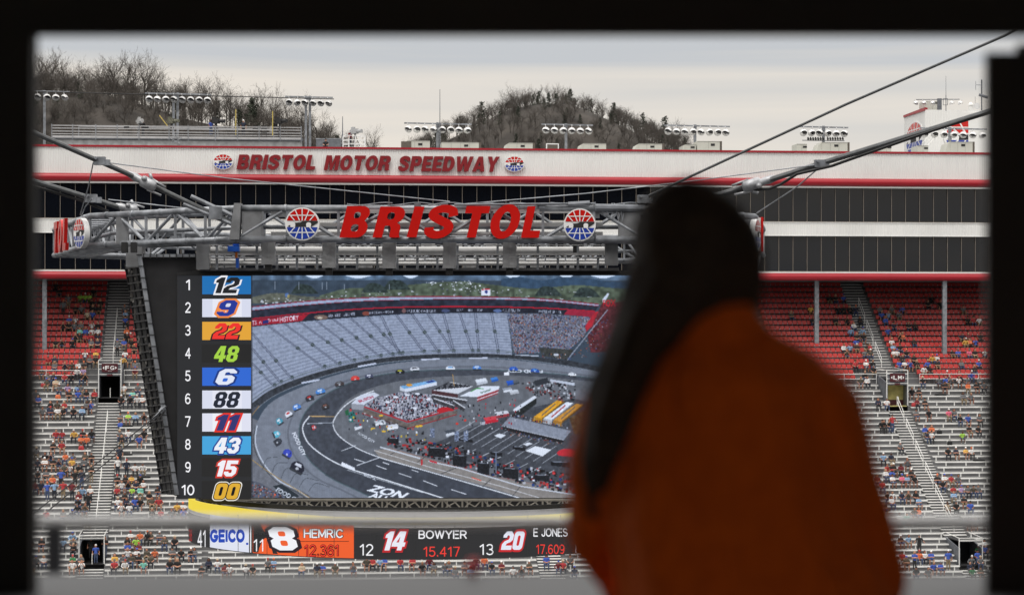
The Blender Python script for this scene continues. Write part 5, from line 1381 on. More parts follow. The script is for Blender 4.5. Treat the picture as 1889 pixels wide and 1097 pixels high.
# parking lines and garage roof
for i in range(12):
    x = 868 + i * 15; line([(x - 44 + i, 806 + i * 4.4), (x + 8, 776 + i * 4.6)], 1.2, (190, 194, 200), .75)
for i in range(9): line([(830 + i * 24, 815 + i * 6.5), (812 + i * 24, 824 + i * 6.5)], 1.1, (190, 194, 198))
fill([(941, 768), (1054, 794), (1040, 811), (926, 784)], (136, 141, 152), .07, 3); line([(926, 785), (1040, 811)], 1.4, (176, 180, 188)); fill([(926, 786), (1040, 812), (1036, 818), (928, 792)], (36, 36, 40)); line([(941, 768), (1054, 794)], 1.2, (100, 104, 112))
specks([(930, 790), (1036, 816), (1030, 822), (930, 798)], 70, CC, 2.4, 2, 13)
specks([(945, 767), (1050, 790), (1050, 786), (950, 762)], 60, CC, 2, 3, 14)
fill([(969, 831), (987, 822), (1017, 829), (1001, 841)], (226, 229, 233)); fill([(911, 803), (921, 799), (934, 802), (924, 808)], (222, 226, 230)); fill([(965, 819), (975, 815), (983, 818), (972, 822)], (220, 223, 228))
fill(arc(1046, 836, 19, 9, 180, 360, 10) + [(1065, 838), (1056, 842), (1032, 840)], (196, 48, 60))
pit = [(790, 815), (840, 820), (960, 858), (1062, 876), (1064, 908), (1000, 898), (900, 872), (780, 838), (712, 818), (716, 800), (760, 806)]
specks(pit, 480, [(30, 31, 36), (44, 46, 52), (30, 30, 34), (70, 74, 80), (206, 208, 214), (150, 40, 44), (100, 104, 112), (36, 36, 40), (200, 60, 60), (36, 60, 110)], 4, 4, 15)
for x, y, w, h in ((716, 806, 20, 14), (790, 824, 32, 20), (835, 838, 26, 24), (880, 852, 22, 24), (928, 862, 28, 22), (985, 874, 28, 14), (946, 822, 24, 10), (905, 832, 22, 10), (846, 808, 26, 8), (1016, 850, 36, 12)): fill([(x, y), (x + w, y + 3), (x + w, y + h), (x, y + h - 4)], (32, 34, 39), .3, 2); line([(x + 3, y + 1), (x + w - 6, y + 2)], 1.6, (120, 126, 136))
line([(701, 824), (775, 845)], 2.4, (206, 210, 216)); line([(790, 850), (850, 863), (900, 878), (960, 896), (1062, 912)], 2.2, (200, 204, 210)); line([(792, 849), (806, 853)], 3, (190, 50, 60)); line([(870, 880), (888, 886)], 2, (214, 100, 80)); ell(778, 852, 2, 6, (190, 44, 50)); line([(915, 834), (915, 872)], 1.8, (110, 120, 136))
for x, y, h in ((793, 790, 16), (855, 794, 18), (838, 796, 16)): fill([(x, y), (x + 9, y - 2), (x + 9, y + h), (x, y + h + 2)], (110, 120, 140), .4, 2)
specks([(640, 750), (700, 770), (800, 800), (790, 815), (700, 800), (640, 790)], 90, [(40, 42, 48), (60, 62, 70), (200, 204, 208), (220, 190, 70), (190, 60, 60), (120, 126, 134)], 2.6, 3, 16)
specks([(845, 745), (960, 730), (960, 790), (850, 800)], 70, [(36, 38, 44), (60, 62, 70), (206, 208, 212), (190, 50, 60)], 2, 3.2, 18)
specks([(960, 705), (1060, 700), (1060, 740), (990, 730)], 150, [(40, 42, 48), (34, 36, 40), (70, 74, 80), (190, 194, 200), (120, 60, 60)], 3, 3.4, 19)
fill([(985, 702), (1010, 696), (1012, 706), (988, 712)], (50, 54, 60)); fill([(1015, 699), (1060, 706), (1060, 711), (1015, 703)], (190, 196, 206))
line([(812, 766), (806, 778)], 1, (60, 60, 64)); ell(843, 781, 2.4, 2.6, (210, 60, 50)); ell(858, 775, 2.4, 2.2, (210, 60, 50))
def car(x, y, w, h, body, roof, rot=0):
    c, s = math.cos(rot), math.sin(rot); T_ = lambda a, b: (x + a * w * c - b * h * s, y + a * w * s + b * h * c)
    fill([T_(a, b + .22) for a, b in ((-.5, .1), (.5, .1), (.46, .5), (-.46, .5))], (30, 32, 36), alpha=.7)
    fill([T_(a, b) for a, b in ((-.52, .1), (-.44, -.25), (-.2, -.5), (.2, -.5), (.42, -.2), (.52, .1), (.46, .45), (-.46, .45))], body)
    fill([T_(a, b) for a, b in ((-.26, -.3), (.18, -.34), (.26, -.02), (-.3, .02))], roof); fill([T_(a, b) for a, b in ((.18, -.3), (.3, -.05), (.24, .02))], (30, 34, 40)); ell(*T_(0, .25), w * .12, h * .16, (226, 228, 232), .8)
for a_ in ((550, 860, 26, 17, (40, 42, 54), (214, 216, 222), .5), (531, 835, 17, 13, (56, 70, 170), (70, 86, 190), .55), (514, 814, 13, 12, (54, 58, 66), (70, 76, 84), 1.0), (511, 800, 12, 11, (90, 180, 200), (216, 222, 226), 1.2), (515, 776, 12, 11, (70, 150, 170), (226, 230, 234), -.6), (532, 763, 13, 10, (226, 228, 232), (190, 60, 60), -.5),
           (547, 750, 15, 10, (80, 130, 200), (220, 226, 232), -.4), (571, 733, 16, 9, (50, 50, 58), (190, 60, 60), -.3), (591, 721, 18, 9, (70, 130, 200), (210, 220, 230), -.25), (626, 707, 17, 8, (70, 60, 60), (120, 126, 130), -.15), (655, 697, 16, 8, (206, 60, 56), (226, 90, 80), -.12), (681, 693, 15, 8, (70, 74, 96), (220, 222, 228), -.1),
           (738, 684.5, 17, 7, (34, 36, 40), (200, 200, 60), -.05), (765, 679.5, 17, 7, (214, 216, 220), (60, 62, 70), -.05), (831, 678, 17, 7, (226, 228, 232), (90, 150, 200), 0), (880, 677.5, 16, 7, (80, 130, 200), (214, 220, 226), 0), (947.5, 679.5, 16, 7, (50, 90, 180), (70, 110, 190), .05), (987, 683, 16, 7, (46, 80, 160), (90, 150, 210), .1), (1056, 690, 15, 6, (226, 228, 230), (190, 194, 200), .1),
           (579, 788, 9, 8, (190, 60, 64), (210, 214, 220), 1.5), (600, 748.5, 14, 9, (60, 56, 56), (130, 90, 80), -.25)): car(*a_)
fill([(463, 508), (466, 508), (466, 918), (463, 918)], (40, 44, 50), alpha=.6)
Bl = np.pad(IMG, ((1, 1), (1, 1), (0, 0)), 'edge'); k_ = (.13, .74, .13)
IMG = sum(k_[a] * k_[b] * Bl[a:a + ny, b:b + nx] for a in range(3) for b in range(3))
IMG *= .965 + .07 * rn.rand(ny, nx, 1)
lum = IMG.mean(2, keepdims=True)
IMG = np.clip(IMG * (1 + .02 * np.cos(gx * 2.0)[..., None]), 0, 255)
IMG = np.clip((IMG - 2) * np.array([.97, 1.0, 1.06]), 4, 255)
c_ = IMG / 255.0; LINC = np.where(c_ <= .04045, c_ / 12.92, ((c_ + .055) / 1.055) ** 2.4)
ex = PX0 + np.arange(nx + 1) * CELL; ey = SY0 + np.arange(ny + 1) * CELL
o3 = sc(ex[0], ey[0]); kx = YS / FPX
VX, VY = np.meshgrid(o3.x + (ex - ex[0]) * kx, o3.z - (ey - ey[0]) * kx)
V = np.stack([VX, np.full_like(VX, .012), VY], -1).reshape(-1, 3).astype(np.float32)
ii = (np.arange(ny)[:, None] * (nx + 1) + np.arange(nx)[None]).reshape(-1)
Fq = np.stack([ii + nx + 1, ii + nx + 2, ii + 1, ii], -1).astype(np.int32)
me = bpy.data.meshes.new('race_picture'); me.vertices.add(len(V)); me.vertices.foreach_set('co', V.ravel())
me.loops.add(Fq.size); me.loops.foreach_set('vertex_index', Fq.ravel()); me.polygons.add(len(Fq)); me.polygons.foreach_set('loop_start', np.arange(0, Fq.size, 4, dtype=np.int32)); me.polygons.foreach_set('loop_total', np.full(len(Fq), 4, np.int32))
me.update(calc_edges=True)
at_ = me.attributes.new('lamp', 'FLOAT_COLOR', 'FACE'); at_.data.foreach_set('color', np.concatenate([LINC.reshape(-1, 3), np.ones((len(Fq), 1))], 1).astype(np.float32).ravel())
pm = bpy.data.materials.new('screen_lamps'); pm.use_nodes = True; t_ = pm.node_tree; p_ = t_.nodes['Principled BSDF']; p_.inputs['Base Color'].default_value = (.01, .01, .01, 1); p_.inputs['Specular IOR Level'].default_value = .1
an = t_.nodes.new('ShaderNodeAttribute'); an.attribute_name = 'lamp'; t_.links.new(an.outputs['Color'], p_.inputs['Emission Color']); p_.inputs['Emission Strength'].default_value = 1.0
me.materials.append(pm); po = bpy.data.objects.new('race_picture', me); COL.objects.link(po); po.parent = vs

# truss and ribbon board below the screen ------------------------------------------------------
lt = empty('lower_truss', W(815, 940, 104), 0, 'pale lattice truss along the bottom of the video screen', 'truss'); li = local(lt).inverted()
q = lambda px, py, Y=103.6: li @ W(px, py, Y)
m = MB(); md = MB(); md2 = MB()
for py in (921.5, 938.5): m.bar(q(366, py), q(1300, py), .10, .10); m.bar(q(366, py, 105), q(1300, py, 105), .09, .09)
x = 372; k = 0
while x < 1290:
    md.bar(q(x, 921), q(x, 939), .08, .08); md.bar(q(x + 2, 938 if k % 2 else 922), q(x + 18, 922 if k % 2 else 938), .06, .06); md.bar(q(x + 20, 938 if k % 2 else 922), q(x + 35, 922 if k % 2 else 938), .06, .06)
    md2.bar(q(x + 9, 922, 105), q(x + 9, 938, 105), .06, .06); md2.bar(q(x + 2, 922 if k % 2 else 938, 105), q(x + 30, 938 if k % 2 else 922, 105), .05, .05)
    x += 37; k += 1
m.build('chords', mat('tan_steel', (.44, .41, .36), .6, .2, .2, 2), lt); md.build('lattice', mat('tan_steel', (.3, .27, .24)), lt); md2.build('lattice', mat('tan_steel', (.3, .27, .24)), lt)
m = MB(); a, b = q(356, 941, 106), q(1300, 918, 106); m.box(a.x, a.y, a.z, b.x, a.y + .3, b.z); m.build('backing', BLACK, lt)
CXR, CYR, RR = (780 - CX) / FPX * 103.0, 103.0, 10.5
A_T = np.linspace(R_(-100), R_(100), 2001); XT = CXR + RR * np.sin(A_T); YT_ = CYR - RR * np.cos(A_T); PT = CX + FPX * XT / YT_
i0_ = int(np.argmin(PT)); i1_ = int(np.argmax(PT))
rb = empty('ribbon_board', (CXR, CYR, EYE - 9), 0, 'curved ribbon board with race positions below the video screen', 'screen'); ri = local(rb).inverted()
def rib(px, py, d=0.0):
    a = np.interp(px, PT[i0_:i1_ + 1], A_T[i0_:i1_ + 1]); r = RR - d; X, Y = CXR + RR * math.sin(a), CYR - RR * math.cos(a)
    z = EYE + (HY - py) / FPX * Y
    return ri @ Vector((CXR + r * math.sin(a), CYR - r * math.cos(a), z))
ZY0, ZY1 = EYE + (HY - 946.5) * 92.6 / FPX, EYE + (HY - 972) * 92.6 / FPX
ZD1 = EYE + (HY - 1031) * 92.6 / FPX
def ringband(z0, z1, dr, name, m_, a0=-98, a1=98, tilt=0.0, th=.15):
    m = MB(); P = []
    for a in np.linspace(R_(a0), R_(a1), 90):
        P.append([ri @ Vector((CXR + r * math.sin(a), CYR - r * math.cos(a), z)) for r, z in ((RR + dr, z0), (RR + dr + tilt, z1), (RR + dr - th, z1), (RR + dr - th, z0))])
    m.rings(P); return m.build(name, m_, rb)
ringband(ZY1 + .12, ZY0, 0, 'yellow_band', led(238, 214, 74), -97, -30); ringband(ZY1 + .12, ZY0, 0, 'yellow_band', led(238, 222, 110), -29.9, 98)
m = MB(); P_ = []
for a in np.linspace(-52, 98, 80):
    h_ = .20 * min(1.0, max(.02, (a + 52) / 34)); P_.append([ri @ Vector((CXR + r * math.sin(R_(a)), CYR - r * math.cos(R_(a)), z)) for r, z in ((RR + .02, ZY0 + .045 - h_), (RR + .02, ZY0 + .05), (RR - .15, ZY0 + .05), (RR - .15, ZY0 + .045 - h_))])
m.rings(P_); m.build('grey_rim', mat('rim_grey', (.3, .3, .31), .5, .2, .1, 2), rb)
ringband(ZY0 - .02, ZY0 + .2, -.5, 'black_rim', BLACK, -90, 90)
ringband(ZD1, ZY1 - .02, 0, 'display_face', led(46, 46, 48), -99, 99)
ringband(ZY1 - .02, ZY1 + .12, .02, 'white_rim', WPAINT, -99, 99)
ringband(ZD1 + .03, ZY0 - .1, -.3, 'backing', BLACK, -99, 99)
def rtile(x0, x1, y0, y1, c, d, name='tile'):
    m = MB(); n = max(2, int((x1 - x0) / 6))
    for k in range(n):
        xa, xb = x0 + (x1 - x0) * k / n, x0 + (x1 - x0) * (k + 1) / n
        m.face([rib(xa, y1, d), rib(xb, y1, d), rib(xb, y0, d), rib(xa, y0, d)])
    return m.build(name, led(*c), rb)
yb = lambda px: HY - (ZD1 - EYE) * FPX / (CYR - RR * math.cos(np.interp(px, PT[i0_:i1_ + 1], A_T[i0_:i1_ + 1])))
def rtilec(x0, x1, c, d, inset=1.5, name='tile', f=.5):
    m = MB(); n = max(2, int((x1 - x0) / 6))
    for k in range(n):
        xa, xb = x0 + (x1 - x0) * k / n, x0 + (x1 - x0) * (k + 1) / n; ya, yb_ = yb(xa), yb(xb)
        m.face([rib(xa, ya - inset, d), rib(xb, yb_ - inset, d), rib(xb, yb_ - 62, d), rib(xa, ya - 62, d)])
    return m.build(name, led(*c), rb)
rtilec(388, 460, (222, 226, 240), -.02); rtilec(467, 653, (238, 96, 46), -.02)
m = MB()
ya = lambda x: yb(x)
m.face([rib(468, ya(468) - 3, -.035), rib(514, ya(514) - 3, -.035), rib(478, ya(478) - 60, -.035), rib(468, ya(468) - 60, -.035)]); m.build('dark_corner', led(40, 40, 42), rb)
def rt(s, rect, c, w=.12, shear=0, d=-.045, name='lettering', gap=.22):
    m = MB(); put_slim(m, s, rect, rib, d, w, gap, shear); m.build(name, led(*c), rb)
rt('41', (366, 976, 381, 1008), (236, 236, 240), .12)
rt('GEICO', (389, 975, 453, 1000), (36, 72, 180), .26, gap=.3); rt('.', (455.5, 1000, 459.5, 1004), (36, 72, 180), .4)
rt('38', (350, 975, 356, 998), (170, 40, 40), .12)
rt('11', (469, 993, 487, 1016), (240, 240, 244), .11, gap=.3); rt('HEMRIC', (560, 973.5, 635, 992.5), (30, 30, 32), .27, d=-.04); rt('HEMRIC', (561.5, 974.5, 633.5, 991.5), (236, 236, 240), .16, d=-.05)
rt('12.361', (561, 1002.5, 626, 1026.5), (40, 20, 18), .22, d=-.04); rt('12.361', (562, 1003.5, 625, 1025.5), (236, 60, 44), .1, d=-.05)
rtile(550, 644, 997, 998, (60, 30, 24), -.035, 'rule')
def rnum(s, x0, y0, x1, y1, fg, ol, shear):
    m = MB()
    for lps in word_loops(s, x0 - 1.5, y0 - 1.5, x1 + 1.5, y1 + 1.5, shear, .04, g=.07): m.poly([lps[0]], rib, -.04)
    m.build('number_outline', led(*ol), rb)
    m = MB(); mc = MB()
    for lps in word_loops(s, x0, y0, x1, y1, shear, .05):
        m.poly(lps, rib, -.06)
    m.build('number', led(*fg), rb)
rnum('8', 506, 971, 541, 1014, (240, 242, 248), (40, 30, 40), -.18)
rt('12', (664, 1002, 689, 1024), (240, 240, 244), .11); rnum('14', 705, 979, 754, 1014, (232, 234, 244), (190, 40, 46), .3)
rt('BOWYER', (772, 977, 861, 993), (236, 236, 240), .15); rt('15.417', (781, 1007, 848, 1026), (240, 64, 54), .11)
rt('13', (884, 1002, 910, 1023), (240, 240, 244), .11); rnum('20', 923, 979, 968, 1013, (226, 230, 244), (200, 40, 46), .26)
rt('E JONES', (983, 973, 1046, 989), (236, 236, 240), .15); rt('17.609', (988, 1003, 1040, 1021), (240, 64, 54), .11)
m = MB()
for x in (388, 441, 494, 552, 617, 692, 765, 838, 908, 972, 1032, 1090): m.face([rib(x, yb(x), -.062), rib(x + .9, yb(x), -.062), rib(x + .9, 948, -.062), rib(x, 948, -.062)])
m.build('panel_joints', mat('joint_dark', (.03, .03, .03), .7, 0, 0), rb)
m = MB()
for x0, x1 in ((463, 465), (1060, 1061.5)): m.face([rib(x0, yb(x0) - 2, -.05), rib(x1, yb(x1) - 2, -.05), rib(x1, yb(x1) - 58, -.05), rib(x0, yb(x0) - 58, -.05)])
m.build('divider', led(236, 236, 240), rb)
rt('14', (1066, 993, 1084, 1014), (120, 120, 124), .11)
# ------------------------------------------------------------------ people
def body_mesh(name, chains, voxel, nslots=5):
    """one continuous body: rounded limb chains merged into one skin, coloured by the nearest limb"""
    m = MB()
    for slot, pts in chains:
        for (p, r), (q, s) in zip(pts[:-1], pts[1:]): m.tube(p, q, r, 10, s)
        for p, r in pts: m.ball(p, r, 10, 6)
    o = m.build('tmp', [])
    md = o.modifiers.new('r', 'REMESH'); md.mode = 'VOXEL'; md.voxel_size = voxel
    ms = o.modifiers.new('s', 'SMOOTH'); ms.factor = .5; ms.iterations = 2
    dg = bpy.context.evaluated_depsgraph_get(); dg.update()
    me = bpy.data.meshes.new_from_object(o.evaluated_get(dg)); me.name = name
    bpy.data.objects.remove(o)
    n = len(me.polygons); C = np.zeros(n * 3); me.polygons.foreach_get('center', C); C = C.reshape(-1, 3)
    best = np.full(n, 1e9); idx = np.zeros(n, int)
    for slot, pts in chains:
        for (p, r), (q, s) in zip(pts[:-1], pts[1:]):
            p_, q_ = np.array(p), np.array(q); d = q_ - p_; L2 = max(1e-9, d @ d); t = np.clip(((C - p_) @ d) / L2, 0, 1)
            dist = np.linalg.norm(C - (p_ + t[:, None] * d), axis=1) - (r + (s - r) * t); k = dist < best; best[k] = dist[k]; idx[k] = slot
    me.polygons.foreach_set('material_index', idx.astype(np.int32)); me.polygons.foreach_set('use_smooth', [True] * n); me.update()
    return me
SKIN, TOP, LEG_, SHOE, HAIR = range(5)
def seated(arms, lean=0.0, hair='cap', sleeve='short', shorts=False, girth=1.0):
    T = lambda x, y, z: (x, y - lean * max(0, z), z)
    ch = [(TOP, [(T(0, 0, .12), .15 * girth), (T(0, .0, .30), .155 * girth), (T(0, 0, .46), .15)]),
          (TOP, [(T(-.16, 0, .50), .085), (T(.16, 0, .50), .085)]), (SKIN, [(T(0, -.01, .52), .06), (T(0, -.02, .64), .055)]),
          (SKIN, [(T(0, -.045, .68), .088), (T(0, -.03, .76), .095)])]
    if hair == 'cap': ch += [(HAIR, [(T(0, -.02, .80), .105), (T(0, -.03, .815), .10)]), (HAIR, [(T(0, -.12, .80), .05), (T(0, -.17, .785), .035)])]
    elif hair == 'long': ch += [(HAIR, [(T(0, .01, .79), .11), (T(0, .05, .70), .10)]), (HAIR, [(T(-.09, .03, .74), .05), (T(-.10, .02, .52), .05)]), (HAIR, [(T(.09, .03, .74), .05), (T(.10, .02, .52), .05)])]
    elif hair == 'hat': ch += [(HAIR, [(T(0, -.02, .83), .10), (T(0, -.02, .80), .11)]), (HAIR, [(T(-.15, -.02, .79), .03), (T(.15, -.02, .79), .03)]), (HAIR, [(T(0, -.17, .79), .03), (T(0, .13, .79), .03)])]
    else: ch += [(HAIR, [(T(0, .01, .80), .10), (T(0, .03, .74), .09)])]
    for s in (-1, 1):
        kx = .17 * s
        ch.append((LEG_, [((.09 * s, 0, .10), .10), ((kx, -.40, .11), .082)]))
        if shorts: ch.append((SKIN, [((kx, -.42, .10), .066), ((kx, -.36, -.30), .045)]))
        else: ch.append((LEG_, [((kx, -.42, .10), .075), ((kx, -.36, -.32), .055)]))
        ch.append((SHOE, [((kx, -.36, -.36), .05), ((kx * 1.1, -.50, -.375), .045)]))
        a0 = T(.20 * s, 0, .50)
        el, ha = {'knees': (T(.27 * s, -.10, .28), (.13 * s, -.36, .22)), 'cross': (T(.26 * s, -.08, .27), T(-.08 * s, -.20, .30)), 'phone': (T(.26 * s, -.16, .30), T(.05 * s, -.24, .62)), 'lap': (T(.25 * s, -.05, .26), (.03 * s, -.22, .20)), 'wide': (T(.32 * s, -.04, .28), (.20 * s, -.34, .20))}[arms]
        mid = tuple((np.array(a0) * .4 + np.array(el) * .6))
        if sleeve == 'long': ch += [(TOP, [(a0, .065), (el, .052)]), (TOP, [(el, .05), (ha, .038)])]
        else: ch += [(TOP, [(a0, .068), (mid, .058)]), (SKIN, [(mid, .045), (el, .043)]), (SKIN, [(el, .042), (ha, .032)])]
        ch.append((SKIN, [(ha, .042), (tuple(np.array(ha) + np.array([-.02 * s, -.05, -.01])), .036)]))
    return ch
def standing(arms, hair='cap', sleeve='short', shorts=False, stride=0.0):
    up = lambda x, y, z: (x, y, z)
    ch = [(TOP, [((0, 0, .98), .15), ((0, 0, 1.15), .15), ((0, 0, 1.32), .155)]), (TOP, [((-.17, 0, 1.37), .08), ((.17, 0, 1.37), .08)]), (SKIN, [((0, 0, 1.40), .06), ((0, -.01, 1.52), .055)]), (SKIN, [((0, -.03, 1.56), .088), ((0, -.02, 1.63), .095)]), (LEG_, [((-.06, 0, .90), .14), ((.06, 0, .90), .14)])]
    if hair == 'cap': ch += [(HAIR, [((0, -.01, 1.67), .105), ((0, -.02, 1.685), .10)]), (HAIR, [((0, -.11, 1.67), .05), ((0, -.16, 1.655), .035)])]
    elif hair == 'long': ch += [(HAIR, [((0, .02, 1.66), .11), ((0, .05, 1.58), .10)]), (HAIR, [((-.09, .03, 1.6), .05), ((-.1, .02, 1.38), .05)]), (HAIR, [((.09, .03, 1.6), .05), ((.1, .02, 1.38), .05)])]
    else: ch += [(HAIR, [((0, .01, 1.67), .10), ((0, .03, 1.61), .09)])]
    for s in (-1, 1):
        ch.append((LEG_, [((.09 * s, 0, .88), .095), ((.10 * s, -.02 - stride * s, .48), .07)]))
        ch.append((SKIN if shorts else LEG_, [((.10 * s, -.02 - stride * s, .46), .06), ((.10 * s, 0, .10), .05)])); ch.append((SHOE, [((.10 * s, .01, .055), .055), ((.12 * s, -.14, .045), .045)]))
        a0 = (.21 * s, 0, 1.37)
        el, ha = {'down': ((.28 * s, .02, 1.10), (.27 * s, -.06, .84)), 'hips': ((.36 * s, .05, 1.12), (.18 * s, -.05, .98)), 'cross': ((.26 * s, -.08, 1.12), (-.08 * s, -.20, 1.18)), 'phone': ((.26 * s, -.14, 1.16), (.05 * s, -.24, 1.50)), 'pocket': ((.29 * s, .04, 1.10), (.20 * s, -.10, .92)), 'out': ((.34 * s, -.05, 1.15), (.42 * s, -.2, 1.02))}[arms]
        mid = tuple(np.array(a0) * .4 + np.array(el) * .6)
        if sleeve == 'long': ch += [(TOP, [(a0, .065), (el, .052)]), (TOP, [(el, .05), (ha, .038)])]
        else: ch += [(TOP, [(a0, .068), (mid, .058)]), (SKIN, [(mid, .045), (el, .043)]), (SKIN, [(el, .042), (ha, .034)])]
        ch.append((SKIN, [(ha, .042), (tuple(np.array(ha) + np.array([0, -.03, -.06])), .036)]))
    return ch
VOX = .034
SEATED = [('cap', 'hands on knees', body_mesh('person_body', seated('knees', .12, 'cap'), VOX)), ('cap', 'arms crossed', body_mesh('person_body', seated('cross', 0, 'cap', 'short', True, 1.15), VOX)),
          ('bare', 'hands in lap', body_mesh('person_body', seated('lap', .18, 'bare', 'long'), VOX)), ('long', 'hands in lap', body_mesh('person_body', seated('lap', .05, 'long'), VOX)),
          ('cap', 'leaning forward', body_mesh('person_body', seated('wide', .35, 'cap', 'long'), VOX)), ('long', 'arms crossed', body_mesh('person_body', seated('cross', .02, 'long', 'long'), VOX)),
          ('bare', 'holding a phone up', body_mesh('person_body', seated('phone', .05, 'bare', 'short', True), VOX)), ('bare', 'leaning forward', body_mesh('person_body', seated('wide', .30, 'bare', 'short', True, 1.1), VOX)), ('hat', 'hands on knees', body_mesh('person_body', seated('knees', .1, 'hat', 'short'), VOX))]
STAND = [('cap', 'arms at sides', body_mesh('person_body', standing('down', 'cap'), VOX)), ('bare', 'hands on hips', body_mesh('person_body', standing('hips', 'bare', 'short', True), VOX)), ('cap', 'hands in pockets', body_mesh('person_body', standing('pocket', 'cap', 'long'), VOX)), ('long', 'arms crossed', body_mesh('person_body', standing('cross', 'long'), VOX)), ('cap', 'arms slightly out', body_mesh('person_body', standing('out', 'cap', 'short', False, .06), VOX))]
for st_ in SEATED + STAND:
    for _ in range(5): st_[2].materials.append(None)
def cloth(n, c):
    if c and n not in ('white', 'shoe_pale'): g_ = sum(c) / 3; c = tuple((x * .82 + g_ * .18) * .85 for x in c)
    return mat('cloth_' + n, c, .85, 0, .35, 6)
TOPS = {'k': ('black', cloth('black', (.014, .014, .016))), 'n': ('navy', cloth('navy', (.018, .026, .06))), 'b': ('blue', cloth('blue', rgb(36, 84, 190))), 'w': ('white', cloth('white', (.66, .66, .66))), 'r': ('red', cloth('red', rgb(190, 30, 38))),
        'g': ('grey', cloth('grey', (.15, .155, .165))), 'y': ('yellow', cloth('yellow', rgb(232, 176, 40))), 'o': ('orange', cloth('orange', rgb(236, 110, 36))), 'l': ('lime', cloth('lime', rgb(170, 226, 50))), 't': ('mint', cloth('mint', rgb(120, 210, 190))),
        'p': ('lavender', cloth('lavender', rgb(180, 150, 200))), 'm': ('maroon', cloth('maroon', rgb(120, 26, 40))), 'd': ('light blue', cloth('light_blue', rgb(130, 170, 210))), 'c': ('brown', cloth('brown', (.10, .085, .06))), 'f': ('pink', cloth('pink', rgb(235, 90, 130))), 'e': ('green', cloth('green', rgb(30, 130, 70))), 'h': ('beige', cloth('beige', rgb(200, 180, 150)))}
SKINS = [mat('skin_%s' % n, c, .6, 0, .08, 6) for n, c in (('light', rgb(176, 126, 102)), ('tan', rgb(150, 100, 78)), ('brown', rgb(86, 54, 40)))]
LEGS = [cloth('denim', rgb(58, 78, 116)), cloth('denim_dark', (.02, .025, .04)), cloth('khaki', rgb(140, 120, 90)), cloth('charcoal', (.03, .03, .032))]
SHOES = [cloth('shoe_dark', (.02, .02, .022)), cloth('shoe_pale', (.5, .5, .5))]
CAPS = [('black cap', cloth('black', None)), ('white cap', cloth('white', None)), ('red cap', cloth('red', None)), ('blue cap', cloth('blue', None)), ('grey cap', cloth('grey', None)), ('orange cap', cloth('orange', None))]
HAIRS = [('dark hair', cloth('hair_dark', (.012, .009, .007))), ('brown hair', cloth('hair_brown', (.05, .03, .018))), ('fair hair', cloth('hair_fair', (.35, .24, .12)))]
rp_ = random.Random(21)
def dress(o, kind, top, hair=None, leg=None):
    if kind[0] in ('cap', 'hat'):
        h = CAPS[rp_.choice((0, 0, 0, 1, 1, 2, 3, 4, 4, 5))]
        if kind[0] == 'hat': h = ('wide-brimmed hat', TOPS['h'][1])
    else: h = HAIRS[rp_.choice((0, 0, 1, 1, 2))]
        
    if kind[0] == 'long': h = ('long ' + h[0], h[1])
    if hair is not None: h = hair
    for i, m_ in enumerate((SKINS[rp_.choice((0, 0, 0, 1, 1, 2) if rp_.random() < .5 else (0, 1))], TOPS[top][1], leg or LEGS[rp_.choice((0, 0, 1, 1, 2, 3))], SHOES[rp_.choice((0, 0, 1))], h[1])):
        o.material_slots[i].link = 'OBJECT'; o.material_slots[i].material = m_
    return h[0]
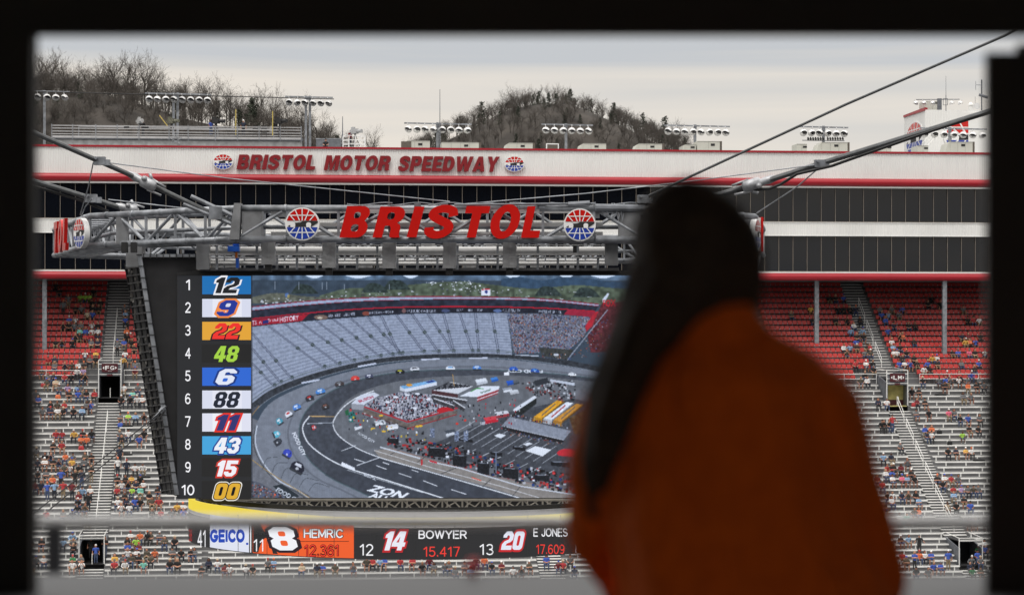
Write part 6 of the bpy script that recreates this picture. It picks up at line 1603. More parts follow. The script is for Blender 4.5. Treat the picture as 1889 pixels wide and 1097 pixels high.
# places read off the photograph: crop origin, scale and "x,y,colour" (capital letter = standing)
CROWD = [((40, 480), 3.656, """230,135,k 255,180,k 315,215,G 280,255,G 395,230,l 430,225,l 455,228,l 485,195,k 475,250,k 530,245,k 365,295,k 405,295,g 480,290,k 520,295,k 320,365,b 362,358,w 445,330,h 478,350,b 280,405,k 318,405,k 357,412,g 400,400,g 475,400,w 512,400,k 392,445,t 432,440,b 474,437,w 515,440,w 390,478,k 430,485,r 468,485,r 515,485,n 230,515,k 272,517,k 345,495,k 345,530,k 470,520,g 512,520,n 428,585,w 500,588,y 460,630,g 500,630,k 180,632,r 224,630,n 222,665,g 292,665,n 340,670,c 380,672,w 420,670,k 375,710,w 415,705,p 135,708,k 178,755,g 215,752,n 290,757,r 335,752,k 405,745,k 430,755,k
695,300,g 700,325,d 700,370,b 708,440,o 735,470,r 695,480,k 690,515,b 740,530,k 645,520,G 697,588,w 685,632,y 728,640,g 765,668,g 765,720,m 760,575,k 170,795,c 230,795,h 255,840,g 310,838,p 375,845,d 400,840,g 320,870,k 380,868,b 437,868,k 492,870,r 95,875,g 113,908,b 195,950,k 240,952,c 288,948,r 440,945,g 468,955,b 138,985,g 195,985,n 243,990,w 283,990,k 350,990,k 408,980,d 690,842,w 783,825,g 748,850,t 672,905,k 733,912,k 780,905,w 812,915,w 665,1012,g 718,1030,l 768,1018,d 824,1030,k"""),
 ((40, 780), 3.656, """230,40,r 275,33,r 357,42,y 412,38,k 470,33,k 400,85,o 440,80,o 212,130,k 268,110,r 100,150,g 160,188,k 200,185,n 297,190,o 348,182,g 428,190,c 470,182,k 105,238,n 155,222,w 212,235,k 252,225,n 340,230,y 420,235,g 470,270,K 290,265,c 325,265,w 385,270,k 165,305,g 110,320,k 208,330,o 265,305,B 360,320,K 405,310,N 90,385,m 132,388,n 173,392,B 220,390,D 280,390,R 340,385,M 410,420,d 462,420,w 385,470,m 378,500,k 450,470,K 380,548,k 430,555,c 165,590,r 280,588,g 340,595,n 440,600,w
660,38,g 720,28,w 825,30,k 675,75,k 790,75,b 660,158,N 648,225,W 708,228,N 763,260,w 815,265,w 645,345,k 700,345,k 740,360,y 797,345,k 675,395,w 720,390,k 770,390,n 822,392,w 645,430,r 695,440,k 747,428,l 800,435,t 860,460,k 915,425,k 650,508,w 708,512,n 763,505,b 803,510,k 880,510,c 925,512,r 1050,515,y 1088,520,w 670,545,w 725,550,w 880,555,k 940,555,r 1010,585,g 1090,585,b
735,735,w 800,720,o 850,725,k 870,725,c 930,720,g 712,755,k 770,755,l 965,745,c 1033,760,k 715,790,b 790,790,m 468,755,K 500,785,B 560,765,K 715,840,w 778,835,w 845,838,c 895,835,o 1015,832,g 1075,840,k 1142,828,k 1165,835,g 628,875,y 685,885,g 740,885,c 790,880,k 345,765,g 350,800,k 283,755,d 345,880,e 400,885,g 345,920,w 405,925,w 627,918,r 695,920,w 820,920,t 870,890,c 95,885,g 150,885,w 135,755,k 1000,920,k 1050,920,k 340,730,d 60,780,k 75,930,g"""),
 ((1420, 480), 3.428, """257,280,y 270,340,k 135,330,c 375,205,k 415,205,k 465,205,b 430,265,k 465,270,k 505,270,k 540,275,n 415,338,k 488,335,k 530,375,w 510,410,d 585,405,d 570,340,k 550,440,k 590,455,k 467,510,w 505,510,d 543,505,b 443,540,g 485,545,c 550,540,k 615,510,k 630,540,r 600,570,g 635,570,c 540,612,r 608,615,w 650,620,k 655,645,k 600,690,k 615,720,w 575,722,c 695,275,g 770,275,g 838,270,b 705,308,b 750,315,d 815,305,g 730,345,b 715,360,b 877,370,k 917,378,k 745,405,b 783,402,n 750,435,c 823,440,k 770,475,w 838,468,o 912,478,k 780,510,d 820,520,k 785,545,w 862,545,k 803,575,w 840,580,k 912,585,k 818,615,b 852,618,w 887,612,b 930,620,k 1025,580,y 1055,580,w 997,618,b 1060,615,k 972,658,w 1012,655,k 1155,545,k 1190,545,b 1260,545,f 1297,542,k 1360,555,w 1212,615,g 1320,615,b 1295,660,k 1222,280,g 1250,345,k 1285,340,r 1322,345,w 1075,250,k 1020,220,k 1000,250,k 1212,440,n 1255,440,m 1235,480,y 1262,490,o 1300,490,b 1330,470,k 1120,690,r 1197,690,r 1272,688,b 965,730,k 1067,722,g 1110,720,b 1140,720,g 1195,725,w 1245,725,g 1325,730,g
898,795,k 942,795,k 1107,772,k 1253,765,o 1305,765,k 1355,770,g 1222,838,g 1267,840,g 685,877,n 740,865,w 930,877,m 980,868,k 925,930,g 1003,937,k 1130,940,f 1165,938,g 1203,972,k 1250,975,b 1325,985,g 775,970,R 720,990,k 690,1015,k 740,1015,k 980,1040,b 1023,1045,o 1260,1040,k 1315,1050,k"""),
 ((1560, 780), 3.46, """520,55,n 548,60,w 743,57,l 345,110,g 240,187,d 287,185,n 652,160,k 703,155,n 765,158,y 800,155,w 392,225,g 290,245,k 305,265,k 248,270,r 353,265,m 255,303,w 295,298,b 360,310,f 418,300,k 298,338,w 343,335,k 392,335,d 435,340,k 200,335,m 232,345,r 585,310,k 630,312,w 672,308,r 712,318,g 617,375,k 685,380,r 735,380,p 778,378,g 815,405,c 843,378,g 690,410,d 650,440,g 755,450,k 265,420,k 297,415,w 357,420,n 400,418,c 447,420,k 245,487,k 292,480,w 465,480,d 648,485,h 705,490,k 795,490,b 435,525,c 465,525,o 343,568,w 388,560,t 785,605,c 825,600,g 885,605,g
350,715,k 395,720,d 470,715,K 295,740,c 290,790,w 360,810,r 440,805,B 468,795,o 503,795,w 545,815,b 555,880,b 605,875,b 655,800,B 330,850,w 388,848,c 845,760,e 885,765,b 840,800,b 800,835,g 860,835,g 790,870,n 805,910,e 860,895,c 885,740,w 300,905,k 450,915,k 520,915,g""")]
strip = []
r2 = random.Random(4)
for x in range(375, 1075, 13):
    if r2.random() < .75: strip.append('%d,%d,%s' % (x + r2.randint(-4, 4), r2.choice((1024, 1028, 1034, 1040)), r2.choice('kkgwbrnkogcwmhd')))
CROWD.append(((0, 0), 1.0, ' '.join(strip)))
people = []; used_ = set()
RF, RL = RAILROW[0], RAILROW[2]
for (ox, oy), scl, txt in CROWD:
    for tk in txt.split():
        x, y, c = tk.split(','); px, py = ox + float(x) / scl, oy + float(y) / scl; stand_ = c.isupper(); c = c.lower()
        hgt = .88 if not stand_ else 1.78
        best = None
        for i in range(NR - 2):
            v = ROWV[i] - (.1 if not stand_ else -.18); u = u_of(px, v); Y = Y0 + u * ST + v * CT
            zt_ = (ROWZ[i] if not stand_ else ROWZ[i] - BH) + hgt
            if stand_: v = ROWV[i] - .3; u = u_of(px, v)
            d = abs(HY - (zt_ - EYE) * FPX / Y - py)
            if best is None or d < best[0]: best = (d, i, u, v)
        d, i, u, v = best
        key = (i, round(u / .42))
        if key in used_ or (i, round(u / .42) + 1) in used_ and not stand_: u += .25; key = (i, round(u / .42))
        if key in used_: continue
        used_.add(key); people.append((i, u, v, c, stand_, px))
people.sort(key=lambda q: (q[0], q[1]))
print('people', len(people))
shade = []
cnt = {}; NP_ = 0; LIM = 318
seen_labels = set()
def block(u):
    if abs(u - UA[0]) < HW + .1: return 'on the FG stairs'
    if abs(u - UA[2]) < HW + .1: return 'on the LM stairs'
    if u < UA[0]: return 'left of the FG stairs'
    if u < -16: return 'right of the FG stairs'
    if u < 14: return 'under the curved board'
    if u < UA[2]: return 'left of the LM stairs'
    return 'right of the LM stairs'
blocks = {}
for q in people: blocks.setdefault((q[0], block(q[1])), []).append(q)
spect = []
for (i, bl), lst in blocks.items():
    lst.sort(key=lambda q: q[1])
    for j, q in enumerate(lst): spect.append((q, bl, j, len(lst)))
spect.sort(key=lambda s: s[0][0])
late = spect[LIM:]
for (i, u, v, c, stand_, px), bl, j, n in spect[:LIM]:
    kind = rp_.choice(STAND) if stand_ else SEATED[rp_.choice((0, 0, 1, 1, 2, 3, 3, 4, 5, 6, 7, 7, 8) if rp_.random() < .8 else (0, 1))]
    o = bpy.data.objects.new('person', kind[2]); COL.objects.link(o)
    o.location = S(u, v, (ROWZ[i] - BH + .005) if stand_ else ROWZ[i] + .005); o.rotation_euler = (0, 0, TH + rp_.uniform(-.25, .25)); s_ = rp_.uniform(.94, 1.06); o.scale = (s_ * rp_.uniform(.95, 1.1), s_, s_)
    h = dress(o, kind, c)
    rl = RF if u < 0 else RL
    row = '%s seat row up' % ordw(i - rl) if i > rl else ('bench row under the rail' if i == rl else '%s bench below rail' % ordw(rl - i))
    if bl == 'under the curved board': row = '%s row up' % ordw(i + 1)
    pos = '' if n == 1 else (', %s from left' % ordw(j + 1))
    cn = TOPS[c][0].replace(' ', '-')
    who = '%s-clad long-haired %s' % (cn, 'spectator') if h.startswith('long ') else '%s-clad spectator with %s' % (cn, h)
    if stand_: who = 'standing ' + who
    lab = '%s, %s, %s%s' % (who, row, bl.replace('the FG', 'FG').replace('the LM', 'LM').replace('the curved', 'curved'), pos)
    if len(lab.split()) > 16: lab = lab.replace(' with %s' % h, '')
    tag(o, lab, 'person', 'spectators in the grandstand')
# the farthest spectators, in the deep shade of the top rows, as one crowd
def merge_people(lst, name):
    V = []; Fc = []; MI = []; mats = []; k0 = 0
    for (i, u, v, c, stand_, px), bl, j, n in lst:
        kind = rp_.choice(STAND) if stand_ else rp_.choice(SEATED); me = kind[2]
        cv = np.zeros(len(me.vertices) * 3); me.vertices.foreach_get('co', cv); cv = cv.reshape(-1, 3) @ rot.T + np.array(S(u, v, (ROWZ[i] - BH + .005) if stand_ else ROWZ[i] + .005))
        fv = np.zeros(len(me.loops), np.int32); me.loops.foreach_get('vertex_index', fv); lt_ = np.zeros(len(me.polygons), np.int32); me.polygons.foreach_get('loop_total', lt_)
        mi = np.zeros(len(me.polygons), np.int32); me.polygons.foreach_get('material_index', mi)
        hm = (CAPS[rp_.randint(0, 5)] if kind[0] == 'cap' else HAIRS[rp_.randint(0, 2)])[1]
        lut = []
        for m_ in (SKINS[rp_.randint(0, 1)], TOPS[c][1], LEGS[rp_.randint(0, 3)], SHOES[0], hm):
            if m_ not in mats: mats.append(m_)
            lut.append(mats.index(m_))
        V.append(cv); Fc.append((fv + k0, lt_)); MI.append(np.array(lut)[mi]); k0 += len(cv)
    V = np.concatenate(V); fv = np.concatenate([f[0] for f in Fc]).astype(np.int32); lt_ = np.concatenate([f[1] for f in Fc]); MI = np.concatenate(MI).astype(np.int32)
    me = bpy.data.meshes.new(name); me.vertices.add(len(V)); me.vertices.foreach_set('co', V.astype(np.float32).ravel()); me.loops.add(len(fv)); me.loops.foreach_set('vertex_index', fv)
    me.polygons.add(len(lt_)); me.polygons.foreach_set('loop_start', np.concatenate([[0], np.cumsum(lt_)[:-1]]).astype(np.int32)); me.polygons.foreach_set('loop_total', lt_.astype(np.int32)); me.update(calc_edges=True)
    for m_ in mats: me.materials.append(m_)
    me.polygons.foreach_set('material_index', MI); me.polygons.foreach_set('use_smooth', [True] * len(lt_)); o = bpy.data.objects.new(name, me); COL.objects.link(o); return o
if late: tag(merge_people(late, 'crowd'), 'small far spectators among the upper red seats in the shade', 'crowd', kind='stuff')
# people on the roof
def roof_person(px, pyfeet, Y, c, lab, kind, rz, sit=False):
    o = bpy.data.objects.new('person', kind[2]); COL.objects.link(o); o.location = W(px, pyfeet, Y); o.rotation_euler = (0, 0, rz); dress(o, kind, c); tag(o, lab, 'person', 'people working on the roof')
roof_person(389, 252, YD + 1.8, 'b', 'camera operator in blue crouching behind a black camera on the deck', STAND[4], .9)
roof_person(449, 252, YD + 1.5, 'n', 'person in dark navy standing between the two yellow poles', STAND[0], .3)
roof_person(507, 252, YD + 2.2, 'k', 'operator in black behind the rightmost deck camera', STAND[2], .8)
roof_person(264, 252, YD + 2.4, 'k', 'operator in black behind the white-topped camera', STAND[2], -.6)
roof_person(646, 271, YL + .9, 'm', 'operator in maroon behind the covered camera on the white lift', STAND[0], .9)
roof_person(601, 272, 232, 'k', 'person in black sitting at the parapet left of the lift', SEATED[0], 0)
o = empty('equipment_crate', W(598, 280, 234), 0, 'low grey crate behind the person at the parapet', 'crate'); o.location.z = ROOFZ; inv = local(o).inverted()
a = inv @ W(583, 257, 234); b = inv @ W(628, 280, 234); m = MB(); m.box(a.x, 0, 0, b.x, 1.0, a.z); m.build('box', GALVD, o); m = MB(); m.box(a.x - .03, -.03, a.z + .002, b.x + .03, 1.03, a.z + .1); m.build('lid', GALV, o)
for k, (px, lab) in enumerate(((233, 'left black folded chair on the camera deck'), (269, 'black folded chair right of the white-topped camera'), (471, 'black folded chair left of the taller yellow pole'), (487, 'black folded chair nearest the right deck camera'))):
    o = empty('folding_chair', W(px, 252, YD + 1), 0, lab, 'chair', 'folding chairs on the camera deck'); m = MB(); m.box(-.25, .2, .8, .25, .24, 1.15); m.box(-.25, -.2, .42, .25, .2, .46); m.build('seat', BLACK, o); m = MB()
    for s in (-1, 1): m.bar((s * .26, -.2, 0), (s * .26, .24, 1.2), .04, .04); m.bar((s * .26, .22, 0), (s * .26, -.2, .5), .04, .04)
    m.build('frame', BLACK, o)

# bags and coolers left on the benches and footboards
BAGS = [(1735, 729, 'k', 'long'), (1760, 763, 'k', 'round'), (1733, 797, 'k', 'round'), (1686, 745, 'r', 'round'), (1630, 944, 'k', 'long'), (1752, 822, 'k', 'round'), (116, 708, 'g', 'round'), (80, 713, 'r', 'round'), (107, 736, 'o', 'round'), (232, 833, 'k', 'long'), (265, 876, 'k', 'long'), (296, 901, 'n', 'round'), (222, 779, 'b', 'round'), (150, 828, 'r', 'round'), (233, 782, 'k', 'long'), (1806, 848, 'k', 'long')]
BN = {'k': 'black', 'r': 'red', 'g': 'grey', 'o': 'orange', 'n': 'navy', 'b': 'blue'}
bag_seen = {}
for px, py, c, kd in BAGS:
    i = min(range(NR - 2), key=lambda q: abs(row_py(q, px) - 3 - py)); v = ROWV[i] - .12; u = u_of(px, v)
    o = empty('bag', S(u, v, ROWZ[i] + .004), TH, '', 'bag', 'bags left on the benches'); w = .26 if kd == 'round' else .62; h = .38 if kd == 'round' else .2
    m = MB(); m.rings([[(w * f * math.cos(t) * abs(math.cos(t)) ** -.35 if abs(math.cos(t)) > 1e-6 else 0, .15 * f * math.sin(t) * abs(math.sin(t)) ** -.35 if abs(math.sin(t)) > 1e-6 else 0, z) for t in np.linspace(.05, 2 * math.pi + .05, 12, endpoint=False)] for f, z in ((.8, 0), (1, h * .2), (1, h * .6), (.8, h * .9), (.45, h))])
    m.build('sack', TOPS[c][1], o, smooth=True)
    m = MB(); m.path([(-w * .35, 0, h * .93), (-w * .2, 0, h * 1.3), (w * .2, 0, h * 1.3), (w * .35, 0, h * .93)], .018, 5); m.build('strap', TOPS['k'][1], o)
    rl = RF if u < 0 else RL; n = rl - i
    o['label'] = '%s %s bag on %s, %s' % ({'round': 'small', 'long': 'long low'}[kd], BN[c], 'the bench under the rail' if n == 0 else ('%s bench below the rail' % ordw(n) if n > 0 else '%s seat row up' % ordw(-n)), block(u))
# ------------------------------------------------------------------ trees
BARK = mat('bark', (.075, .066, .058), .9, 0, .3, 2); TWIG = mat('twig', (.095, .083, .073), .95, 0, .3, .7)
def bare_tree(seed, H=12.0, dense=1.0):
    r = random.Random(seed); tk = MB(); cr = MB()
    def grow_(p, d, L_, rad, lev):
        n = 3 if lev < 2 else 2; q = p
        for i in range(n):
            d = (d + Vector((r.uniform(-1, 1), r.uniform(-1, 1), r.uniform(-.4, .9))) * (.10 + .05 * lev)).normalized()
            e_ = q + d * (L_ / n); r0 = rad * (1 - .35 * i / n); r1 = rad * (1 - .35 * (i + 1) / n)
            (tk if lev < 2 else cr).tube(q, e_, r0, 6 if lev < 1 else (4 if lev < 3 else 3), r1, cap=False)
            q = e_
            if lev < 4:
                k = {0: (1 if i == 0 else 3), 1: 2, 2: 2, 3: 2}[lev]
                for _ in range(k):
                    if r.random() > dense: continue
                    a = r.uniform(0, 2 * math.pi); sp_ = r.uniform(.45, 1.1)
                    o_ = d.orthogonal().normalized(); b_ = d.cross(o_); dd = (d * math.cos(sp_) + (o_ * math.cos(a) + b_ * math.sin(a)) * math.sin(sp_) + Vector((0, 0, .25))).normalized()
                    grow_(q if r.random() < .6 else p.lerp(q, r.uniform(.3, 1)), dd, L_ * r.uniform(.5, .78), max(.018, r1 * .58), lev + 1)
    grow_(Vector((0, 0, -.5)), Vector((r.uniform(-.06, .06), r.uniform(-.06, .06), 1)).normalized(), H * .52, H * .024, 0)
    return tk, cr
def conifer(seed, H=9.0):
    r = random.Random(seed); tk = MB(); cr = MB(); tk.tube((0, 0, -.5), (0, 0, H), .16, 6, .03)
    z = H * .12
    while z < H:
        f = (1 - z / H); R0 = (.5 + H * .27 * f ** .7) * r.uniform(.65, 1.15)
        for k in range(7):
            a = r.uniform(0, 6.28); L_ = R0 * r.uniform(.5, 1.1); e_ = Vector((math.cos(a) * L_, math.sin(a) * L_, z + r.uniform(-.35, .35)))
            tk.tube((0, 0, z), e_, .03, 3, .012, cap=False)
            for j in range(9):
                c = Vector((0, 0, z)).lerp(e_, r.uniform(.25, 1.05)) + Vector((r.uniform(-.3, .3), r.uniform(-.3, .3), r.uniform(-.22, .22))); s = r.uniform(.16, .38)
                cr.face([c + Vector((r.uniform(-s, s), r.uniform(-s, s), r.uniform(-s, s))) for _ in range(3)])
        z += H * .055
    return tk, cr
NEED = mat('needles', (.028, .036, .022), .9, 0, .4, .8)
protos = []
for sd in range(5):
    tk, cr = bare_tree(30 + sd); protos.append((tk, cr, BARK, TWIG, False))
for sd in range(3):
    tk, cr = conifer(60 + sd); protos.append((tk, cr, BARK, NEED, True))
PM = []
for tk, cr, bm_, cm_, con in protos:
    a = tk.build('trunk', bm_); b = cr.build('crown', cm_); PM.append((a.data, b.data, con)); bpy.data.objects.remove(a); bpy.data.objects.remove(b)
rtz = random.Random(77)
def tree(px, pytop, Y, tab, k, label, hmin=5.0, hmax=16, group='trees on the hills'):
    X = (px - CX) / FPX * Y; zg = EYE + (HY - ipol(tab, px)) / FPX * Y; zt_ = EYE + (HY - pytop) / FPX * Y
    h = min(hmax, max(hmin, zt_ - zg + 1)); a, b, con = PM[k]
    o = empty('pine_tree' if con else 'bare_tree', (X, Y, zg - 1.0), rtz.uniform(0, 6.28), label, 'tree', group)
    s = h / (9.0 if con else 12.2); o.scale = (s * (1.0 if con else 1.05), s, s)
    for nm, me in (('trunk', a), ('crown', b)):
        c = bpy.data.objects.new(nm, me); COL.objects.link(c); c.parent = o
    return o
LT = [(70, 90, 2, 'bare tree at the left window frame on the wooded hill'), (92, 86, 0, 'second bare tree from the left frame, reaching into the sky'), (118, 108, 1, 'short bare tree in the dip left of the tallest crowns'), (140, 118, 3, 'slim bare tree below the left skyline'), (165, 120, 4, 'bare tree just left of the tallest crown'), (190, 104, 2, 'bare tree with narrow crown beside the tallest one'),
      (214, 90, 0, 'tallest wide-crowned bare tree on the left skyline'), (240, 96, 3, 'bare tree touching the tallest crown on its right'), (268, 108, 1, 'bare fan-shaped tree right of the tallest crown'), (292, 128, 4, 'bare tree above the double lamp pole'), (318, 140, 2, 'bare tree behind the eight-lamp rack, left one'), (342, 136, 0, 'bare tree behind the eight-lamp rack, right one'),
      (372, 148, 1, 'small bare tree right of the eight-lamp rack'), (398, 138, 3, 'taller bare tree right of the eight-lamp rack'), (424, 158, 4, 'bare tree before the gap in the left skyline'), (446, 160, 2, 'bare tree above the dark pine on the left hill'), (476, 152, 0, 'last tall bare tree on the falling skyline'), (504, 168, 1, 'bare tree left of the six-lamp rack'),
      (528, 180, 3, 'thin bare tree just left of the six-lamp pole'), (552, 186, 4, 'thin bare tree behind the six-lamp pole'), (588, 192, 2, 'bare tree right of the six-lamp rack, against the sky'), (606, 214, 0, 'lowest bare tree at the end of the left hill'), (684, 240, 1, 'lone small bare tree right of the white lift')]
for px, py, k, lb_ in LT: tree(px, py, 425 + rtz.uniform(-10, 10), HL, k, lb_)
for px, py, k, lb_, hm in ((466, 178, 5, 'dark bushy pine rising among bare trees of the left hill', 9), (340, 222, 6, 'small dark pine behind the deck at the lamp pole', 4), (150, 160, 7, 'dark pine on the slope near the left frame', 6), (610, 240, 5, 'low dark pine at the foot of the left hill', 3), (712, 262, 6, 'small round pine alone right of the lone tree', 3)):
    tree(px, py, 412, [(a, b + (22 if px != 466 else 20)) for a, b in HL], k, lb_, 3.0, hm)
RT = [(842, 222, 1, 'bare tree low on the left flank of the round hill'), (862, 206, 3, 'spreading bare tree on the left flank of the round hill'), (888, 186, 5, 'dark pine on the left shoulder of the round hill'), (908, 182, 0, 'bare tree right of the left shoulder pine'), (930, 164, 2, 'bare tree starting the hilltop row'), (950, 160, 4, 'second bare tree of the hilltop row'), (970, 162, 1, 'third bare tree of the hilltop row'),
      (992, 156, 0, 'bare tree left of the hilltop centre'), (1012, 153, 3, 'bare tree at the centre of the hilltop'), (1034, 152, 2, 'highest bare tree on the hilltop'), (1052, 164, 6, 'tall dark pine at the right end of the hilltop'), (1072, 176, 1, 'bare tree below the hilltop pine'), (1090, 182, 7, 'dark pine on the right shoulder, wide one'), (1112, 182, 4, 'bare tree on the right shoulder of the round hill'),
      (1132, 188, 5, 'pointed dark pine right of the shoulder'), (1152, 198, 0, 'bare tree halfway down the right flank'), (1172, 204, 2, 'bare tree lower on the right flank'), (1186, 208, 6, 'dark pine on the lower right flank'), (1204, 214, 3, 'bare tree near the foot of the round hill'), (1226, 214, 7, 'pine standing out near the foot of the hill'), (1250, 224, 1, 'last pale bare tree at the right foot of the hill'), (1262, 240, 4, 'small pale shrubby tree at the right foot of the hill'), (800, 246, 2, 'low bare tree at the left foot of the round hill'), (782, 254, 3, 'lowest bare tree at the left foot of the round hill')]
for px, py, k, lb_ in RT: tree(px, py, 640 + rtz.uniform(-12, 12), HR, k, lb_, 5, 13)
# the woods on the slopes: one mass of trees each
def arr(me):
    v = np.zeros(len(me.vertices) * 3); me.vertices.foreach_get('co', v); f = np.zeros(len(me.loops), np.int32); me.loops.foreach_get('vertex_index', f); t = np.zeros(len(me.polygons), np.int32); me.polygons.foreach_get('loop_total', t); return v.reshape(-1, 3), f, t
LITE = []
for sd in range(3):
    tk, cr = bare_tree(90 + sd, 12, .82); a = tk.build('t', BARK).data; b = cr.build('c', TWIG).data; LITE.append((arr(a), arr(b)))
for nm in ('t', 'c', 't.001', 'c.001', 't.002', 'c.002'): bpy.data.objects.remove(bpy.data.objects[nm])
CONS = [(arr(a), arr(b)) for a, b, con in PM if con]
def woods(name, lst, label):
    V = []; Fv = []; Tt = []; MI = []; k0 = 0
    for x, y, z, s, con in lst:
        src = rtz.choice(CONS if con else LITE); a = rtz.uniform(0, 6.28); ca, sa = math.cos(a), math.sin(a); Rm = np.array([[ca, sa, 0], [-sa, ca, 0], [0, 0, 1]])
        for j, (v, f, t) in enumerate(src):
            V.append(v @ Rm * s + np.array([x, y, z])); Fv.append(f + k0); Tt.append(t); MI.append(np.full(len(t), 0 if j == 0 else (2 if con else 1), np.int32)); k0 += len(v)
    V = np.concatenate(V).astype(np.float32); Fv = np.concatenate(Fv).astype(np.int32); Tt = np.concatenate(Tt).astype(np.int32)
    me = bpy.data.meshes.new(name); me.vertices.add(len(V)); me.vertices.foreach_set('co', V.ravel()); me.loops.add(len(Fv)); me.loops.foreach_set('vertex_index', Fv); me.polygons.add(len(Tt)); me.polygons.foreach_set('loop_start', np.concatenate([[0], np.cumsum(Tt)[:-1]]).astype(np.int32)); me.polygons.foreach_set('loop_total', Tt); me.update(calc_edges=True)
    for m_ in (BARK, TWIG, NEED): me.materials.append(m_)
    me.polygons.foreach_set('material_index', np.concatenate(MI)); o = bpy.data.objects.new(name, me); COL.objects.link(o); tag(o, label, 'woods', kind='stuff'); print(name, len(Tt))
def slope(tab, Y, wd, n, x0, x1, conp, smax):
    L_ = []
    for _ in range(n):
        px = rtz.uniform(x0, x1); t = rtz.uniform(-.36, .03) if rtz.random() < .8 else rtz.uniform(-.6, -.3); y = Y + t * wd
        X = (px - CX) / FPX * Y; top = EYE + (HY - ipol(tab, px)) / FPX * Y; z = top * (.5 + .5 * math.cos(math.pi * t)) - .8; L_.append((X, y, z, rtz.uniform(.55, 1) * smax, rtz.random() < conp))
    return L_
woods('left_woods', slope(HL, 430, 150, 620, 30, 660, .06, .52), 'brown leafless wood covering the slope of the left hill')
woods('right_woods', slope(HR, 640, 170, 620, 760, 1275, .20, .56), 'mixed bare and evergreen wood covering the round hill')
# ------------------------------------------------------------------ the viewing room with the window, and the woman at it
DARK = mat('dark_frame', (.016, .015, .014), .6, 0, .2, 3)
ROOM = mat('room_wall', (.74, .70, .64), .8, 0, .1, 1)  # unseen walls made pale so bounced light brightens the woman's back
YW = 4.75
k = YW / FPX
wx = lambda px: (px - CX) * k
wz = lambda py: EYE + (HY - py) * k
rm = empty('viewing_room', (0, 0, EYE - 1.45), 0, 'unlit viewing room around the window', 'room'); ri_ = local(rm).inverted()
def rbx(name, a, b, m_, par=rm, inv=ri_):
    m = MB(); a = inv @ Vector(a); b = inv @ Vector(b); m.box(a.x, a.y, a.z, b.x, b.y, b.z); return m.build(name, m_, par)
fl, ce = EYE - 1.45, EYE + 1.5
rbx('floor_slab', (-3, -5, fl - .2), (3, YW + .12, fl), ROOM); rbx('ceiling_panel', (-3, -5, ce), (3, YW + .12, ce + .2), ROOM)
for x0, x1 in ((-3.2, -3.001), (3.001, 3.2)):
    rbx('side_wall', (x0, -5, fl - .2), (x1, YW + .12, fl + .5), ROOM); rbx('side_wall', (x0, -5, fl + 2.7), (x1, YW + .12, ce + .2), ROOM)
    rbx('side_wall', (x0, .5, fl + .501), (x1, YW + .12, fl + 2.699), ROOM); rbx('side_wall', (x0, -5, fl + .501), (x1, -4.5, fl + 2.699), ROOM)  # openings here and in the rear wall added to let daylight in
rbx('rear_wall', (-3, -5.2, fl), (-.9, -5.001, ce), ROOM); rbx('rear_wall', (.9, -5.2, fl), (3, -5.001, ce), ROOM); rbx('rear_wall', (-.9, -5.2, fl + 2.1), (.9, -5.001, ce), ROOM)
wf = empty('window_frame', (0, YW, wz(1097)), 0, 'blurred black window frame around the whole view', 'window frame'); wi = local(wf).inverted()
rbx('head_rail', (-3, YW - .04, wz(69)), (3, YW - .01, ce - .002), DARK, wf, wi)
rbx('left_post', (-3, YW - .05, EYE - .554), (wx(69), YW - .02, wz(69) - .001), DARK, wf, wi)
rbx('left_inner_strip', (wx(36), YW - .019, EYE - .554), (wx(72), YW - .005, wz(69) - .001), mat('strip_grey', (.03, .03, .031), .6, 0, .1, 3), wf, wi)
rbx('right_post', (wx(1812), YW - .05, EYE - .554), (wx(1990), YW - .02, wz(102)), DARK, wf, wi)
rbx('right_wall_panel', (wx(1900), YW + .10, EYE - .554), (3, YW + .14, wz(70)), DARK, wf, wi)
rbx('lower_panel', (-3, YW - .03, fl), (3, YW + .03, EYE - .602), DARK, wf, wi)
ss = empty('window_sill', (0, YW + .2, wz(1062)), 0, 'wide blurred grey window sill along the bottom of the view', 'sill'); si_ = local(ss).inverted()
SILL = mat('sill_grey', (.070, .074, .080), .55, 0, .08, 2)
rbx('ledge', (-3, YW - .45, EYE - .60), (3, YW + .34, EYE - .555), SILL, ss, si_)
rbx('front_lip', (-3, YW + .30, EYE - .75), (3, YW + .335, EYE - .601), SILL, ss, si_)
YR = 5.7
gr = empty('balcony_rail', W(944, 965, YR), 0, 'blurred grey balcony rail crossing in front of the stand', 'railing'); gi_ = local(gr).inverted()
m = MB(); zc_ = EYE + (HY - 962) * YR / FPX; m.tube(gi_ @ Vector((-1.5, YR, zc_)), gi_ @ Vector((1.6, YR, zc_)), .0175, 16); m.build('top_tube', mat('rail_grey', (.80, .805, .82), .4, .05, .05, 3), gr, smooth=True)
m = MB(); x = (212 / 5.556 * 0 + 101 - CX) / FPX * YR; m.box(*(gi_ @ Vector((x - .02, YR - .015, zc_ - .3))), *(gi_ @ Vector((x + .02, YR + .015, zc_ - .015)))); m.build('post', mat('rail_post', (.11, .115, .13), .5, .1, .05, 3), gr)
# small red thing on the outer ledge
o = empty('red_knob', W(873, 1062, YW + .3), 0, 'tiny blurred red knob on the grey window sill', 'knob'); m = MB(); m.tube((0, 0, -.005), (0, 0, .012), .006, 10); m.ball((0, 0, .024), .017, 12, 8); m.build('knob_head', mat('knob_red', rgb(190, 20, 36), .5, 0, .05, 3), o)

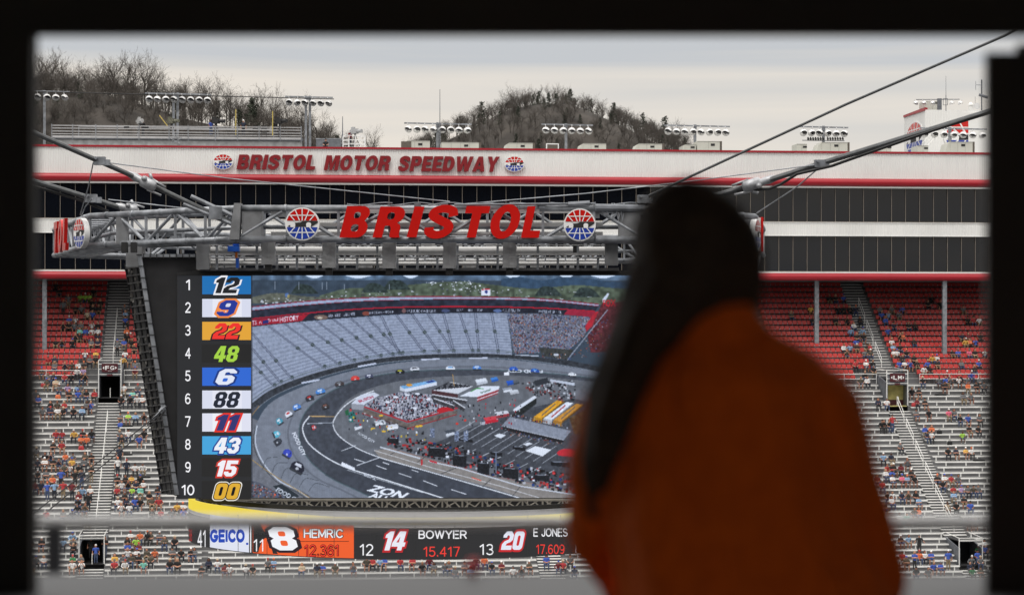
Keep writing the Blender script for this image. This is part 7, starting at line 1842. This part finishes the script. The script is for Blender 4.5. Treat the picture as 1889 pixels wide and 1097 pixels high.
# the woman: body, hair and sweater
YP = 4.0
P = lambda px, py, dy=0.0: tuple(W(px, py, YP + dy) * 1.0)
kp_ = YP / FPX
pw = empty('person', Vector(P(1330, 1300)), 0, 'woman with long dark hair and orange sweater seen from behind, leaning at the window', 'person'); pin = local(pw).inverted()
L3 = lambda px, py, dy=0.0: tuple(pin @ Vector(P(px, py, dy)))
def blob(chains, vox, sm=3):
    me = body_mesh('tmp_body', chains, vox); return me
r_ = lambda px: px * kp_
hd = (1275, 455)
body = [(0, [(L3(1370, 1300), r_(190)), (L3(1360, 1100, .02), r_(185)), (L3(1345, 860, .03), r_(190)), (L3(1335, 730, .04), r_(112))]),
        (0, [(L3(1310, 650, .01), r_(62)), (L3(1290, 540, .02), r_(66))]),
        (0, [(L3(1282, 470, .03), r_(108)), (L3(1262, 430, .05), r_(98)), (L3(1240, 500, .09), r_(62))]),
        (0, [(L3(1196, 470, .11), r_(16)), (L3(1180, 490, .12), r_(14))]), (0, [(L3(1205, 520, .1), r_(22)), (L3(1215, 540, .08), r_(26))]),
        (0, [(L3(1300, 470, -.03), r_(24)), (L3(1310, 500, -.03), r_(16))]),
        (0, [(L3(1170, 760, .05), r_(48)), (L3(1116, 960, .12), r_(44)), (L3(1150, 1085, .32), r_(40))]), (0, [(L3(1490, 775, .04), r_(48)), (L3(1560, 980, .09), r_(44)), (L3(1500, 1090, .36), r_(40))])]
for bx in (1150, 1500):                       # hands laid on the sill, five fingers each
    s = 1 if bx < 1300 else -1
    body.append((0, [(L3(bx, 1086, .32), r_(34)), (L3(bx + 30 * s, 1092, .40), r_(38))]))
    for j, ln in enumerate((78, 92, 86, 66)):
        body.append((0, [(L3(bx + (10 + j * 16) * s, 1094, .42), r_(12)), (L3(bx + (12 + j * 18) * s, 1090, .42 + ln * kp_ * .6), r_(11)), (L3(bx + (14 + j * 19) * s, 1094, .42 + ln * kp_), r_(9))]))
    body.append((0, [(L3(bx - 4 * s, 1094, .36), r_(15)), (L3(bx - 26 * s, 1096, .42), r_(12))]))
me = blob(body, .008); me.materials.append(mat('skin_warm', rgb(190, 130, 105), .6, 0, .05, 8)); me.polygons.foreach_set('material_index', [0] * len(me.polygons)); bo = bpy.data.objects.new('body', me); COL.objects.link(bo); bo.parent = pw
sw = [(0, [(L3(1400, 1330, .02), r_(262)), (L3(1385, 1150, .02), r_(245)), (L3(1355, 960, .03), r_(232)), (L3(1340, 800, .04), r_(205)), (L3(1330, 690, .04), r_(130))]),
      (0, [(L3(1190, 725, .04), r_(88)), (L3(1335, 655, .02), r_(84))]), (0, [(L3(1345, 655, .02), r_(86)), (L3(1452, 732, .02), r_(104))]), (0, [(L3(1330, 640, .02), r_(92)), (L3(1322, 600, .01), r_(80)), (L3(1326, 582, .01), r_(66))]),
      (0, [(L3(1172, 750, .04), r_(98)), (L3(1118, 880, .08), r_(76)), (L3(1106, 985, .14), r_(62))]), (0, [(L3(1106, 985, .14), r_(58)), (L3(1152, 1078, .28), r_(46))]),
      (0, [(L3(1498, 776, .03), r_(110)), (L3(1540, 895, .05), r_(88)), (L3(1592, 1058, .08), r_(84))]), (0, [(L3(1592, 1058, .08), r_(80)), (L3(1500, 1070, .34), r_(50))]),
      (0, [(L3(1436, 1150, .0), r_(222)), (L3(1490, 1300, .0), r_(240))])]
me = blob(sw, .010)
from mathutils import noise as mnoise
nv_ = [v.normal.copy() for v in me.vertices]
for v, nn in zip(me.vertices, nv_):       # soft folds of the knit
    q_ = Vector((v.co.x * 9, v.co.y * 9, v.co.z * 4 + v.co.x * 5)); v.co += nn * (mnoise.noise(q_) * .016 + mnoise.noise(q_ * 2.3) * .007)
me.materials.append(mat('orange_knit', (.95, .15, .004), .9, 0, .12, 30, .5, 260)); me.polygons.foreach_set('material_index', [0] * len(me.polygons)); so_ = bpy.data.objects.new('sweater', me); COL.objects.link(so_); so_.parent = pw
hr = [(0, [(L3(1288, 462, .0), r_(118)), (L3(1270, 438, .03), r_(112))]), (0, [(L3(1306, 465, .0), r_(106)), (L3(1318, 498, -.0), r_(90))]), (0, [(L3(1268, 520, -.02), r_(84)), (L3(1206, 605, .0), r_(66))]),
      (0, [(L3(1228, 530, .03), r_(84)), (L3(1168, 640, .05), r_(58)), (L3(1126, 740, .02), r_(48)), (L3(1104, 850, .02), r_(38)), (L3(1097, 940, .05), r_(20))]), (0, [(L3(1200, 600, -.01), r_(54)), (L3(1160, 690, -.04), r_(46)), (L3(1124, 790, -.03), r_(38)), (L3(1108, 890, .0), r_(20))]), (0, [(L3(1150, 640, .03), r_(36)), (L3(1102, 720, .03), r_(26)), (L3(1082, 820, .05), r_(16))]), (0, [(L3(1190, 620, -.02), r_(40)), (L3(1160, 760, -.05), r_(18)), (L3(1134, 850, -.05), r_(10))]),
      (0, [(L3(1350, 470, .0), r_(66)), (L3(1362, 520, .0), r_(54)), (L3(1372, 550, .0), r_(38))]), (0, [(L3(1212, 420, .05), r_(50)), (L3(1196, 520, .07), r_(44)), (L3(1176, 600, .09), r_(44))])]
me = blob(hr, .009); hm_ = mat('dark_hair', (.042, .026, .017), .75, 0, .5, 40); me.materials.append(hm_); me.polygons.foreach_set('material_index', [0] * len(me.polygons)); ho = bpy.data.objects.new('hair', me); COL.objects.link(ho); ho.parent = pw
